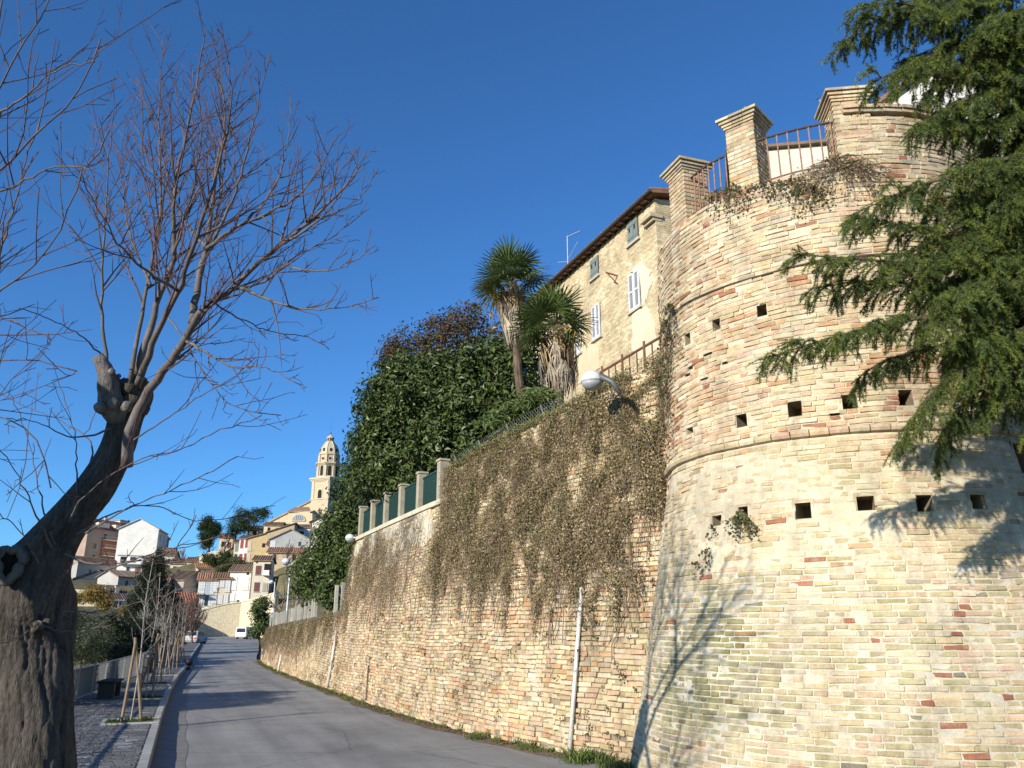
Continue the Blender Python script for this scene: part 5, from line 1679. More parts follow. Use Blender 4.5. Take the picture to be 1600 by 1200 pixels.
# darker tree left of it
dk = [ell(570, 735, 33, 26, 50, 1.5), ell(575, 690, 34, 22, 30, 1.3), ell(552, 770, 34, 22, 34, 1.4), ell(590, 775, 32, 34, 26, 1.5)]
p_ = at(570, 800, 33)
leafy_tree('evergreen_tree', (p_[0], p_[1], 4.5), dk, 20000, .075, [(.03, .055, .02), (.045, .075, .026), (.025, .045, .018)], 'narrow darker evergreen tree just left of the largest one', 103, [([(p_[0], p_[1], 4.0), p_, at(572, 720, 33)], .16)], clumps=46, crad=.5)
# lower laurel mass down to the posts
la = [ell(545, 800, 34, 30, 30, 1.5), ell(525, 845, 35, 34, 36, 1.6), ell(505, 880, 36, 34, 32, 1.6), ell(535, 890, 34, 24, 36, 1.3), ell(490, 915, 37, 26, 22, 1.5), ell(520, 925, 34, 22, 26, 1.2), ell(550, 850, 33, 12, 40, 1.0), ell(478, 890, 38, 22, 20, 1.2)]
p_ = at(515, 950, 35)
leafy_tree('laurel_tree', (p_[0], p_[1], 2.2), la, 26000, .085, EVG + [(.085, .115, .035)], 'bushy green laurel spilling down between the tall wall corner and the concrete posts', 104, [([(p_[0], p_[1], 2.0), p_ + np.array([0, 0, .6]), at(520, 870, 35)], .14)], clumps=50, crad=.5)
sm = [ell(408, 950, 52, 12, 16, .8), ell(412, 972, 52, 14, 12, .8), ell(402, 985, 53, 10, 9, .7)]
p_ = at(406, 985, 53)
leafy_tree('laurel_bush', (p_[0], p_[1], 1.2), sm, 5000, .085, EVG, 'small dark green bush standing at the far end of the low wall', 105, [([(p_[0], p_[1], .8), p_, at(408, 955, 52)], .06)], clumps=24, crad=.35, cat='bush')
ol = [ell(808, 652, 18.6, 28, 14, .7), ell(838, 628, 17.8, 20, 12, .6), ell(785, 662, 19, 18, 11, .6)]
p_ = at(825, 665, 18.5)
leafy_tree('oleander_bush', (p_[0], p_[1], 5.8), ol, 3400, .10, [(.13, .18, .06), (.10, .15, .045), (.15, .19, .065)], 'light green oleander bush at the foot of the taller palm above the ivy wall', 106, None, clumps=30, crad=.35, aspect=.17, cat='bush')

def bare_tree(name, base, height, label, seed, r=.09, n=5, spread=.5, col=None, group=None, dens=.8, up=.2, maxlev=3, first=.3, minr=.006):
    g = np.random.default_rng(seed)
    t = thing(name, base, label, 'tree', group)
    base = np.array(base, float)
    colfn = col or bark_col
    mb = MB()
    top = base + np.array([g.normal(0, .12), g.normal(0, .12), height * .62])
    P = spline([base, base * .5 + top * .5 + g.normal(0, .05, 3), top], 9)
    mb.tube(P, [r * (1 - .55 * i / 8) for i in range(9)], 7, colfn=lambda q: colfn(q * .5, g)); mb.build('trunk', M['twig'], t)
    tw = MB()
    for k in range(n):
        q = first + (1 - first) * (k + .5) / n; i = min(int(q * 8), 7); a = g.uniform(0, 2 * pi)
        d = np.array([cos(a) * spread, sin(a) * spread, .75])
        grow(tw, P[i], d, height * g.uniform(.38, .6) * (1.15 - .3 * q), r * .5 * (1.1 - .4 * q), .006, g, 0, up, .12, maxlev, None, dens, colfn, .7, minr)
    grow(tw, P[-1], np.array([0, 0, 1.0]), height * .42, r * .45, .006, g, 0, up, .1, maxlev, None, dens, colfn, .6, minr)
    o = tw.build('branches', M['twig'], t); o['kind'] = 'stuff'
    return t
def brown_col(q, g):
    return tuple((np.array((.19, .15, .12)) * (1 - min(q / 3, 1)) + np.array((.16, .09, .06)) * min(q / 3, 1)) * g.uniform(.8, 1.2))
def grey_col(q, g):
    return tuple(np.array((.27, .25, .22)) * (1 - .35 * min(q / 3, 1)) * g.uniform(.85, 1.15))
def redb_col(q, g):
    return tuple((np.array((.15, .10, .08)) * (1 - min(q / 2.5, 1)) + np.array((.155, .085, .06)) * min(q / 2.5, 1)) * g.uniform(.8, 1.2))
p_ = at(462, 960, 48); bare_tree('bare_tree', (p_[0], p_[1], 2.0), 4.6, 'bare brownish tree behind the concrete posts and the street lamp', 201, r=.12, n=7, spread=.75, col=brown_col, dens=.8, minr=.009)
p_ = at(436, 965, 52); bare_tree('bare_tree', (p_[0], p_[1], 1.9), 3.4, 'smaller bare tree with a few orange leaves left of the street lamp', 202, r=.08, n=6, spread=.6, col=brown_col, dens=.8, minr=.009)

# ---- saplings with stakes along the kerb
rsp = np.random.default_rng(300)
def sapling():
    t = thing('sapling', (0, 0, 0), '-', 'tree', 'staked saplings along the kerb')
    g = np.random.default_rng(301)
    mb = MB(); P = spline([(0, 0, 0), (.03, 0, 1.2), (-.01, .02, 2.3), (.03, .0, 3.2)], 14)
    mb.tube(P, [.021 * (1 - .68 * i / 13) for i in range(14)], 6, colfn=lambda q: tuple(np.array((.30, .275, .24)) * g.uniform(.8, 1.15))); mb.build('trunk', M['twig'], t)
    tw = MB()
    for k in range(16):
        q = .40 + .58 * k / 16; i = min(int(q * 13), 12); a = k * 2.4
        grow(tw, P[i], (cos(a) * .8, sin(a) * .8, .75), g.uniform(.6, 1.3) * (1.35 - q), .006, .002, g, 1, .22, .12, 3, None, .9, grey_col, .6, .0016)
    o = tw.build('branches', M['twig'], t); o['kind'] = 'stuff'
    for a, b in (((-.17, .02, -.02), (-.10, .0, 1.52)), ((.20, -.03, -.02), (-.12, .03, 1.62))):
        mb = MB(); mb.tube([a, ((a[0] + b[0]) / 2 + .01, 0, .8), b], [.030, .029, .027], 8, (.23, .17, .11)); mb.build('stake', M['wood'], t)
    mb = MB(); mb.tube([(.06 * cos(a), .06 * sin(a), 1.38 + .005 * a) for a in np.linspace(0, 6.3, 12)], .010, 4, (.05, .045, .04)); mb.build('tie', M['rubber'], t)
    return t
SAPL = ['nearest staked sapling in a grass bed by the kerb', 'second staked sapling from the front, beside the low dark bench', 'third staked sapling along the kerb', 'fourth staked sapling along the kerb', 'fifth staked sapling along the kerb, close to the black kerb ball', 'sixth staked sapling along the kerb', 'farthest staked sapling, before the parked silver car']
sp0 = sapling()
for i, y in enumerate(SAP_Y):
    o = sp0 if i == 0 else copy_tree(sp0)
    o.location = (sap_x(y), y, road_z(y) + KERB_H - .02); o.rotation_euler.z = 0 if i == 0 else rsp.uniform(-.5, .5) + (pi if i % 3 == 1 else 0); o['label'] = SAPL[i]
    s = 1.0 + (rsp.uniform(-.08, .12) if i else 0); o.scale = (s, s, s)
# their planting beds
for i, (x, y, w, h) in enumerate(BEDS[:5]):
    if i > 3: continue
    bed = thing('planting_bed', (x, y, KERB_H), ['grass bed edged in pale stone round the foot of the nearest sapling', 'edged planting bed of the second sapling', 'edged planting bed of the third sapling', 'edged planting bed of the fourth sapling'][i], 'planting bed', 'planting beds along the kerb')
    mb = MB(); mb.box((x, y, KERB_H - .03), (2 * w, 2 * h, .06), col=(.10, .08, .05)); mb.build('soil', M['earth'], bed)
    for c, s_ in (((x, y + h + .04), (2 * w + .16, .08)), ((x, y - h - .04), (2 * w + .16, .08)), ((x - w - .04, y), (.08, 2 * h))):
        mb = MB(); mb.box((c[0], c[1], KERB_H - .005), (s_[0] - .004, s_[1], .06), col=(.42, .41, .38)); mb.build('edging', M['concrete'], bed)
    spt = [(x + rsp.uniform(-w, w) * .9, y + rsp.uniform(-h, h) * .9, KERB_H, rsp.uniform(.5, 1)) for _ in range(42)]
    V_, F_, C_ = blades(spt, 16, .09, .05, GREEN[:3], 400 + i)
    o = mesh_obj('grass', np_mesh('grass', V_ - ORG[bed.name], F_, C_), M['grass'], bed); o['kind'] = 'stuff'
# ---- benches, kerb ball, pavement fence
def low_bench(x, y, rz, label):
    t = thing('bench', (x, y, KERB_H + road_z(y)), label, 'bench', rz=rz); col = (.03, .027, .025)
    for i in range(4): mb = MB(); mb.box((0, -.18 + i * .12, .42), (1.5, .10, .05), col=col); mb.build('seat_slat', M['wood'], t, world_space=False)
    for sx in (-.55, .55): mb = MB(); mb.box((sx, 0, .2), (.10, .40, .40), col=col); mb.build('leg', M['paint'], t, world_space=False)
low_bench(-1.35, 25.6, R(85), 'low dark backless bench standing on the paved walk beside the mesh fence')
lb_ = thing('litter_bin', (-.75, 33.0, KERB_H), 'dark litter bin on a post among the staked saplings', 'litter bin')
mb = MB(); mb.tube([(-.75, 33.0, KERB_H), (-.75, 33.0, KERB_H + 1.0)], .035, 8, (.02, .02, .02)); mb.build('post', M['paint'], lb_)
mb = MB(); mb.lathe((-.60, 33.0, KERB_H + .28), [(.15, 0), (.18, .05), (.19, .5), (.20, .52)], 14, (.022, .024, .022)); mb.build('drum', M['paint'], lb_)
mb = MB(); mb.lathe((-.60, 33.0, KERB_H + .88), [(.21, 0), (.16, .08), (.02, .12)], 14, (.02, .02, .02)); mb.build('lid', M['paint'], lb_)
kb = thing('kerb_ball', (kerb_x(45) + .12, 45, 0), 'small black ball bollard at the edge of the kerb', 'bollard')
mb = MB(); mb.lathe((kerb_x(45) + .12, 45, road_z(45) - .02), [(.10, 0), (.10, .12), (.07, .2)], 14, (.02, .02, .02)); mb.build('neck', M['paint'], kb)
mb = MB(); mb.lathe((kerb_x(45) + .12, 45, road_z(45) + .38), [(.19 * sin(a) + .002, -.19 * cos(a)) for a in np.linspace(.05, pi - .05, 12)], 18, (.02, .02, .02)); mb.build('ball', M['paint'], kb, smooth=True)
pf = thing('mesh_fence', (fence_x(25), 25, .1), 'low grey wire mesh fence along the left side of the paved walk', 'fence')
y = 9.0; prev = None; FH = .82
while y < 60:
    c = np.array([fence_x(y), y, road_z(y) + KERB_H])
    mb = MB(); mb.box(c + np.array([0, 0, FH / 2]), (.05, .05, FH), col=(.33, .34, .34)); mb.build('post', M['paint'], pf)
    if prev is not None:
        d = c - prev; L_ = np.linalg.norm(d)
        mb = MB(); mb.tube([prev + np.array([0, 0, FH - .02]), c + np.array([0, 0, FH - .02])], .020, 6, (.36, .37, .37)); mb.tube([prev + np.array([0, 0, .06]), c + np.array([0, 0, .06])], .014, 6, (.3, .3, .3)); mb.build('rail', M['paint'], pf)
        mb = MB(); n = int(L_ / .055)
        for k in range(1, n):
            q = prev + d * k / n; mb.tube([q + np.array([0, 0, .06]), q + np.array([0, 0, FH - .03])], .005, 3, (.16, .165, .17), cap=False)
        for k in range(1, 9): mb.tube([prev + np.array([0, 0, .06 + k * .085]), c + np.array([0, 0, .06 + k * .085])], .004, 3, (.16, .165, .17), cap=False)
        mb.build('mesh', M['paint'], pf, kind='stuff')
    prev = c; y += 2.2
# ================================================================ STREET LAMPS
def lamp_head(mb1, mb2, c, d, s=1.0):
    """half dome of sheet metal over a pale bowl, arm direction d"""
    d = np.array(d, float)
    mb1.lathe(c, [(.235 * s, 0), (.24 * s, .03 * s), (.225 * s, .10 * s), (.17 * s, .18 * s), (.08 * s, .23 * s), (.01, .245 * s)], 18, (.62, .63, .64))
    mb2.lathe(c, [(.03, -.17 * s), (.12 * s, -.15 * s), (.19 * s, -.09 * s), (.225 * s, -.01 * s)], 18, (.30, .32, .34))
Pl = at_x(925, 597, 6.35)
l1 = thing('street_lamp', Pl, 'large dome street lamp on a bracket over the ivy wall below the yellow house', 'street lamp', 'street lamps')
d = np.array([.5, -.6, 0]); c = Pl
a, b = MB(), MB(); lamp_head(a, b, c, d, .84)
a.build('dome', M['paint'], l1, smooth=True); b.build('bowl', M['paint'], l1, smooth=True)
mb = MB(); mb.tube([c + np.array([.0, 0, .10]), c + np.array([.10, -.16, .06]), c + np.array([.22, -.32, -.06]), c + np.array([.34, -.38, -.28])], [.05, .065, .05, .04], 8, (.10, .10, .105)); mb.build('arm', M['paint'], l1, smooth=True)
Pl = at_x(547, 842, 5.55)
l2 = thing('street_lamp', Pl, 'dome street lamp reaching out from the corner of the tall wall', 'street lamp', 'street lamps')
a, b = MB(), MB(); lamp_head(a, b, Pl, d, .72); a.build('dome', M['paint'], l2, smooth=True); b.build('bowl', M['paint'], l2, smooth=True)
mb = MB(); mb.tube([Pl + np.array([0, 0, .06]), Pl + np.array([.3, -.35, .0]), w_pt(S_END - .6, 4.6, .0)], .03, 8, (.5, .5, .5)); mb.build('arm', M['paint'], l2)
for (bx, by, hy, x_, lab) in ((448, 958, 880, 6.0, 'tall street lamp on a pale pole among the concrete posts'), (425, 968, 912, 6.6, 'smaller street lamp further away beside the bare tree')):
    B_ = at_x(bx, by, x_); T_ = at_x(bx + (4 if x_ == 6.0 else 1), hy, x_); H_ = T_[2] - B_[2]
    t = thing('street_lamp', B_, lab, 'street lamp', 'street lamps')
    mb = MB(); mb.tube([B_ - np.array([0, 0, .4]), B_ + np.array([0, 0, H_ * .9]), B_ + np.array([-.02, .02, H_])], [.055, .04, .035], 8, (.62, .64, .66)); mb.build('pole', M['paint'], t)
    c = B_ + np.array([-.25, .1, H_ + .0]); mb = MB(); mb.tube([B_ + np.array([0, 0, H_]), c + np.array([0, 0, .08])], .03, 6, (.6, .6, .6)); mb.build('arm', M['paint'], t)
    a, b = MB(), MB(); lamp_head(a, b, c, d, 1.0 if x_ == 6.0 else .75); a.build('dome', M['paint'], t, smooth=True); b.build('bowl', M['paint'], t, smooth=True)
# notice on the wall end
P = w_hit(404, 1022); c = w_pt(P[0], P[1], .03)
sg_ = thing('notice_board', c, 'small faded red and white notice fixed on the far end of the wall', 'notice')
ex, ey, ez = wall_axes(P[0])
mb = MB(); mb.box(c, (1.7, .03, .75), axes=(ex, ey, ez), col=(.6, .56, .5)); mb.build('board', M['paint'], sg_)
mb = MB(); mb.box(c + ey * .02 + ex * .3, (.5, .012, .62), axes=(ex, ey, ez), col=(.45, .16, .12)); mb.build('poster', M['paint'], sg_)

# ================================================================ CEDAR
gc = np.random.default_rng(500)
CB = np.array([9.3, 4.6, 0.0])
cedar = thing('cedar_tree', CB, 'large dark green cedar with drooping boughs in front of the bastion, trunk out of sight', 'tree')
mb = MB(); P = spline([CB, CB + np.array([.05, .1, 3]), CB + np.array([.1, .1, 6.5]), CB + np.array([0, 0, 12])], 20); mb.tube(P, [.30 * (1 - .7 * i / 19) for i in range(20)], 14, (.15, .125, .10)); mb.build('trunk', M['bark'], cedar)
CEDP = np.array([(.115, .155, .036), (.15, .19, .040), (.095, .13, .038), (.185, .215, .048), (.075, .11, .032), (.11, .15, .056)])
def needles(lines, g, per_m, L_=.026, w=.0022, lum=1.0):
    V_ = []; C_ = []
    for ln in lines:
        seg = np.linalg.norm(np.diff(ln, axis=0), axis=1); tot = seg.sum()
        k = int(tot * per_m)
        if k < 1: continue
        q = g.random(k) * tot; cs = np.concatenate([[0], np.cumsum(seg)])
        i = np.clip(np.searchsorted(cs, q) - 1, 0, len(seg) - 1); f = ((q - cs[i]) / np.maximum(seg[i], 1e-6))[:, None]
        p = ln[i] * (1 - f) + ln[i + 1] * f
        d = ln[i + 1] - ln[i]; d /= np.linalg.norm(d, axis=1, keepdims=True) + 1e-9
        nd = d * .7 + g.normal(0, .75, (k, 3)) + np.array([0, 0, .25]); nd /= np.linalg.norm(nd, axis=1, keepdims=True)
        s = np.cross(nd, g.normal(0, 1, (k, 3))); s /= np.linalg.norm(s, axis=1, keepdims=True)
        LL = L_ * g.uniform(.6, 1.3, (k, 1))
        V_.append(np.stack([p - s * w, p + s * w, p + nd * LL], 1))
        base = CEDP[g.integers(0, len(CEDP))] * lum
        C_.append(base * g.uniform(.75, 1.3, (k, 1)))
    return np.concatenate(V_).reshape(-1, 3), np.concatenate(C_)
NEEDLES = 0
def cedar_bough(path, r, g, width, droop, dens=1.0, per_m=430, lum=1.0, tw_len=(.22, .5)):
    path = [(a_, b_, c_ + (9.5 - c_) * .47) for a_, b_, c_ in path]
    P = sight_limb(path, 6 * len(path))
    n = len(P) - 1
    mb = MB(); mb.tube(P, [max(r * (1 - .93 * i / n), .004) for i in range(n + 1)], 7, (.12, .095, .07))
    b = mb.build('bough', M['bark'], cedar, smooth=True)
    lines = [P[int(n * .35):]]
    wood = MB()
    seg = np.linalg.norm(np.diff(P, axis=0), axis=1); tot = seg.sum()
    d = np.gradient(P, axis=0); d /= np.linalg.norm(d, axis=1, keepdims=True)
    k = int(tot * 21 * dens)
    for j in range(k):
        q = .16 + .84 * (j + g.random()) / k; i = min(int(q * n), n - 1)
        sd_ = np.cross(d[i], np.array([0, 0, 1.0])); sd_ /= np.linalg.norm(sd_); sd_ *= 1 if j % 2 else -1
        L_ = width * g.uniform(.45, 1.05) * (1.12 - .82 * q)
        dd = d[i] * g.uniform(.3, 1.1) + sd_ * g.uniform(.2, 1.0) + np.array([0, 0, g.normal(.02, .34)]); dd /= np.linalg.norm(dd)
        m = 8; ln = [P[i].copy()]; p = P[i].copy(); v = dd.copy()
        for s in range(m):
            v = v + np.array([0, 0, -droop * .16 * (1 + s * .25)]) + g.normal(0, .06, 3); v /= np.linalg.norm(v); p = p + v * L_ / m; ln.append(p.copy())
        ln = np.array(ln); lines.append(ln)
        wood.tube(ln, [max(.007 * (1 - .8 * s / m), .0018) for s in range(m + 1)], 3, (.13, .10, .075), cap=False)
        kk = max(2, int(L_ * 25))
        for s in range(kk):
            u_ = .12 + .88 * g.random(); ii = min(int(u_ * m), m - 1); p0 = ln[ii] + (ln[ii + 1] - ln[ii]) * (u_ * m - ii)
            t_ = ln[ii + 1] - ln[ii]; t_ /= np.linalg.norm(t_)
            side = np.cross(t_, np.array([0, 0, 1.0])); side /= np.linalg.norm(side) + 1e-9; side *= 1 if s % 2 else -1
            v2 = t_ * g.uniform(.5, 1) + side * g.uniform(.3, .9) + g.normal(0, .15, 3); v2 /= np.linalg.norm(v2)
            l2 = g.uniform(*tw_len) * (1.1 - .6 * u_) * .6
            q2 = [p0]; p1 = p0
            for _ in range(4):
                v2 = v2 + np.array([0, 0, -droop * .22]) + g.normal(0, .05, 3); v2 /= np.linalg.norm(v2); p1 = p1 + v2 * l2 / 4; q2.append(p1)
            lines.append(np.array(q2))
    V_, C_ = needles(lines, g, per_m, L_=.034, w=.0030, lum=lum)
    global NEEDLES; NEEDLES += len(C_)
    o = mesh_obj('foliage', np_mesh('foliage', V_ - ORG[cedar.name], np.arange(len(V_)).reshape(-1, 3), C_), M['needle'], b); o['kind'] = 'stuff'
    o = wood.build('twigs', M['bark'], b); o['kind'] = 'stuff'
BOUGHS = [
    ([(1800, -120, 8.2), (1640, -60, 7.9), (1480, -10, 7.6), (1370, 30, 7.4), (1305, 75, 7.3)], .06, 1.0, .9, 1.0),
    ([(1800, -20, 8.2), (1680, 30, 7.6), (1560, 60, 7.2), (1450, 90, 7.0), (1360, 130, 6.9)], .06, 1.1, .8, 1.0),
    ([(1800, 30, 8.4), (1700, 90, 7.6), (1600, 120, 7.1), (1500, 160, 6.8), (1420, 205, 6.7)], .06, .95, .9, 1.0),
    ([(1790, 180, 8.2), (1700, 200, 7.4), (1600, 240, 6.9), (1500, 270, 6.6), (1400, 305, 6.4), (1325, 338, 6.4)], .05, .9, .7, .9),
    ([(1790, 280, 8.0), (1680, 310, 7.2), (1560, 340, 6.8), (1470, 372, 6.6), (1400, 405, 6.5)], .05, 1.1, .9, 1.1),
    ([(1790, 320, 8.2), (1680, 380, 7.2), (1540, 400, 6.6), (1420, 410, 6.3), (1310, 402, 6.2), (1232, 398, 6.2)], .05, .85, .6, 1.0),
    ([(1790, 400, 8.0), (1680, 450, 7.0), (1540, 480, 6.5), (1420, 500, 6.2), (1310, 525, 6.1), (1190, 562, 6.1)], .05, .95, .75, 1.1),
    ([(1790, 430, 7.8), (1690, 500, 7.0), (1570, 540, 6.5), (1480, 590, 6.3), (1430, 650, 6.2), (1400, 705, 6.2)], .045, .9, 1.2, 1.1),
    ([(1790, 470, 7.6), (1700, 530, 6.9), (1620, 570, 6.6), (1560, 610, 6.5), (1530, 650, 6.5)], .045, .8, 1.1, 1.1),
    ([(1790, 360, 8.0), (1700, 420, 7.5), (1610, 450, 7.2), (1540, 500, 7.1), (1480, 560, 7.0)], .045, 1.0, 1.0, 1.2),
    ([(1790, 540, 7.4), (1720, 590, 6.9), (1650, 620, 6.7), (1600, 670, 6.6)], .04, .7, 1.1, 1.0),
    ([(1790, 220, 7.6), (1700, 260, 7.0), (1620, 320, 6.7), (1560, 380, 6.6), (1500, 440, 6.6)], .045, 1.0, 1.0, 1.2),
    ([(1790, -180, 7.8), (1700, -120, 7.2), (1620, -60, 7.0), (1540, -20, 6.9), (1470, 40, 6.9)], .05, 1.0, 1.0, 1.2),
    ([(1790, 100, 7.6), (1720, 140, 7.0), (1650, 170, 6.8), (1590, 250, 6.7)], .045, .9, 1.0, 1.0),
]
BOUGHS += [
    ([(1790, 60, 9.0), (1690, 100, 8.4), (1590, 60, 8.0), (1490, 70, 7.8), (1400, 100, 7.7)], .05, 1.1, .9, 1.0),
    ([(1790, 150, 9.0), (1700, 200, 8.2), (1600, 210, 7.8), (1520, 250, 7.6)], .05, 1.0, 1.0, 1.0),
    ([(1790, 300, 9.0), (1700, 340, 8.2), (1600, 370, 7.8), (1520, 420, 7.6), (1460, 460, 7.5)], .05, 1.1, 1.0, 1.0),
    ([(1790, 420, 8.8), (1700, 470, 8.0), (1600, 500, 7.6), (1530, 560, 7.4), (1500, 600, 7.4)], .05, 1.0, 1.1, 1.0),
    ([(1790, 380, 7.0), (1700, 410, 6.5), (1620, 440, 6.2), (1540, 440, 6.1), (1470, 460, 6.0)], .045, 1.0, .9, 1.2),
    ([(1790, 480, 7.0), (1700, 490, 6.6), (1610, 510, 6.3), (1520, 540, 6.2)], .045, 1.0, 1.1, 1.2),
    ([(1790, -80, 7.2), (1700, -40, 6.7), (1610, 10, 6.5), (1530, 40, 6.4)], .045, 1.0, .9, 1.2),
    ([(1790, 290, 6.8), (1720, 300, 6.4), (1650, 300, 6.2), (1570, 330, 6.1)], .045, .95, .9, 1.2),
]
BOUGHS += [
    ([(1790, 340, 8.4), (1680, 360, 7.4), (1560, 372, 6.9), (1450, 360, 6.7), (1370, 345, 6.6), (1322, 340, 6.6)], .045, .9, .7, 1.0),
    ([(1790, 450, 8.4), (1680, 460, 7.4), (1560, 450, 6.9), (1450, 445, 6.7), (1340, 440, 6.6), (1262, 452, 6.5)], .045, .9, .8, 1.0),
    ([(1790, 430, 8.4), (1680, 500, 7.4), (1560, 520, 6.9), (1450, 545, 6.7), (1370, 570, 6.6), (1330, 600, 6.6)], .045, .9, .9, 1.0),
    ([(1790, 500, 8.0), (1680, 560, 7.2), (1580, 580, 6.9), (1500, 640, 6.8), (1460, 720, 6.8)], .045, .9, 1.1, 1.0),
    ([(1790, -40, 8.2), (1690, 0, 7.6), (1580, 30, 7.2), (1480, 20, 7.0), (1400, 5, 6.9), (1335, 15, 6.9)], .05, 1.1, .9, 1.0),
    ([(1790, 110, 8.2), (1690, 130, 7.6), (1590, 180, 7.2), (1500, 200, 7.0), (1440, 190, 6.9)], .05, 1.0, .9, 1.0),
    ([(1790, 240, 9.2), (1700, 280, 8.6), (1600, 290, 8.4), (1520, 330, 8.2)], .05, 1.1, 1.0, 1.0),
    ([(1790, 560, 9.0), (1700, 560, 8.4), (1630, 590, 8.2), (1570, 640, 8.1)], .05, 1.0, 1.1, 1.0),
]
BOUGHS += [
    ([(1790, -10, 8.0), (1690, 40, 7.4), (1590, 80, 7.1), (1500, 110, 6.9), (1440, 150, 6.9)], .045, 1.0, .9, 1.1),
    ([(1790, 150, 8.4), (1700, 170, 7.8), (1610, 190, 7.5), (1530, 160, 7.3), (1460, 175, 7.2)], .045, 1.0, .9, 1.1),
    ([(1790, 250, 8.0), (1690, 250, 7.4), (1590, 280, 7.0), (1500, 300, 6.8), (1440, 330, 6.7)], .045, 1.0, .9, 1.1),
]
BOUGHS += [
    ([(1790, 20 + 75 * i, 8.8), (1700, 45 + 75 * i, 8.3), (1620, 60 + 72 * i + 20 * sin(i * 2.1), 8.0), (1545, 85 + 72 * i + 25 * sin(i * 1.3), 7.8), (1490 + 20 * sin(i * 3), 120 + 72 * i, 7.7)], .04, .95, 1.0, .9) for i in range(7) if i not in (2,)]
for path, r, w, dr, dn in BOUGHS: cedar_bough(path, r, gc, w * 1.0, dr * .95, dn)
print('NEEDLES', NEEDLES)
# ================================================================ THE TOWN ON THE HILL
SH_RED = (.30, .06, .04); SH_WH = (.66, .66, .64); SH_BR = (.16, .07, .05); SH_GR = (.2, .22, .2)
def bframe(px, py, t, yaw):
    B_ = at(px, py, t); a = atan2(B_[0], B_[1]) + R(yaw)
    return B_, -a      # rz so that local x runs to the right and local y runs away from us
def wins_on(root, wall, wins, face='front', w=0, d=0):
    """wins: (u centre, z centre, width, height, kind, colour) in metres; each window a part, its pane and shutters sub-parts"""
    for u, z, ww, hh, kind, col in wins:
        if face == 'front': c = np.array([u, 0, z]); ax = (np.array([1.0, 0, 0]), np.array([0, -1.0, 0]), np.array([0, 0, 1.0]))
        elif face == 'right': c = np.array([w / 2, u, z]); ax = (np.array([0, 1.0, 0]), np.array([1.0, 0, 0]), np.array([0, 0, 1.0]))
        else: c = np.array([-w / 2, u, z]); ax = (np.array([0, -1.0, 0]), np.array([-1.0, 0, 0]), np.array([0, 0, 1.0]))
        ex, en, ez = ax
        mb = MB()
        if kind == 'glass':
            f = .10
            for sg in (-1, 1): mb.box(c + ex * sg * (ww / 2) + en * .02, (f, .12, hh + f), axes=ax, col=(.55, .52, .46)); mb.box(c + ez * sg * (hh / 2) + en * .02, (ww - f, .12, f), axes=ax, col=(.55, .52, .46))
            o = mb.build('window', M['render'], root, world_space=False)
            mb = MB(); mb.box(c + en * .008, (ww - f, .03, hh - f), axes=ax, col=(.03, .03, .04)); mb.build('pane', M['glass'], o, world_space=False)
        elif kind == 'hole':
            mb.box(c + en * .006, (ww, .03, hh), axes=ax, col=(.018, .017, .016)); o = mb.build('opening', M['render'], root, world_space=False)
        else:
            mb.box(c - ez * (hh / 2 + .06) + en * .05, (ww + .3, .2, .1), axes=ax, col=(.5, .47, .4)); mb.box(c + en * .01, (ww + .12, .05, hh + .08), axes=ax, col=(.45, .42, .36))
            o = mb.build('window', M['render'], root, world_space=False)
            for sg in (-1, 1):
                mb = MB(); mb.box(c + ex * sg * ww * .25 + en * .06, (ww * .5 - .03, .06, hh), axes=ax, col=col)
                for k in range(5): mb.box(c + ex * sg * ww * .25 + en * .095 + ez * hh * (-.4 + .2 * k), (ww * .5 - .12, .012, hh * .05), axes=ax, col=tuple(np.array(col) * .8))
                mb.build('shutter', M['paint'], o, world_space=False)
def roof_tiles_mesh(a, b, c, d, col, g, pitch=.45, parent=None):
    """rows of round tiles over the quad a-b (eave) c-d (ridge)"""
    a, b, c, d = map(np.array, (a, b, c, d)); n = max(3, int(np.linalg.norm(b - a) / pitch)); mb = MB()
    for i in range(n):
        q = (i + .5) / n; p0 = a + (b - a) * q; p1 = d + (c - d) * q
        mb.tube([p0, p1], .12, 5, tuple(np.array(col) * g.uniform(.65, 1.3)), cap=False)
    o = mb.build('roof_tile', M['roof'], parent, world_space=False); o['kind'] = 'stuff'
TG = np.random.default_rng(900)
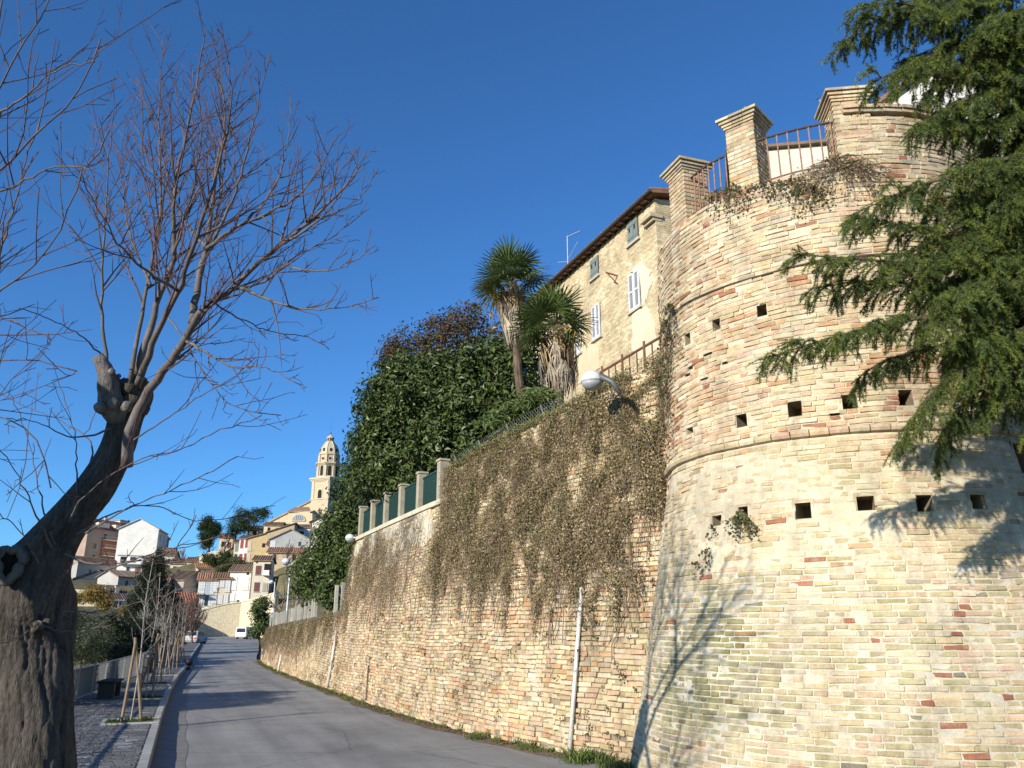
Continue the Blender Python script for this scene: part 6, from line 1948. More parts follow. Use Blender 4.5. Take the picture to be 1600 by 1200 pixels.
def building(name, label, px, py, t, wpx, hpx, depth, yaw=0, wcol=(.6, .52, .36), roof='gable_side', ridge=1.4, rcol=(.23, .15, .10), wins=(), right=(), left=(), wmat='render', found=6, group='houses of the hill town', chimney=None, tiles=True, cat='house'):
    B_, rz = bframe(px, py, t, yaw)
    w = wpx * t * K / max(cos(R(yaw)), .3); h = hpx * t * K; d = depth
    o = thing(name, B_, label, cat, group, rz)
    add_ctrl(B_ - np.array([0, 0, .2]))
    mb = MB()
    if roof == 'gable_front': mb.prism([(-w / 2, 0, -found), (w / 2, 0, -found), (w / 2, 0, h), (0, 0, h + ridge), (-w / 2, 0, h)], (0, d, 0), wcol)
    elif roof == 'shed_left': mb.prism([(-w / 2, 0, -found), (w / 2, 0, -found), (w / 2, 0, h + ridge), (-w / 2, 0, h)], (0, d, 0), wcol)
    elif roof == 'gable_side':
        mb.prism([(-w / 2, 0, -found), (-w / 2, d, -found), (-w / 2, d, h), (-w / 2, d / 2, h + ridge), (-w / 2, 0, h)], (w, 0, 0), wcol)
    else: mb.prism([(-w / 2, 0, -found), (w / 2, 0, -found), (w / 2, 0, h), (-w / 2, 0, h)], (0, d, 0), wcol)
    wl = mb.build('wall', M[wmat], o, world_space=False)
    ov = .45; th = .18
    mb = MB()
    if roof == 'gable_front':
        sl_ = ridge / (w / 2)
        for sg in (-1, 1):
            a = np.array([sg * (w / 2 + ov), -ov, h - ov * sl_ + .02]); b = np.array([0, -ov, h + ridge + .02])
            mb.prism([a, b, b + np.array([0, 0, th]), a + np.array([0, 0, th])], (0, d + 2 * ov, 0), rcol)
        rf = mb.build('roof', M['roof'], o, world_space=False)
        if tiles:
            for sg in (-1, 1): roof_tiles_mesh((sg * (w / 2 + ov), -ov, h - ov * sl_ + th + .03), (sg * (w / 2 + ov), d + ov, h - ov * sl_ + th + .03), (0, d + ov, h + ridge + th + .03), (0, -ov, h + ridge + th + .03), rcol, TG, parent=rf)
    elif roof == 'gable_side':
        sl_ = ridge / (d / 2)
        for y0, y1 in ((-ov, d / 2), (d + ov, d / 2)):
            a = np.array([-w / 2 - ov, y0, h - ov * sl_ + .02]); b = np.array([-w / 2 - ov, y1, h + ridge + .02])
            mb.prism([a, b, b + np.array([0, 0, th]), a + np.array([0, 0, th])], (w + 2 * ov, 0, 0), rcol)
        rf = mb.build('roof', M['roof'], o, world_space=False)
        if tiles: roof_tiles_mesh((-w / 2 - ov, -ov, h - ov * sl_ + th + .03), (w / 2 + ov, -ov, h - ov * sl_ + th + .03), (w / 2 + ov, d / 2, h + ridge + th + .03), (-w / 2 - ov, d / 2, h + ridge + th + .03), rcol, TG, parent=rf)
    elif roof == 'shed_left':
        a = np.array([-w / 2 - ov, -ov, h - ov * ridge / w + .02]); b = np.array([w / 2 + ov, -ov, h + ridge + ov * ridge / w + .02])
        mb.prism([a, b, b + np.array([0, 0, th]), a + np.array([0, 0, th])], (0, d + 2 * ov, 0), rcol); rf = mb.build('roof', M['roof'], o, world_space=False)
    else:
        mb.box((0, d / 2, h + .1), (w + .5, d + .5, .2), col=rcol); rf = mb.build('roof', M['roof'], o, world_space=False)
    if chimney:
        for cx, cy, cz in chimney:
            mb = MB(); mb.box((cx, cy, cz), (.7, .7, 1.6), col=(.5, .4, .3)); mb.box((cx, cy, cz + .85), (.9, .9, .15), col=(.35, .2, .14)); mb.build('chimney', M['render'], rf, world_space=False)
    W = [(u * w, z * h, ww, hh, kk, cc) for u, z, ww, hh, kk, cc in wins]
    wins_on(o, wl, W, 'front', w, d)
    wins_on(o, wl, [(u * d, z * h, ww, hh, kk, cc) for u, z, ww, hh, kk, cc in right], 'right', w, d)
    wins_on(o, wl, [(u * d, z * h, ww, hh, kk, cc) for u, z, ww, hh, kk, cc in left], 'left', w, d)
    return o, w, h, d
def slab(o, c, s, col, name='balcony', mat='render', rail=None):
    mb = MB(); mb.box(c, s, col=col); b = mb.build(name, M[mat], o, world_space=False)
    if rail:
        mb = MB(); n = int(s[0] / .3)
        for k in range(n + 1): mb.box((c[0] - s[0] / 2 + s[0] * k / n, c[1] - s[1] / 2 + .04, c[2] + .5), (.04, .04, .9), col=rail)
        mb.box((c[0], c[1] - s[1] / 2 + .04, c[2] + .97), (s[0], .06, .06), col=rail); mb.build('balcony_rail', M['paint'], b, world_space=False)
    return b
CREAM = (.56, .48, .34); WHITE = (.66, .645, .60); YEL = (.58, .46, .27); GREYW = (.50, .48, .43); RUB = (.47, .36, .22)
# -- houses over the road bend
building('town_house', 'tall narrow white house in the row over the road bend, its right side in shade', 371.5, 943, 172, 31, 49, 8, 12, (.70, .67, .60), 'gable_side', 1.6, (.25, .17, .11),
         [(-.28, .62, 1.2, 2.6, 's', (.72, .71, .68)), (.30, .62, 1.2, 2.6, 's', (.70, .69, .66)), (.35, .93, .6, .5, 'hole', None), (.0, .06, .6, .6, 'hole', None), (-.3, .2, 1.1, 1.7, 's', (.70, .69, .66))])
building('town_house', 'cream two-storey house with white shutters next to the tall narrow white one', 343.5, 946, 171, 25, 41, 7, 3, (.62, .53, .40), 'gable_side', 1.3, (.24, .15, .09),
         [(-.32, .72, .9, 2.4, 's', SH_WH), (.02, .8, .9, 1.4, 's', SH_WH), (.36, .72, 1.0, 2.4, 's', SH_WH), (-.35, .24, .9, 1.8, 's', SH_WH), (.0, .22, .9, 1.8, 's', SH_WH), (.32, .24, .9, 1.8, 's', SH_WH)])
o, w, h, d = building('town_house', 'white house with a balcony at the left end of the row, under an orange roof', 319, 949, 170, 24, 42, 7, 2, (.70, .68, .62), 'gable_side', 1.5, (.38, .20, .12),
         [(-.22, .7, .9, 2.6, 's', SH_WH), (.08, .7, .9, 2.6, 's', (.45, .53, .55)), (.36, .7, .9, 2.6, 's', SH_WH), (.1, .25, .9, 2.4, 'glass', None), (.36, .2, .9, 1.8, 's', SH_WH), (-.25, .22, .9, 2.2, 's', SH_WH)])
slab(o, (-w * .45, -.9, h * .47), (w * .7, 1.8, .25), (.5, .45, .38), rail=(.25, .22, .2))
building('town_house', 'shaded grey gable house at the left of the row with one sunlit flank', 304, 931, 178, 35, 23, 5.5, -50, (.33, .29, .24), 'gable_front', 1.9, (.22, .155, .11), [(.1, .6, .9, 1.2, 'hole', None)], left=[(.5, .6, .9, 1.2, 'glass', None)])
o, w, h, d = building('town_house', 'cream three-storey house with dark red shutters and a small balcony above the bend', 404, 941, 168, 26, 64, 9, 6, (.62, .56, .44), 'gable_side', 1.2, (.25, .16, .10),
         [(-.18, .76, 1.1, 1.9, 's', SH_BR), (-.18, .36, 1.1, 1.9, 's', SH_BR), (.36, .78, 1.5, 2.4, 'hole', None), (.3, .36, 1, 1.6, 's', (.4, .36, .3)), (-.3, .95, .35, .35, 'hole', None)])
slab(o, (w * .32, -.5, h * .64), (w * .42, 1.0, .2), (.55, .5, .42), rail=(.12, .12, .12))
mb = MB(); mb.box((w * .30, -1.05, h * .70), (1.3, .08, 1.0), col=(.75, .75, .76)); mb.build('hanging_laundry', M['render'], o, world_space=False)
# -- next tier
building('town_house', 'narrow white house with bright red shutters high on the slope', 378.5, 884, 215, 15, 42, 9, 12, (.78, .76, .74), 'gable_side', 1.2, (.24, .18, .14),
         [(-.24, .8, .8, 2.2, 's', SH_RED), (.24, .82, .8, 2.2, 's', SH_RED), (-.24, .3, .8, 2.0, 's', SH_RED), (.24, .32, .8, 2.0, 's', SH_RED)])
building('town_house', 'narrow cream house with one grey shutter left of the white one with red shutters', 367.5, 880, 216, 8, 32, 9, 10, (.62, .54, .36), 'gable_side', 1.0, (.24, .18, .14), [(0, .75, .9, 2, 's', SH_GR), (0, .3, .9, 1.6, 'glass', None)])
building('town_house', 'ochre stone house with a rough wall beside the white house with red shutters', 402, 884, 212, 34, 42, 9, 8, (.50, .38, .21), 'shed_left', 1.8, (.24, .17, .11), [(-.42, .72, .9, 2.4, 's', (.58, .52, .4)), (-.42, .3, .9, 2.2, 's', (.58, .52, .4)), (.2, .75, .8, 1.1, 'hole', None)], wmat='stone')
building('town_house', 'low cream house with a brown roof half hidden by the two pines', 351, 864, 235, 20, 24, 8, 5, (.60, .50, .36), 'gable_side', 1.5, (.28, .17, .11), [(-.2, .55, .9, 1.6, 'glass', None), (.28, .5, 1, 1.8, 's', SH_BR)])
building('town_house', 'long grey-roofed house below the church nave', 411, 840, 238, 44, 12, 10, 12, (.55, .52, .44), 'gable_side', 1.6, (.27, .255, .235), [(-.3, .6, 1, 1.2, 'hole', None), (.1, .6, 1.2, 1.0, 'hole', None), (.38, .6, 1.1, 1.3, 's', SH_GR)])
building('stone_house', 'low brown rubble house with a slanting roof below the church', 437, 852, 214, 40, 20, 8, 8, RUB, 'shed_left', 2.4, (.25, .17, .11), [(.2, .75, .9, 1.3, 'hole', None), (-.3, .5, .8, 1.0, 'hole', None)], wmat='stone')
building('barn', 'grey barn with a bleached plank front under the church', 452, 860, 200, 60, 17, 8, 6, (.36, .37, .36), 'gable_front', 2.4, (.32, .29, .25), [(.25, .6, .8, 1.3, 'glass', None), (-.42, .55, 1.2, 1.6, 's', (.6, .6, .6))])
building('town_house', 'small white gable house with a satellite dish just below the lunette window', 470, 842, 222, 27, 17, 7, 12, (.72, .71, .68), 'gable_side', 1.2, (.26, .19, .13), [(.02, .45, 1.2, 1.4, 'hole', None), (-.35, .55, .9, 1.2, 'glass', None)])
o, w, h, d = building('town_house', 'cream house with tall shutters and a steep dark eave, right of the grey barn', 506, 862, 188, 46, 46, 10, 6, (.68, .63, .50), 'shed_left', 3.4, (.15, .115, .09),
         [(-.38, .62, .9, 2.8, 's', SH_GR), (-.10, .68, 1.2, 3.0, 's', (.70, .66, .55)), (.17, .68, 1.1, 3.0, 's', SH_WH), (-.1, .15, 1.1, 1.6, 's', (.70, .66, .55))])
mb = MB(); mb.tube([(-w / 2 + .1, -.12, -4), (-w / 2 + .1, -.12, h)], .09, 6, (.3, .1, .06)); mb.build('downpipe', M['paint'], o, world_space=False)
building('town_house', 'low house with a bare rough wall under the barn, behind the bare tree', 452, 880, 190, 66, 16, 8, 4, (.50, .40, .26), 'gable_side', 1.4, (.30, .17, .11), [(-.35, .6, 1, 1.3, 'glass', None), (.1, .55, .9, 1.3, 'hole', None), (.36, .6, .9, 1.3, 's', SH_BR)], wmat='stone')
building('town_house', 'small house with an orange tiled roof below the garden wall', 318, 902, 205, 21, 14, 7, -8, (.62, .56, .44), 'gable_side', 1.3, (.36, .19, .11), [(-.3, .5, .8, 1.4, 'glass', None), (.05, .5, .8, 1.2, 'hole', None), (.35, .5, .8, 1.4, 'glass', None)])
building('town_house', 'cream house with a low brown roof rising behind the dark conifer', 277, 897, 215, 23, 16, 8, 10, (.60, .52, .36), 'gable_side', 1.5, (.22, .16, .11), [(-.2, .5, 1, 1.4, 'glass', None), (.25, .5, .9, 1.2, 's', SH_BR)])
building('shed', 'tiny cream shed below the house behind the dark conifer', 279, 899, 200, 6, 7, 3, 0, (.62, .54, .4), 'gable_front', .5, (.25, .16, .1), [(0, .5, .5, .6, 'hole', None)], tiles=False)
building('town_house', 'small cream house between the shaded gable house and the ridge tree', 300, 893, 215, 17, 15, 7, 4, (.60, .53, .40), 'gable_side', 1.3, (.27, .16, .10), [(-.2, .5, .8, 1.3, 'glass', None), (.25, .5, .8, 1.3, 's', SH_BR)])
building('town_house', 'beige house with two dark windows behind the white gable house on the left', 258, 890, 235, 22, 22, 8, 10, (.52, .47, .38), 'gable_side', 1.4, (.25, .16, .11), [(-.2, .6, .9, 1.4, 'glass', None), (.2, .6, .9, 1.4, 'glass', None)])
building('town_house', 'low grey outhouse below the apartment block on the left hillside', 205, 921, 190, 40, 18, 7, -40, (.40, .385, .36), 'gable_side', 1.5, (.20, .15, .115), [(-.2, .5, .9, 1.3, 'glass', None), (.25, .5, .9, 1.3, 's', SH_BR)])
building('town_house', 'brown tiled house right of the bungalow, half hidden by the conifer', 236, 938, 170, 40, 22, 8, 8, (.55, .48, .36), 'gable_side', 1.8, (.22, .145, .10), [(-.3, .55, .9, 1.4, 'glass', None), (.1, .55, .9, 1.4, 's', SH_BR)])
building('town_house', 'red-roofed low house below the shaded gable house by the road', 283, 958, 150, 40, 16, 7, -10, (.50, .44, .34), 'gable_side', 1.8, (.34, .15, .09), [(-.2, .5, .9, 1.2, 'glass', None), (.25, .5, .9, 1.2, 's', SH_BR)])
building('town_house', 'ochre house rising behind the barn and the rubble house', 425, 834, 226, 26, 13, 8, 10, (.58, .47, .29), 'gable_side', 1.2, (.26, .17, .11), [(-.2, .5, .8, 1.2, 'hole', None), (.25, .5, .8, 1.2, 'glass', None)])
building('stone_house', 'rough stone house front between the three-storey house and the barn', 428, 905, 190, 30, 22, 8, 6, (.50, .40, .26), 'gable_side', 1.4, (.27, .17, .11), [(-.25, .55, .8, 1.3, 'glass', None), (.2, .55, .8, 1.3, 's', SH_BR)], wmat='stone')
building('town_house', 'tan house stacked between the ochre stone house and the barn', 424, 872, 206, 16, 20, 7, 6, (.55, .44, .28), 'gable_side', 1.2, (.25, .16, .11), [(0, .6, .9, 1.4, 's', SH_BR)])
building('town_house', 'small tan house under the ridge beside the bare grey tree', 262, 876, 240, 16, 14, 6, 6, (.55, .46, .33), 'gable_side', 1.2, (.28, .17, .11), [(-.2, .5, .8, 1.2, 'glass', None), (.25, .5, .8, 1.2, 'glass', None)])
building('town_house', 'pinkish house on the slope behind the orange-roofed one', 334, 890, 212, 14, 12, 6, 4, (.56, .43, .33), 'gable_side', 1.2, (.30, .17, .11), [(-.2, .5, .7, 1.1, 'glass', None), (.25, .5, .7, 1.1, 's', SH_GR)])
building('town_house', 'beige gable house just below the church chapel', 447, 838, 236, 22, 14, 8, 8, (.55, .46, .31), 'gable_side', 1.3, (.27, .17, .11), [(-.25, .5, .8, 1.2, 's', SH_BR), (.2, .5, .8, 1.2, 'glass', None)])
# garden walls
def free_wall(name, label, pts, th, h_fn, col, mat='stone'):
    P = [np.asarray(p, float) for p in pts]
    t = thing(name, P[0], label, 'wall')
    for i in range(len(P) - 1):
        a, b = P[i], P[i + 1]; d = b - a; d[2] = 0; n = np.array([-d[1], d[0], 0]) / np.linalg.norm(d[:2]) * th
        ha, hb = h_fn(i), h_fn(i + 1)
        mb = MB(); lo = min(a[2], b[2]) - 5
        mb.prism([np.array([a[0], a[1], lo]), np.array([b[0], b[1], lo]), np.array([b[0], b[1], hb]), np.array([a[0], a[1], ha])], n, col); mb.build('wall_face', M[mat], t)
        mb = MB(); mb.prism([np.array([a[0], a[1], ha + .01]) - n * .15, np.array([b[0], b[1], hb + .01]) - n * .15, np.array([b[0], b[1], hb + .22]) - n * .15, np.array([a[0], a[1], ha + .22]) - n * .15], n * 1.3, tuple(np.array(col) * 1.08)); mb.build('coping', M[mat], t)
    return t
a, b = at(311, 876, 212), at(350, 868, 212); add_ctrl(a); add_ctrl(b)
zz = [at(311, 868, 212)[2], at(335, 862, 212)[2], at(352, 864, 212)[2]]
free_wall('garden_wall', 'pale terrace wall on the slope under the two pines', [a, at(335, 872, 212), b], .5, lambda i: zz[i], (.58, .50, .35))
# the tall retaining wall at the road bend
TR = 150
tops = [(300, 958, 150), (318, 952, 151), (345, 945, 152), (372, 941, 153), (400, 934, 151), (425, 926, 148)]
W_ = [at(px, 992, t) for px, py, t in tops]; zz2 = [at(px, py, t)[2] for px, py, t in tops]
free_wall('road_bend_wall', 'tall sunlit retaining wall where the road bends below the row of houses', W_, .8, lambda i: zz2[i], (.60, .52, .36))
for px, py, t in tops: add_ctrl(at(px, py + 1.5, t + 9))
lt = thing('street_lantern', at(338, 946, 156), 'old street lantern on a dark post in front of the cream house', 'street lamp', 'street lamps')
mb = MB(); q = at(338, 946, 156); mb.tube([q - np.array([0, 0, .5]), q + np.array([0, 0, 2.6])], .08, 6, (.06, .06, .06)); mb.build('pole', M['paint'], lt)
mb = MB(); mb.lathe(q + np.array([0, 0, 2.6]), [(.1, 0), (.25, .5), (.3, .55), (.05, .85)], 6, (.2, .19, .17)); mb.build('lantern', M['paint'], lt)

# -- church
CT = 262
B_, rz = bframe(508, 806, CT, 38)
add_ctrl(B_ + np.array([0, 0, -3])); add_ctrl(at(450, 835, 262)); add_ctrl(at(430, 838, 262)); add_ctrl(at(480, 838, 250))
ST = (.49, .405, .275); ST2 = (.53, .445, .315)
tower = thing('bell_tower', B_, 'pale brick church bell tower with an octagonal belfry and a pointed dome', 'tower', rz=rz)
pm = CT * K
S = 33 * pm
def tb(py): return (806 - py) * pm * 1.06
H1 = tb(757)
mb = MB(); mb.box((0, 0, (H1 - 8) / 2), (S, S, H1 + 8), col=ST); mb.build('shaft', M['stone'], tower, world_space=False)
for z, e, hh in ((H1, .5, .35), (H1 + .35, 1.0, .4), (H1 + .75, 1.5, .5), (tb(784), .35, .4)):
    mb = MB(); mb.box((0, 0, z + hh / 2), (S + e, S + e, hh), col=ST2); mb.build('cornice', M['stone'], tower, world_space=False)
def arch_part(c, ex, en, w, h, name, parent, col=(.02, .018, .016), proud=.05, mat='render', frame=None):
    ez = np.array([0, 0, 1.0]); P = [c - ex * w / 2 - ez * h / 2, c + ex * w / 2 - ez * h / 2]
    for a in np.linspace(0, pi, 9): P.append(c + ex * cos(a) * w / 2 + ez * (h / 2 - w / 2 + sin(a) * w / 2))
    if frame:
        mb = MB(); F_ = [c + (p - c) * 1.22 + en * .02 for p in P]; mb.prism(F_, en * .10, frame); fo = mb.build(name + '_surround', M['stone'], parent, world_space=False); parent = fo
    mb = MB(); mb.prism([p + en * .03 for p in P], en * (proud + .06), col); return mb.build(name, M[mat], parent, world_space=False)
X_, Y_ = np.array([1.0, 0, 0]), np.array([0, 1.0, 0])
arch_part(np.array([0, -S / 2, tb(777)]), X_, -Y_, 1.5, 3.4, 'opening', tower, frame=ST2)
arch_part(np.array([S / 2, 0, tb(777)]), Y_, X_, 1.5, 3.4, 'opening', tower, frame=ST2)
for sx in (-1, 1):
    for f in ((X_, -Y_), (Y_, X_)):
        mb = MB(); mb.box(f[0] * sx * (S / 2 - .55) + f[1] * (S / 2 + .06) + np.array([0, 0, (H1 + tb(784)) / 2 + .2]), (1.0, 1.0, H1 - tb(784) - .4) if True else 0, axes=(f[0], f[1] * .25, np.array([0, 0, 1.0])), col=ST2); mb.build('pilaster', M['stone'], tower, world_space=False)
R8 = 17.2 * pm
z1, z2, z3, z4, z5, z6 = H1 + 1.25, tb(729), tb(716), tb(700), tb(685), tb(683)
ph8 = pi / 8
mb = MB(); mb.lathe((0, 0, 0), [(R8, z1), (R8, z2 - 1.0)], 8, ST, phase=ph8); mb.build('belfry', M['stone'], tower, world_space=False)
for z, r, hh in ((z1 - .02, R8 + .35, .6), (z2 - 1.0, R8 + .25, .35), (z2 - .65, R8 + .6, .35), (z2 - .3, R8 + .95, .3)):
    mb = MB(); mb.lathe((0, 0, z), [(r, 0), (r, hh)], 8, ST2, phase=ph8); mb.build('cornice', M['stone'], tower, world_space=False)
ap = R8 * cos(pi / 8)
for k in range(8):
    a = k * pi / 4; en = np.array([cos(a), sin(a), 0]); ex = np.array([-sin(a), cos(a), 0])
    arch_part(en * (ap - .04) + np.array([0, 0, (z1 + z2) / 2 - .2]), ex, en, 1.15, (z2 - z1) * .70, 'opening', tower, frame=ST2)
    a2 = a + pi / 8; en2 = np.array([cos(a2), sin(a2), 0]); ex2 = np.array([-sin(a2), cos(a2), 0])
    mb = MB(); mb.box(en2 * (R8 - .05) + np.array([0, 0, (z1 + z2 - 1) / 2 + .3]), (.75, .6, z2 - z1 - 1.6), axes=(ex2, en2, np.array([0, 0, 1.0])), col=ST2); mb.build('pilaster', M['stone'], tower, world_space=False)
R9 = R8 * .93; ap9 = R9 * cos(pi / 8)
mb = MB(); mb.lathe((0, 0, 0), [(R9, z2), (R9, z3)], 8, ST, phase=ph8); mb.build('drum', M['stone'], tower, world_space=False)
mb = MB(); mb.lathe((0, 0, z3), [(R9 + .35, 0), (R9 + .35, .3)], 8, ST2, phase=ph8); mb.build('cornice', M['stone'], tower, world_space=False)
for k in range(8):
    a = k * pi / 4; en = np.array([cos(a), sin(a), 0]); ex = np.array([-sin(a), cos(a), 0]); c = en * ap9 + np.array([0, 0, (z2 + z3) / 2])
    ringp = [c + en * .05 + ex * cos(q) * .62 + np.array([0, 0, sin(q) * .5]) for q in np.linspace(0, 2 * pi, 13)]
    mb = MB(); mb.tube(ringp, .12, 5, ST2); f_ = mb.build('oculus', M['stone'], tower, world_space=False)
    mb = MB(); mb.prism([q - en * .06 for q in ringp[:-1]], en * .09, (.03, .025, .02)); mb.build('opening', M['render'], f_, world_space=False)
    a2 = a + pi / 8; en2 = np.array([cos(a2), sin(a2), 0]); ex2 = np.array([-sin(a2), cos(a2), 0])
    mb = MB(); mb.box(en2 * R9 + np.array([0, 0, (z2 + z3) / 2]), (.6, .5, z3 - z2 - .1), axes=(ex2, en2, np.array([0, 0, 1.0])), col=ST2); mb.build('pilaster', M['stone'], tower, world_space=False)
prof = []
for q in np.linspace(0, 1, 12):
    prof.append((R9 * (.97 * (1 - q ** 2.1) + .30 * q ** 2.1), z3 + .3 + (z4 - z3 + 1.2) * q))
mb = MB(); mb.lathe((0, 0, 0), prof, 8, (.50, .43, .30), phase=ph8); mb.build('dome', M['stone'], tower, world_space=False)
for k in range(8):
    a2 = k * pi / 4 + pi / 8; mb = MB(); mb.tube([(cos(a2) * r, sin(a2) * r, z) for r, z in prof], .14, 5, ST2); mb.build('dome_rib', M['stone'], tower, world_space=False)
    if k % 2 == 0:
        a = k * pi / 4; en = np.array([cos(a), sin(a), 0]); r, z = prof[3]
    if True:
        a = k * pi / 4; en = np.array([cos(a), sin(a), 0]); ex = np.array([-sin(a), cos(a), 0]); r, z = prof[3]
        mb = MB(); mb.box(en * (r * .93) + np.array([0, 0, z]), (.55, .5, 1.0), axes=(ex, en, np.array([0, 0, 1.0])), col=(.02, .018, .015)); mb.build('dormer', M['render'], tower, world_space=False)
Rl = R9 * .33; zl = prof[-1][1]
mb = MB(); mb.lathe((0, 0, 0), [(Rl, zl - .1), (Rl, z5 - 1.0)], 8, ST, phase=ph8); lan = mb.build('lantern', M['stone'], tower, world_space=False)
for k in range(8):
    a = k * pi / 4; en = np.array([cos(a), sin(a), 0]); ex = np.array([-sin(a), cos(a), 0]); arch_part(en * (Rl * cos(pi / 8) - .04) + np.array([0, 0, (zl + z5) / 2 - .5]), ex, en, .42, (z5 - zl) * .55, 'opening', lan)
mb = MB(); mb.lathe((0, 0, 0), [(Rl + .25, z5 - 1.0), (Rl + .3, z5 - .75), (Rl * .8, z5 - .3), (.25, z5 + .2), (.1, z5 + .5)], 8, ST2, phase=ph8); mb.build('lantern_cap', M['stone'], tower, world_space=False)
mb = MB(); mb.lathe((0, 0, z5 + .5), [(.05, 0), (.32, .25), (.32, .45), (.05, .7)], 8, (.1, .09, .08)); zt = z5 + 1.1
mb.tube([(0, 0, zt), (0, 0, tb(668) + .0)], .05, 5, (.1, .1, .1)); mb.tube([(-.5, .3, zt + 2.0), (.5, -.3, zt + 2.0)], .05, 5, (.1, .1, .1)); mb.build('cross', M['paint'], tower, world_space=False)
# nave and the chapel with the half-round window
def quad_block(name, label, pts_px, t, depth, col, cat='church', mat='stone', roofcol=(.26, .18, .12)):
    P = [at_h(px, py, t) for px, py in pts_px]
    B0 = P[0].copy()
    o = thing(name, B0, label, cat)
    mb = MB(); v = FWD.copy(); v[2] = 0; v /= np.linalg.norm(v); v = v * depth
    mb.prism(P, v, col); mb.build('wall', M[mat], o)
    return o, P, v
o, P, v = quad_block('church_nave', 'long sunlit church nave with a sloping gable left of the bell tower', [(417, 850), (488, 850), (488, 784), (484, 784), (451, 801), (418, 818)], 268, 22, (.60, .48, .30))
mb = MB(); a, b = at_h(416, 818.5, 267.6), at_h(485, 783.4, 267.6); up_ = np.array([0, 0, .5]); mb.prism([a, b, b + up_, a + up_], v, (.40, .28, .17)); mb.build('roof', M['roof'], o)
o, P, v = quad_block('church_chapel', 'church chapel with a big half-round lunette window below the bell tower', [(451, 850), (488, 850), (488, 802), (451, 800)], 255, 7, (.61, .50, .32))
mb = MB(); a, b = at_h(449.5, 800.5, 254.5), at_h(485, 799, 254.5); c_, d_ = at_h(483, 794.5, 259), at_h(460, 795, 259); mb.prism([a, b, c_, d_], np.array([0, 0, .5]), (.26, .18, .12)); mb.build('roof', M['roof'], o)
cc = at_h(466.5, 814, 254.9); ex = RT.copy(); ez = np.array([0, 0, 1.0]); r_ = 10 * 255 * K
P = [cc + ex * cos(q) * r_ + ez * sin(q) * r_ for q in np.linspace(0, pi, 15)]
mb = MB(); mb.tube(P + [P[0]], .22, 5, ST2); f_ = mb.build('lunette', M['stone'], o)
mb = MB(); mb.prism([p for p in P], -FWD * .12 * np.array([1, 1, 0]), (.22, .26, .30)); mb.build('pane', M['paint'], f_)
mb = MB()
for q in (-.45, -.15, .15, .45): mb.box(cc + ex * r_ * q + ez * r_ * .42 - FWD * np.array([.25, .25, 0]), (.14, .1, r_ * .8), axes=(ex, FWD, ez), col=(.4, .4, .38))
mb.build('mullion', M['paint'], f_)

# -- left hand town: apartment block etc
AT = 255
o, w, h, d = building('apartment_block', 'large brown and grey apartment block with balconies behind the leaning linden', 196, 900, AT, 118, 66, 9, -46, (.36, .27, .215), 'gable_side', 3.4, (.30, .15, .10), group='blocks on the left hillside', cat='block',
       wins=[(-.06, .84, 1.6, 1.9, 'glass', None), (-.15, .84, 1.4, 1.9, 's', (.2, .18, .16)), (-.3, .84, 1.6, 1.9, 'glass', None), (.44, .62, 1.2, 1.6, 's', (.2, .18, .16)), (.44, .38, 1.2, 1.6, 'glass', None), (-.4, .6, 1.4, 1.9, 'glass', None), (-.4, .36, 1.4, 1.9, 'glass', None), (-.1, .36, 1.3, 1.9, 'glass', None), (-.25, .36, 1.3, 1.9, 's', (.2, .18, .16))],
       right=[(.2, .8, 1.2, 1.7, 's', (.2, .17, .15)), (.5, .8, 1.2, 1.7, 'glass', None), (.2, .5, 1.2, 1.7, 'glass', None), (.6, .5, 1.2, 1.7, 's', (.2, .17, .15))], chimney=[(w_, 6, 17.5) for w_ in (-5.5, 4.0)])
mb = MB(); mb.box((-w * .15, -.18, h * .60), (w * .36, .30, h * .40), col=(.36, .15, .09)); mb.build('brick_panel', M['render'], o, world_space=False)
for z in (.40, .58, .76): slab(o, (-w * .08, -1.0, h * z), (w * .52, 1.6, .22), (.66, .62, .58), rail=(.5, .46, .44))
for z in (.40, .58):
    for u in (-.28, -.16, -.02): 
        wins_on(o, None, [(u * w, h * (z + .085), 1.3, 2.0, 'glass', None)], 'front', w, d)
mb = MB(); mb.box((w * .02, 6, h + 3.0), (3.6, 3.6, 2.4), col=(.62, .58, .52)); mb.box((w * .02, 6, h + 4.3), (4.2, 4.2, .25), col=(.3, .28, .26)); mb.build('roof_house', M['render'], o, world_space=False)
for u in (-.32, -.12): slab(o, (u * w, 1.6, h + 1.1), (4.4, 2.5, 1.8), (.60, .52, .45), name='roof_dormer')
building('white_house', 'tall white gable house standing in front of the brown apartment block', 211, 873, 240, 57, 46, 13, 14, WHITE, 'gable_front', 3.0, (.50, .47, .42), group='blocks on the left hillside', wins=(), right=[(.25, .75, 1.1, 1.6, 's', (.2, .17, .15)), (.6, .75, 1.1, 1.6, 'glass', None), (.25, .4, 1.1, 1.6, 'glass', None), (.6, .4, 1.1, 1.6, 's', (.2, .17, .15))], tiles=False)
o, w, h, d = building('white_house', 'lower white wing below the tall white gable house, with a dark doorway', 200, 903, 225, 36, 34, 9, 6, (.77, .76, .73), 'flat', 0, (.42, .40, .37), group='blocks on the left hillside', wins=[(-.28, .82, 1.6, 1.6, 'hole', None), (.1, .82, 1.6, 1.6, 'glass', None), (-.05, .3, .9, 2.4, 'glass', None), (.34, .35, 1.4, 1.6, 's', (.25, .11, .07))])
slab(o, (0, -.8, h * .62), (w * .9, 1.5, .22), (.70, .68, .64), rail=(.6, .58, .55))
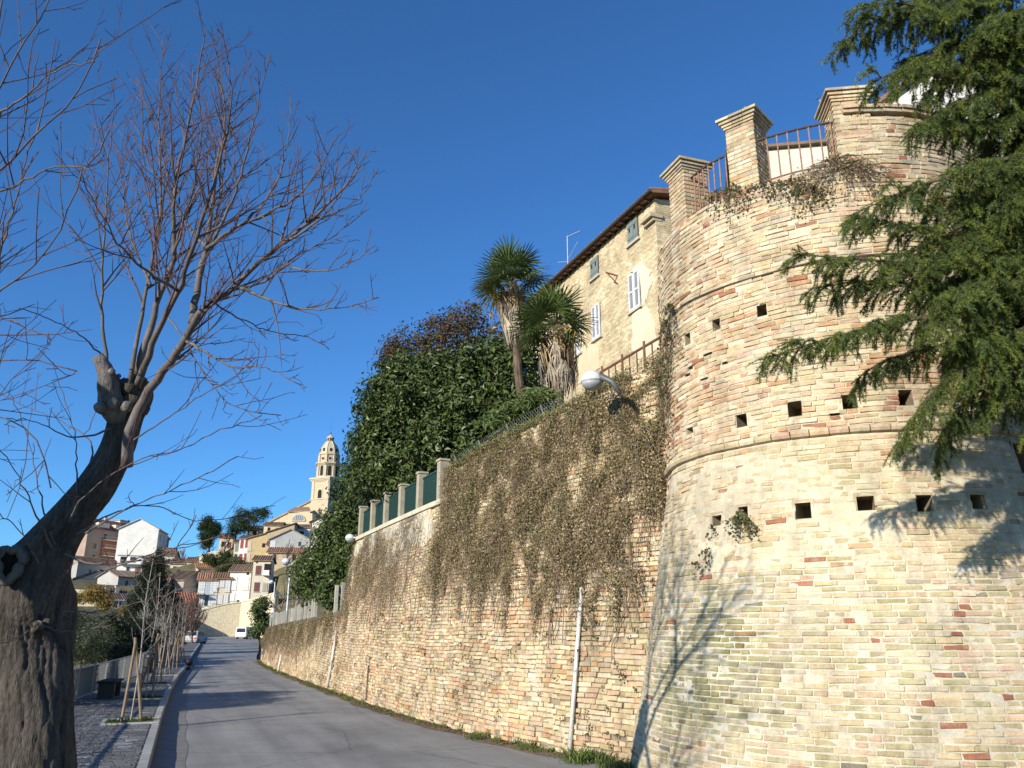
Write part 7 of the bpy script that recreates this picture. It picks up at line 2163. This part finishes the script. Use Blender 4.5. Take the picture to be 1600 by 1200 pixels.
building('grey_house', 'plain grey house in shade to the left of the white ones', 149, 928, 222, 60, 46, 5, -45, (.38, .37, .35), 'gable_side', 1.6, (.23, .15, .10), group='blocks on the left hillside', wins=[(-.2, .7, 1.0, 1.6, 'glass', None), (.1, .7, 1.0, 1.6, 's', (.16, .15, .14)), (.38, .7, 1.0, 1.6, 'glass', None), (.1, .35, 1.0, 1.6, 'glass', None), (-.2, .35, 1.0, 1.6, 's', (.16, .15, .14))])
building('annex', 'small yellow annex with one lit wall beside the plain grey house', 166, 920, 205, 12, 19, 5, 0, (.62, .50, .28), 'shed_left', .8, (.24, .16, .1), group='blocks on the left hillside', wins=[(.2, .45, .6, .9, 'hole', None)], tiles=False)
o, w, h, d = building('bungalow', 'low bungalow with a dark roof and white porch posts among the shrubs', 178, 958, 150, 40, 20, 8, -20, (.42, .41, .40), 'gable_side', 2.0, (.13, .10, .085), group='blocks on the left hillside', wins=[(.12, .5, .9, 1.7, 'glass', None), (-.3, .5, .9, 1.3, 'glass', None)], chimney=[(-1.0, 2.5, 4.2), (.8, 2.4, 4.3)])
for u in (-.46, -.16, .03, .3): slab(o, (u * w, -1.1, h * .45), (.22, .22, h * .98), (.74, .73, .70), name='porch_post')
slab(o, (-.1 * w, -.6, h * .97), (w * .85, 1.5, .2), (.74, .73, .70), name='porch_beam')
g1, g2_ = at(92, 948, 140), at(158, 948, 140); zz3 = [at(92, 922, 140)[2], at(158, 924, 140)[2]]
free_wall('garden_wall', 'rough ochre garden wall overgrown with yellow vines on the left', [g1, g2_], .5, lambda i: zz3[i], (.50, .42, .28)); add_ctrl(g1); add_ctrl(g2_)

# ---- vegetation of the hillside
def pine(name, px, py, t, ells_px, label, seed, base_py):
    b = at(px, base_py, t); add_ctrl(b)
    ells = [ell(x, y, t + g_, rx, ry, dep) for x, y, rx, ry, dep, g_ in ells_px]
    return leafy_tree(name, b, ells, 9000, .26, [(.045, .075, .025), (.06, .09, .028), (.035, .058, .02), (.075, .10, .03)], label, seed, [([b - np.array([0, 0, 2]), (b + at(px, py, t)) / 2, at(px, py, t)], .32)], mat='needle', group='pines on the ridge', clumps=50, crad=1.15, aspect=.28, core=.3)
pine('pine_tree', 327, 835, 225, [(327, 832, 17, 17, 2.6, 0), (320, 822, 10, 10, 2, 0), (338, 826, 9, 11, 2, 1), (326, 812, 6, 7, 1.5, 0), (324, 848, 10, 12, 2, 0)], 'smaller dark pine with a broken crown above the terrace wall', 601, 866)
pine('pine_tree', 388, 815, 232, [(384, 818, 24, 17, 3.4, 0), (402, 806, 18, 12, 3, 0), (372, 820, 17, 16, 3, 1), (378, 802, 12, 9, 2.5, 0), (412, 802, 10, 9, 2, 0), (365, 832, 11, 10, 2, 0)], 'broad umbrella pine next to the church nave', 602, 845)
p_ = at(238, 985, 62); cf = [ell(238, 965, 62, 40, 34, 1.7), ell(236, 928, 62, 30, 36, 1.4), ell(240, 895, 62, 19, 26, 1.0), ell(246, 872, 62, 9, 14, .6), ell(222, 945, 61, 22, 26, 1), ell(258, 950, 63, 20, 30, 1)]
leafy_tree('conifer_tree', (p_[0], p_[1], -.5), cf, 22000, .12, [(.040, .062, .030), (.055, .078, .035), (.03, .048, .024), (.065, .08, .045)], 'dark grey-green conifer behind the saplings on the left of the road', 603, [([(p_[0], p_[1], -.8), p_, at(242, 890, 62)], .18)], mat='needle', clumps=70, crad=.5, aspect=.2, drop=.5)
p_ = at(130, 1000, 38); ov_ = [ell(130, 985, 38, 36, 30, 1.2), ell(105, 975, 38, 26, 26, 1.1), ell(150, 1000, 37, 24, 26, 1), ell(120, 1015, 36, 36, 22, 1.1), ell(95, 1010, 36, 30, 30, 1)]
leafy_tree('olive_tree', (p_[0], p_[1], -.8), ov_, 24000, .05, [(.13, .15, .085), (.10, .12, .06), (.16, .18, .11), (.08, .10, .045)], 'grey-green olive bush behind the mesh fence next to the linden trunk', 604, [([(p_[0], p_[1], -1.2), p_, at(130, 985, 38)], .10)], clumps=80, crad=.36, aspect=.25)
hd = [ell(170, 1000, 42, 34, 36, 1.4), ell(200, 1005, 44, 34, 34, 1.4), ell(228, 1005, 50, 26, 26, 1.3), ell(190, 985, 46, 40, 22, 1.4), ell(185, 1022, 40, 42, 18, 1.0)]
p_ = at(190, 1030, 42)
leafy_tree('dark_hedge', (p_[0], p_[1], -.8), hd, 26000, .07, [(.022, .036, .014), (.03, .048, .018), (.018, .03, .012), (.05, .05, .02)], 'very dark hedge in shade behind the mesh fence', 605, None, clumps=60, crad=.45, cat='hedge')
hd = [ell(32, 965, 20, 40, 52, 1.5), ell(50, 990, 21, 40, 50, 1.2), ell(10, 975, 18, 50, 60, 1.3), ell(20, 1010, 24, 60, 50, 1.5), ell(-60, 1000, 20, 60, 60, 1.5), ell(-140, 1010, 18, 60, 60, 1.4)]
p_ = at(0, 1080, 22)
leafy_tree('shrub', (p_[0], p_[1], -.8), hd, 34000, .06, EVG, 'green shrub behind the fence, left of the linden trunk and mostly hidden by it', 612, None, clumps=60, crad=.4, cat='bush')
yl = [ell(150, 928, 120, 20, 14, 1.4), ell(165, 940, 120, 14, 14, 1.2), ell(120, 935, 125, 26, 10, 1.4), ell(195, 960, 100, 12, 14, 1.0), ell(200, 975, 90, 12, 10, .9)]
p_ = at(150, 960, 118)
leafy_tree('autumn_vine', (p_[0], p_[1], p_[2] - 1), yl, 9000, .13, [(.30, .22, .05), (.25, .16, .04), (.16, .16, .05), (.34, .20, .06)], 'yellow autumn vines spilling over the ochre garden wall', 606, None, mat='dry', clumps=50, crad=.8, cat='vine'); add_ctrl(p_)
sh = [ell(370, 880, 200, 14, 10, 2), ell(356, 890, 198, 14, 10, 2), ell(392, 890, 196, 12, 9, 2), ell(345, 893, 196, 10, 8, 1.6), ell(372, 893, 190, 10, 7, 1.6)]
p_ = at(365, 898, 197); add_ctrl(p_)
leafy_tree('shrub', p_, sh, 7000, .2, [(.10, .11, .05), (.08, .10, .04), (.14, .12, .07)], 'olive green scrub on the slope between the two rows of houses', 607, None, mat='dry', clumps=40, crad=1.0, cat='bush')
sh = [ell(335, 876, 208, 16, 8, 1.8), ell(352, 870, 206, 10, 9, 1.6), ell(325, 872, 209, 10, 7, 1.5)]
p_ = at(338, 884, 207); add_ctrl(p_)
leafy_tree('shrub', p_, sh, 5000, .2, [(.06, .08, .03), (.05, .07, .025), (.09, .09, .04)], 'darker green scrub under the terrace wall', 608, None, mat='dry', clumps=40, crad=.9, cat='bush')
# bare reddish trees down the left side of the road
for i, (px, bp, t, hpx, lab) in enumerate(((268, 1012, 70, 82, 'reddish bare tree nearest the conifer on the left of the road'), (285, 1010, 80, 84, 'tall reddish bare tree in the middle of the left row'), (300, 1004, 92, 72, 'reddish bare tree furthest up the left row, over the silver car'), (255, 1015, 60, 70, 'grey bare tree in front of the conifer'), (225, 1020, 52, 80, 'thin grey bare tree among the saplings before the conifer'))):
    P = at(px, bp, t); hgt = hpx * t * K
    bare_tree('bare_tree', (P[0], P[1], min(P[2], road_z(P[1]) + .1)), hgt, lab, 620 + i, r=.13, n=16, spread=.95, col=redb_col if i < 3 else grey_col, group='bare trees left of the road', dens=1.05 if i < 3 else 1.0, minr=.016 if i < 3 else .013, first=.15, up=.3)
P = at(283, 882, 230); add_ctrl(P); bare_tree('bare_tree', P, 17 * 230 * K * 1.6, 'bare grey tree on the ridge behind the small cream houses', 640, r=.25, n=9, spread=.8, col=brown_col, dens=.5, minr=.035)
P = at(350, 866, 228); bare_tree('bare_tree', P, 5.5, 'brown bare tree between the two pines', 641, r=.2, n=8, spread=.7, col=redb_col, dens=.6, minr=.03)
P = at(447, 892, 170); add_ctrl(P); bare_tree('bare_tree', P, 6.5, 'bare tree in front of the low rough-walled house', 642, r=.2, n=9, spread=.8, col=brown_col, dens=.6, minr=.025)

# ================================================================ CARS
def car(name, loc, rz, label, L_, W_, H_, body, col, group='parked vehicles'):
    """body: side outline (x along, z up) in fractions; glasshouse separate"""
    t = thing(name, loc, label, 'van' if 'van' in name else 'car', group, rz)
    def loft(sec, yw, mat, nm, colr, parent=t, top=None):
        n = len(sec); v = []; k = 5
        for s, wsc in zip((-1, -.82, 0, .82, 1), (yw[0], 1, 1, 1, yw[0])):
            for x, z in sec: v.append(((x - .5) * L_ * (1 if abs(s) < 1 else .985), s * W_ / 2 * (yw[1](z)), z * H_))
        f = [(a * n + i, a * n + (i + 1) % n, (a + 1) * n + (i + 1) % n, (a + 1) * n + i) for a in range(k - 1) for i in range(n)]
        f += [tuple(range(n)), tuple(reversed(range((k - 1) * n, k * n)))]
        mb = MB(); mb.add(v, f, colr); return mb.build(nm, M[mat], parent, world_space=False)
    tumble = lambda z: 1.0 if z < .52 else 1.0 - .28 * (z - .52)
    b = loft(body['body'], (.97, tumble), 'paint', 'body', col)
    for nm, sec in body['glass']:
        n = len(sec)
        for s in (-1, 1):
            v = [((x - .5) * L_, s * (W_ / 2 * tumble(z) + .006), z * H_) for x, z in sec]
            v2 = [(a, c - s * .02, d_) for a, c, d_ in v]
            mb = MB(); mb.add(v + v2, [tuple(range(n)), tuple(reversed(range(n, 2 * n)))] + [(i, (i + 1) % n, n + (i + 1) % n, n + i) for i in range(n)]); mb.build('side_window', M['glass'], t, world_space=False)
    for nm, (a, c) in body['screens']:
        q = .84
        a = np.array([(a[0] - .5) * L_, 0, a[1] * H_]); c = np.array([(c[0] - .5) * L_, 0, c[1] * H_])
        nrm = np.array([-(c - a)[2], 0, (c - a)[0]]); nrm /= np.linalg.norm(nrm); nrm = nrm * (.008 if nm == 'w' else .008)
        if nm == 'rear_window': nrm = -nrm if nrm[0] > 0 else nrm
        elif nrm[0] < 0: nrm = -nrm
        yv = np.array([0, W_ / 2 * q, 0]); yu = np.array([0, W_ / 2 * q * .9, 0])
        mb = MB(); mb.prism([a - yv + nrm, a + yv + nrm, c + yu + nrm, c - yu + nrm], nrm * .5); mb.build(nm, M['glass'], t, world_space=False)
    for x in body['wheels']:
        for s in (-1, 1):
            c = np.array([(x - .5) * L_, s * (W_ / 2 - .09), .31])
            mb = MB(); v = []; 
            prof = [(.20, -.10), (.30, -.10), (.315, -.06), (.315, .06), (.30, .10), (.20, .10)]
            for r, o_ in prof:
                for j in range(18): v.append(c + np.array([r * cos(j * pi / 9), o_, r * sin(j * pi / 9)]))
            f = [(i * 18 + j, i * 18 + (j + 1) % 18, (i + 1) * 18 + (j + 1) % 18, (i + 1) * 18 + j) for i in range(5) for j in range(18)]
            mb.add(v, f); wv = mb.build('wheel', M['rubber'], t, world_space=False, smooth=True)
            mb = MB(); mb.prism([c + np.array([.205 * cos(a), s * .07, .205 * sin(a)]) for a in np.linspace(0, 2 * pi, 15)[:-1]], (0, s * .02, 0), (.45, .45, .46)); mb.build('rim', M['paint'], wv, world_space=False)
    for x, nm, cc in ((.995, 'headlight', (.8, .8, .8)), (.004, 'tail_light', (.45, .03, .02))):
        for s in (-1, 1): mb = MB(); mb.box(((x - .5) * L_, s * W_ * .38, H_ * .42), (.06, W_ * .16, .16), col=cc); mb.build(nm, M['paint'], t, world_space=False)
    for x, nm in ((.998, 'front_bumper'), (.0, 'rear_bumper')): mb = MB(); mb.box(((x - .5) * L_, 0, H_ * .22), (.10, W_ * .94, .22), col=tuple(np.array(col) * .55)); mb.build(nm, M['paint'], t, world_space=False)
    return t
HB = dict(body=[(0.0, .18), (.99, .18), (1.0, .34), (.98, .50), (.75, .60), (.60, .93), (.50, .99), (.20, 1.0), (.08, .93), (.01, .62), (0, .5)],
          glass=[('g', [(.71, .61), (.60, .89), (.43, .93), (.43, .61)]), ('g', [(.41, .61), (.41, .93), (.18, .92), (.12, .62)])], screens=[('windscreen', ((.745, .62), (.605, .92))), ('rear_window', ((.012, .64), (.075, .91)))], wheels=(.18, .81))
VN = dict(body=[(0.0, .15), (.99, .15), (1.0, .30), (.98, .44), (.80, .55), (.68, .92), (.60, .99), (.03, 1.0), (0, .95), (-.005, .5)],
          glass=[('g', [(.77, .56), (.68, .86), (.54, .90), (.54, .56)])], screens=[('windscreen', ((.795, .56), (.685, .91))), ('rear_window', ((-.003, .55), (.0, .88)))], wheels=(.17, .82))
q = at_z(304, 998.5, road_z(100) + .02)
q = at(305, 999, 96); q[2] = road_z(q[1]) + .01
car('silver_car', q, R(70), 'silver hatchback parked on the left of the road under the reddish bare trees', 3.9, 1.68, 1.48, HB, (.42, .43, .44))
q = at(384, 997, 128); q[2] = road_z(q[1]) + .01
car('white_van', q, R(62), 'small white van parked below the tall retaining wall at the bend', 4.1, 1.75, 1.85, VN, (.80, .80, .80))
# keep the hill's shape believable between the houses, then lay the ground
build_terrain()
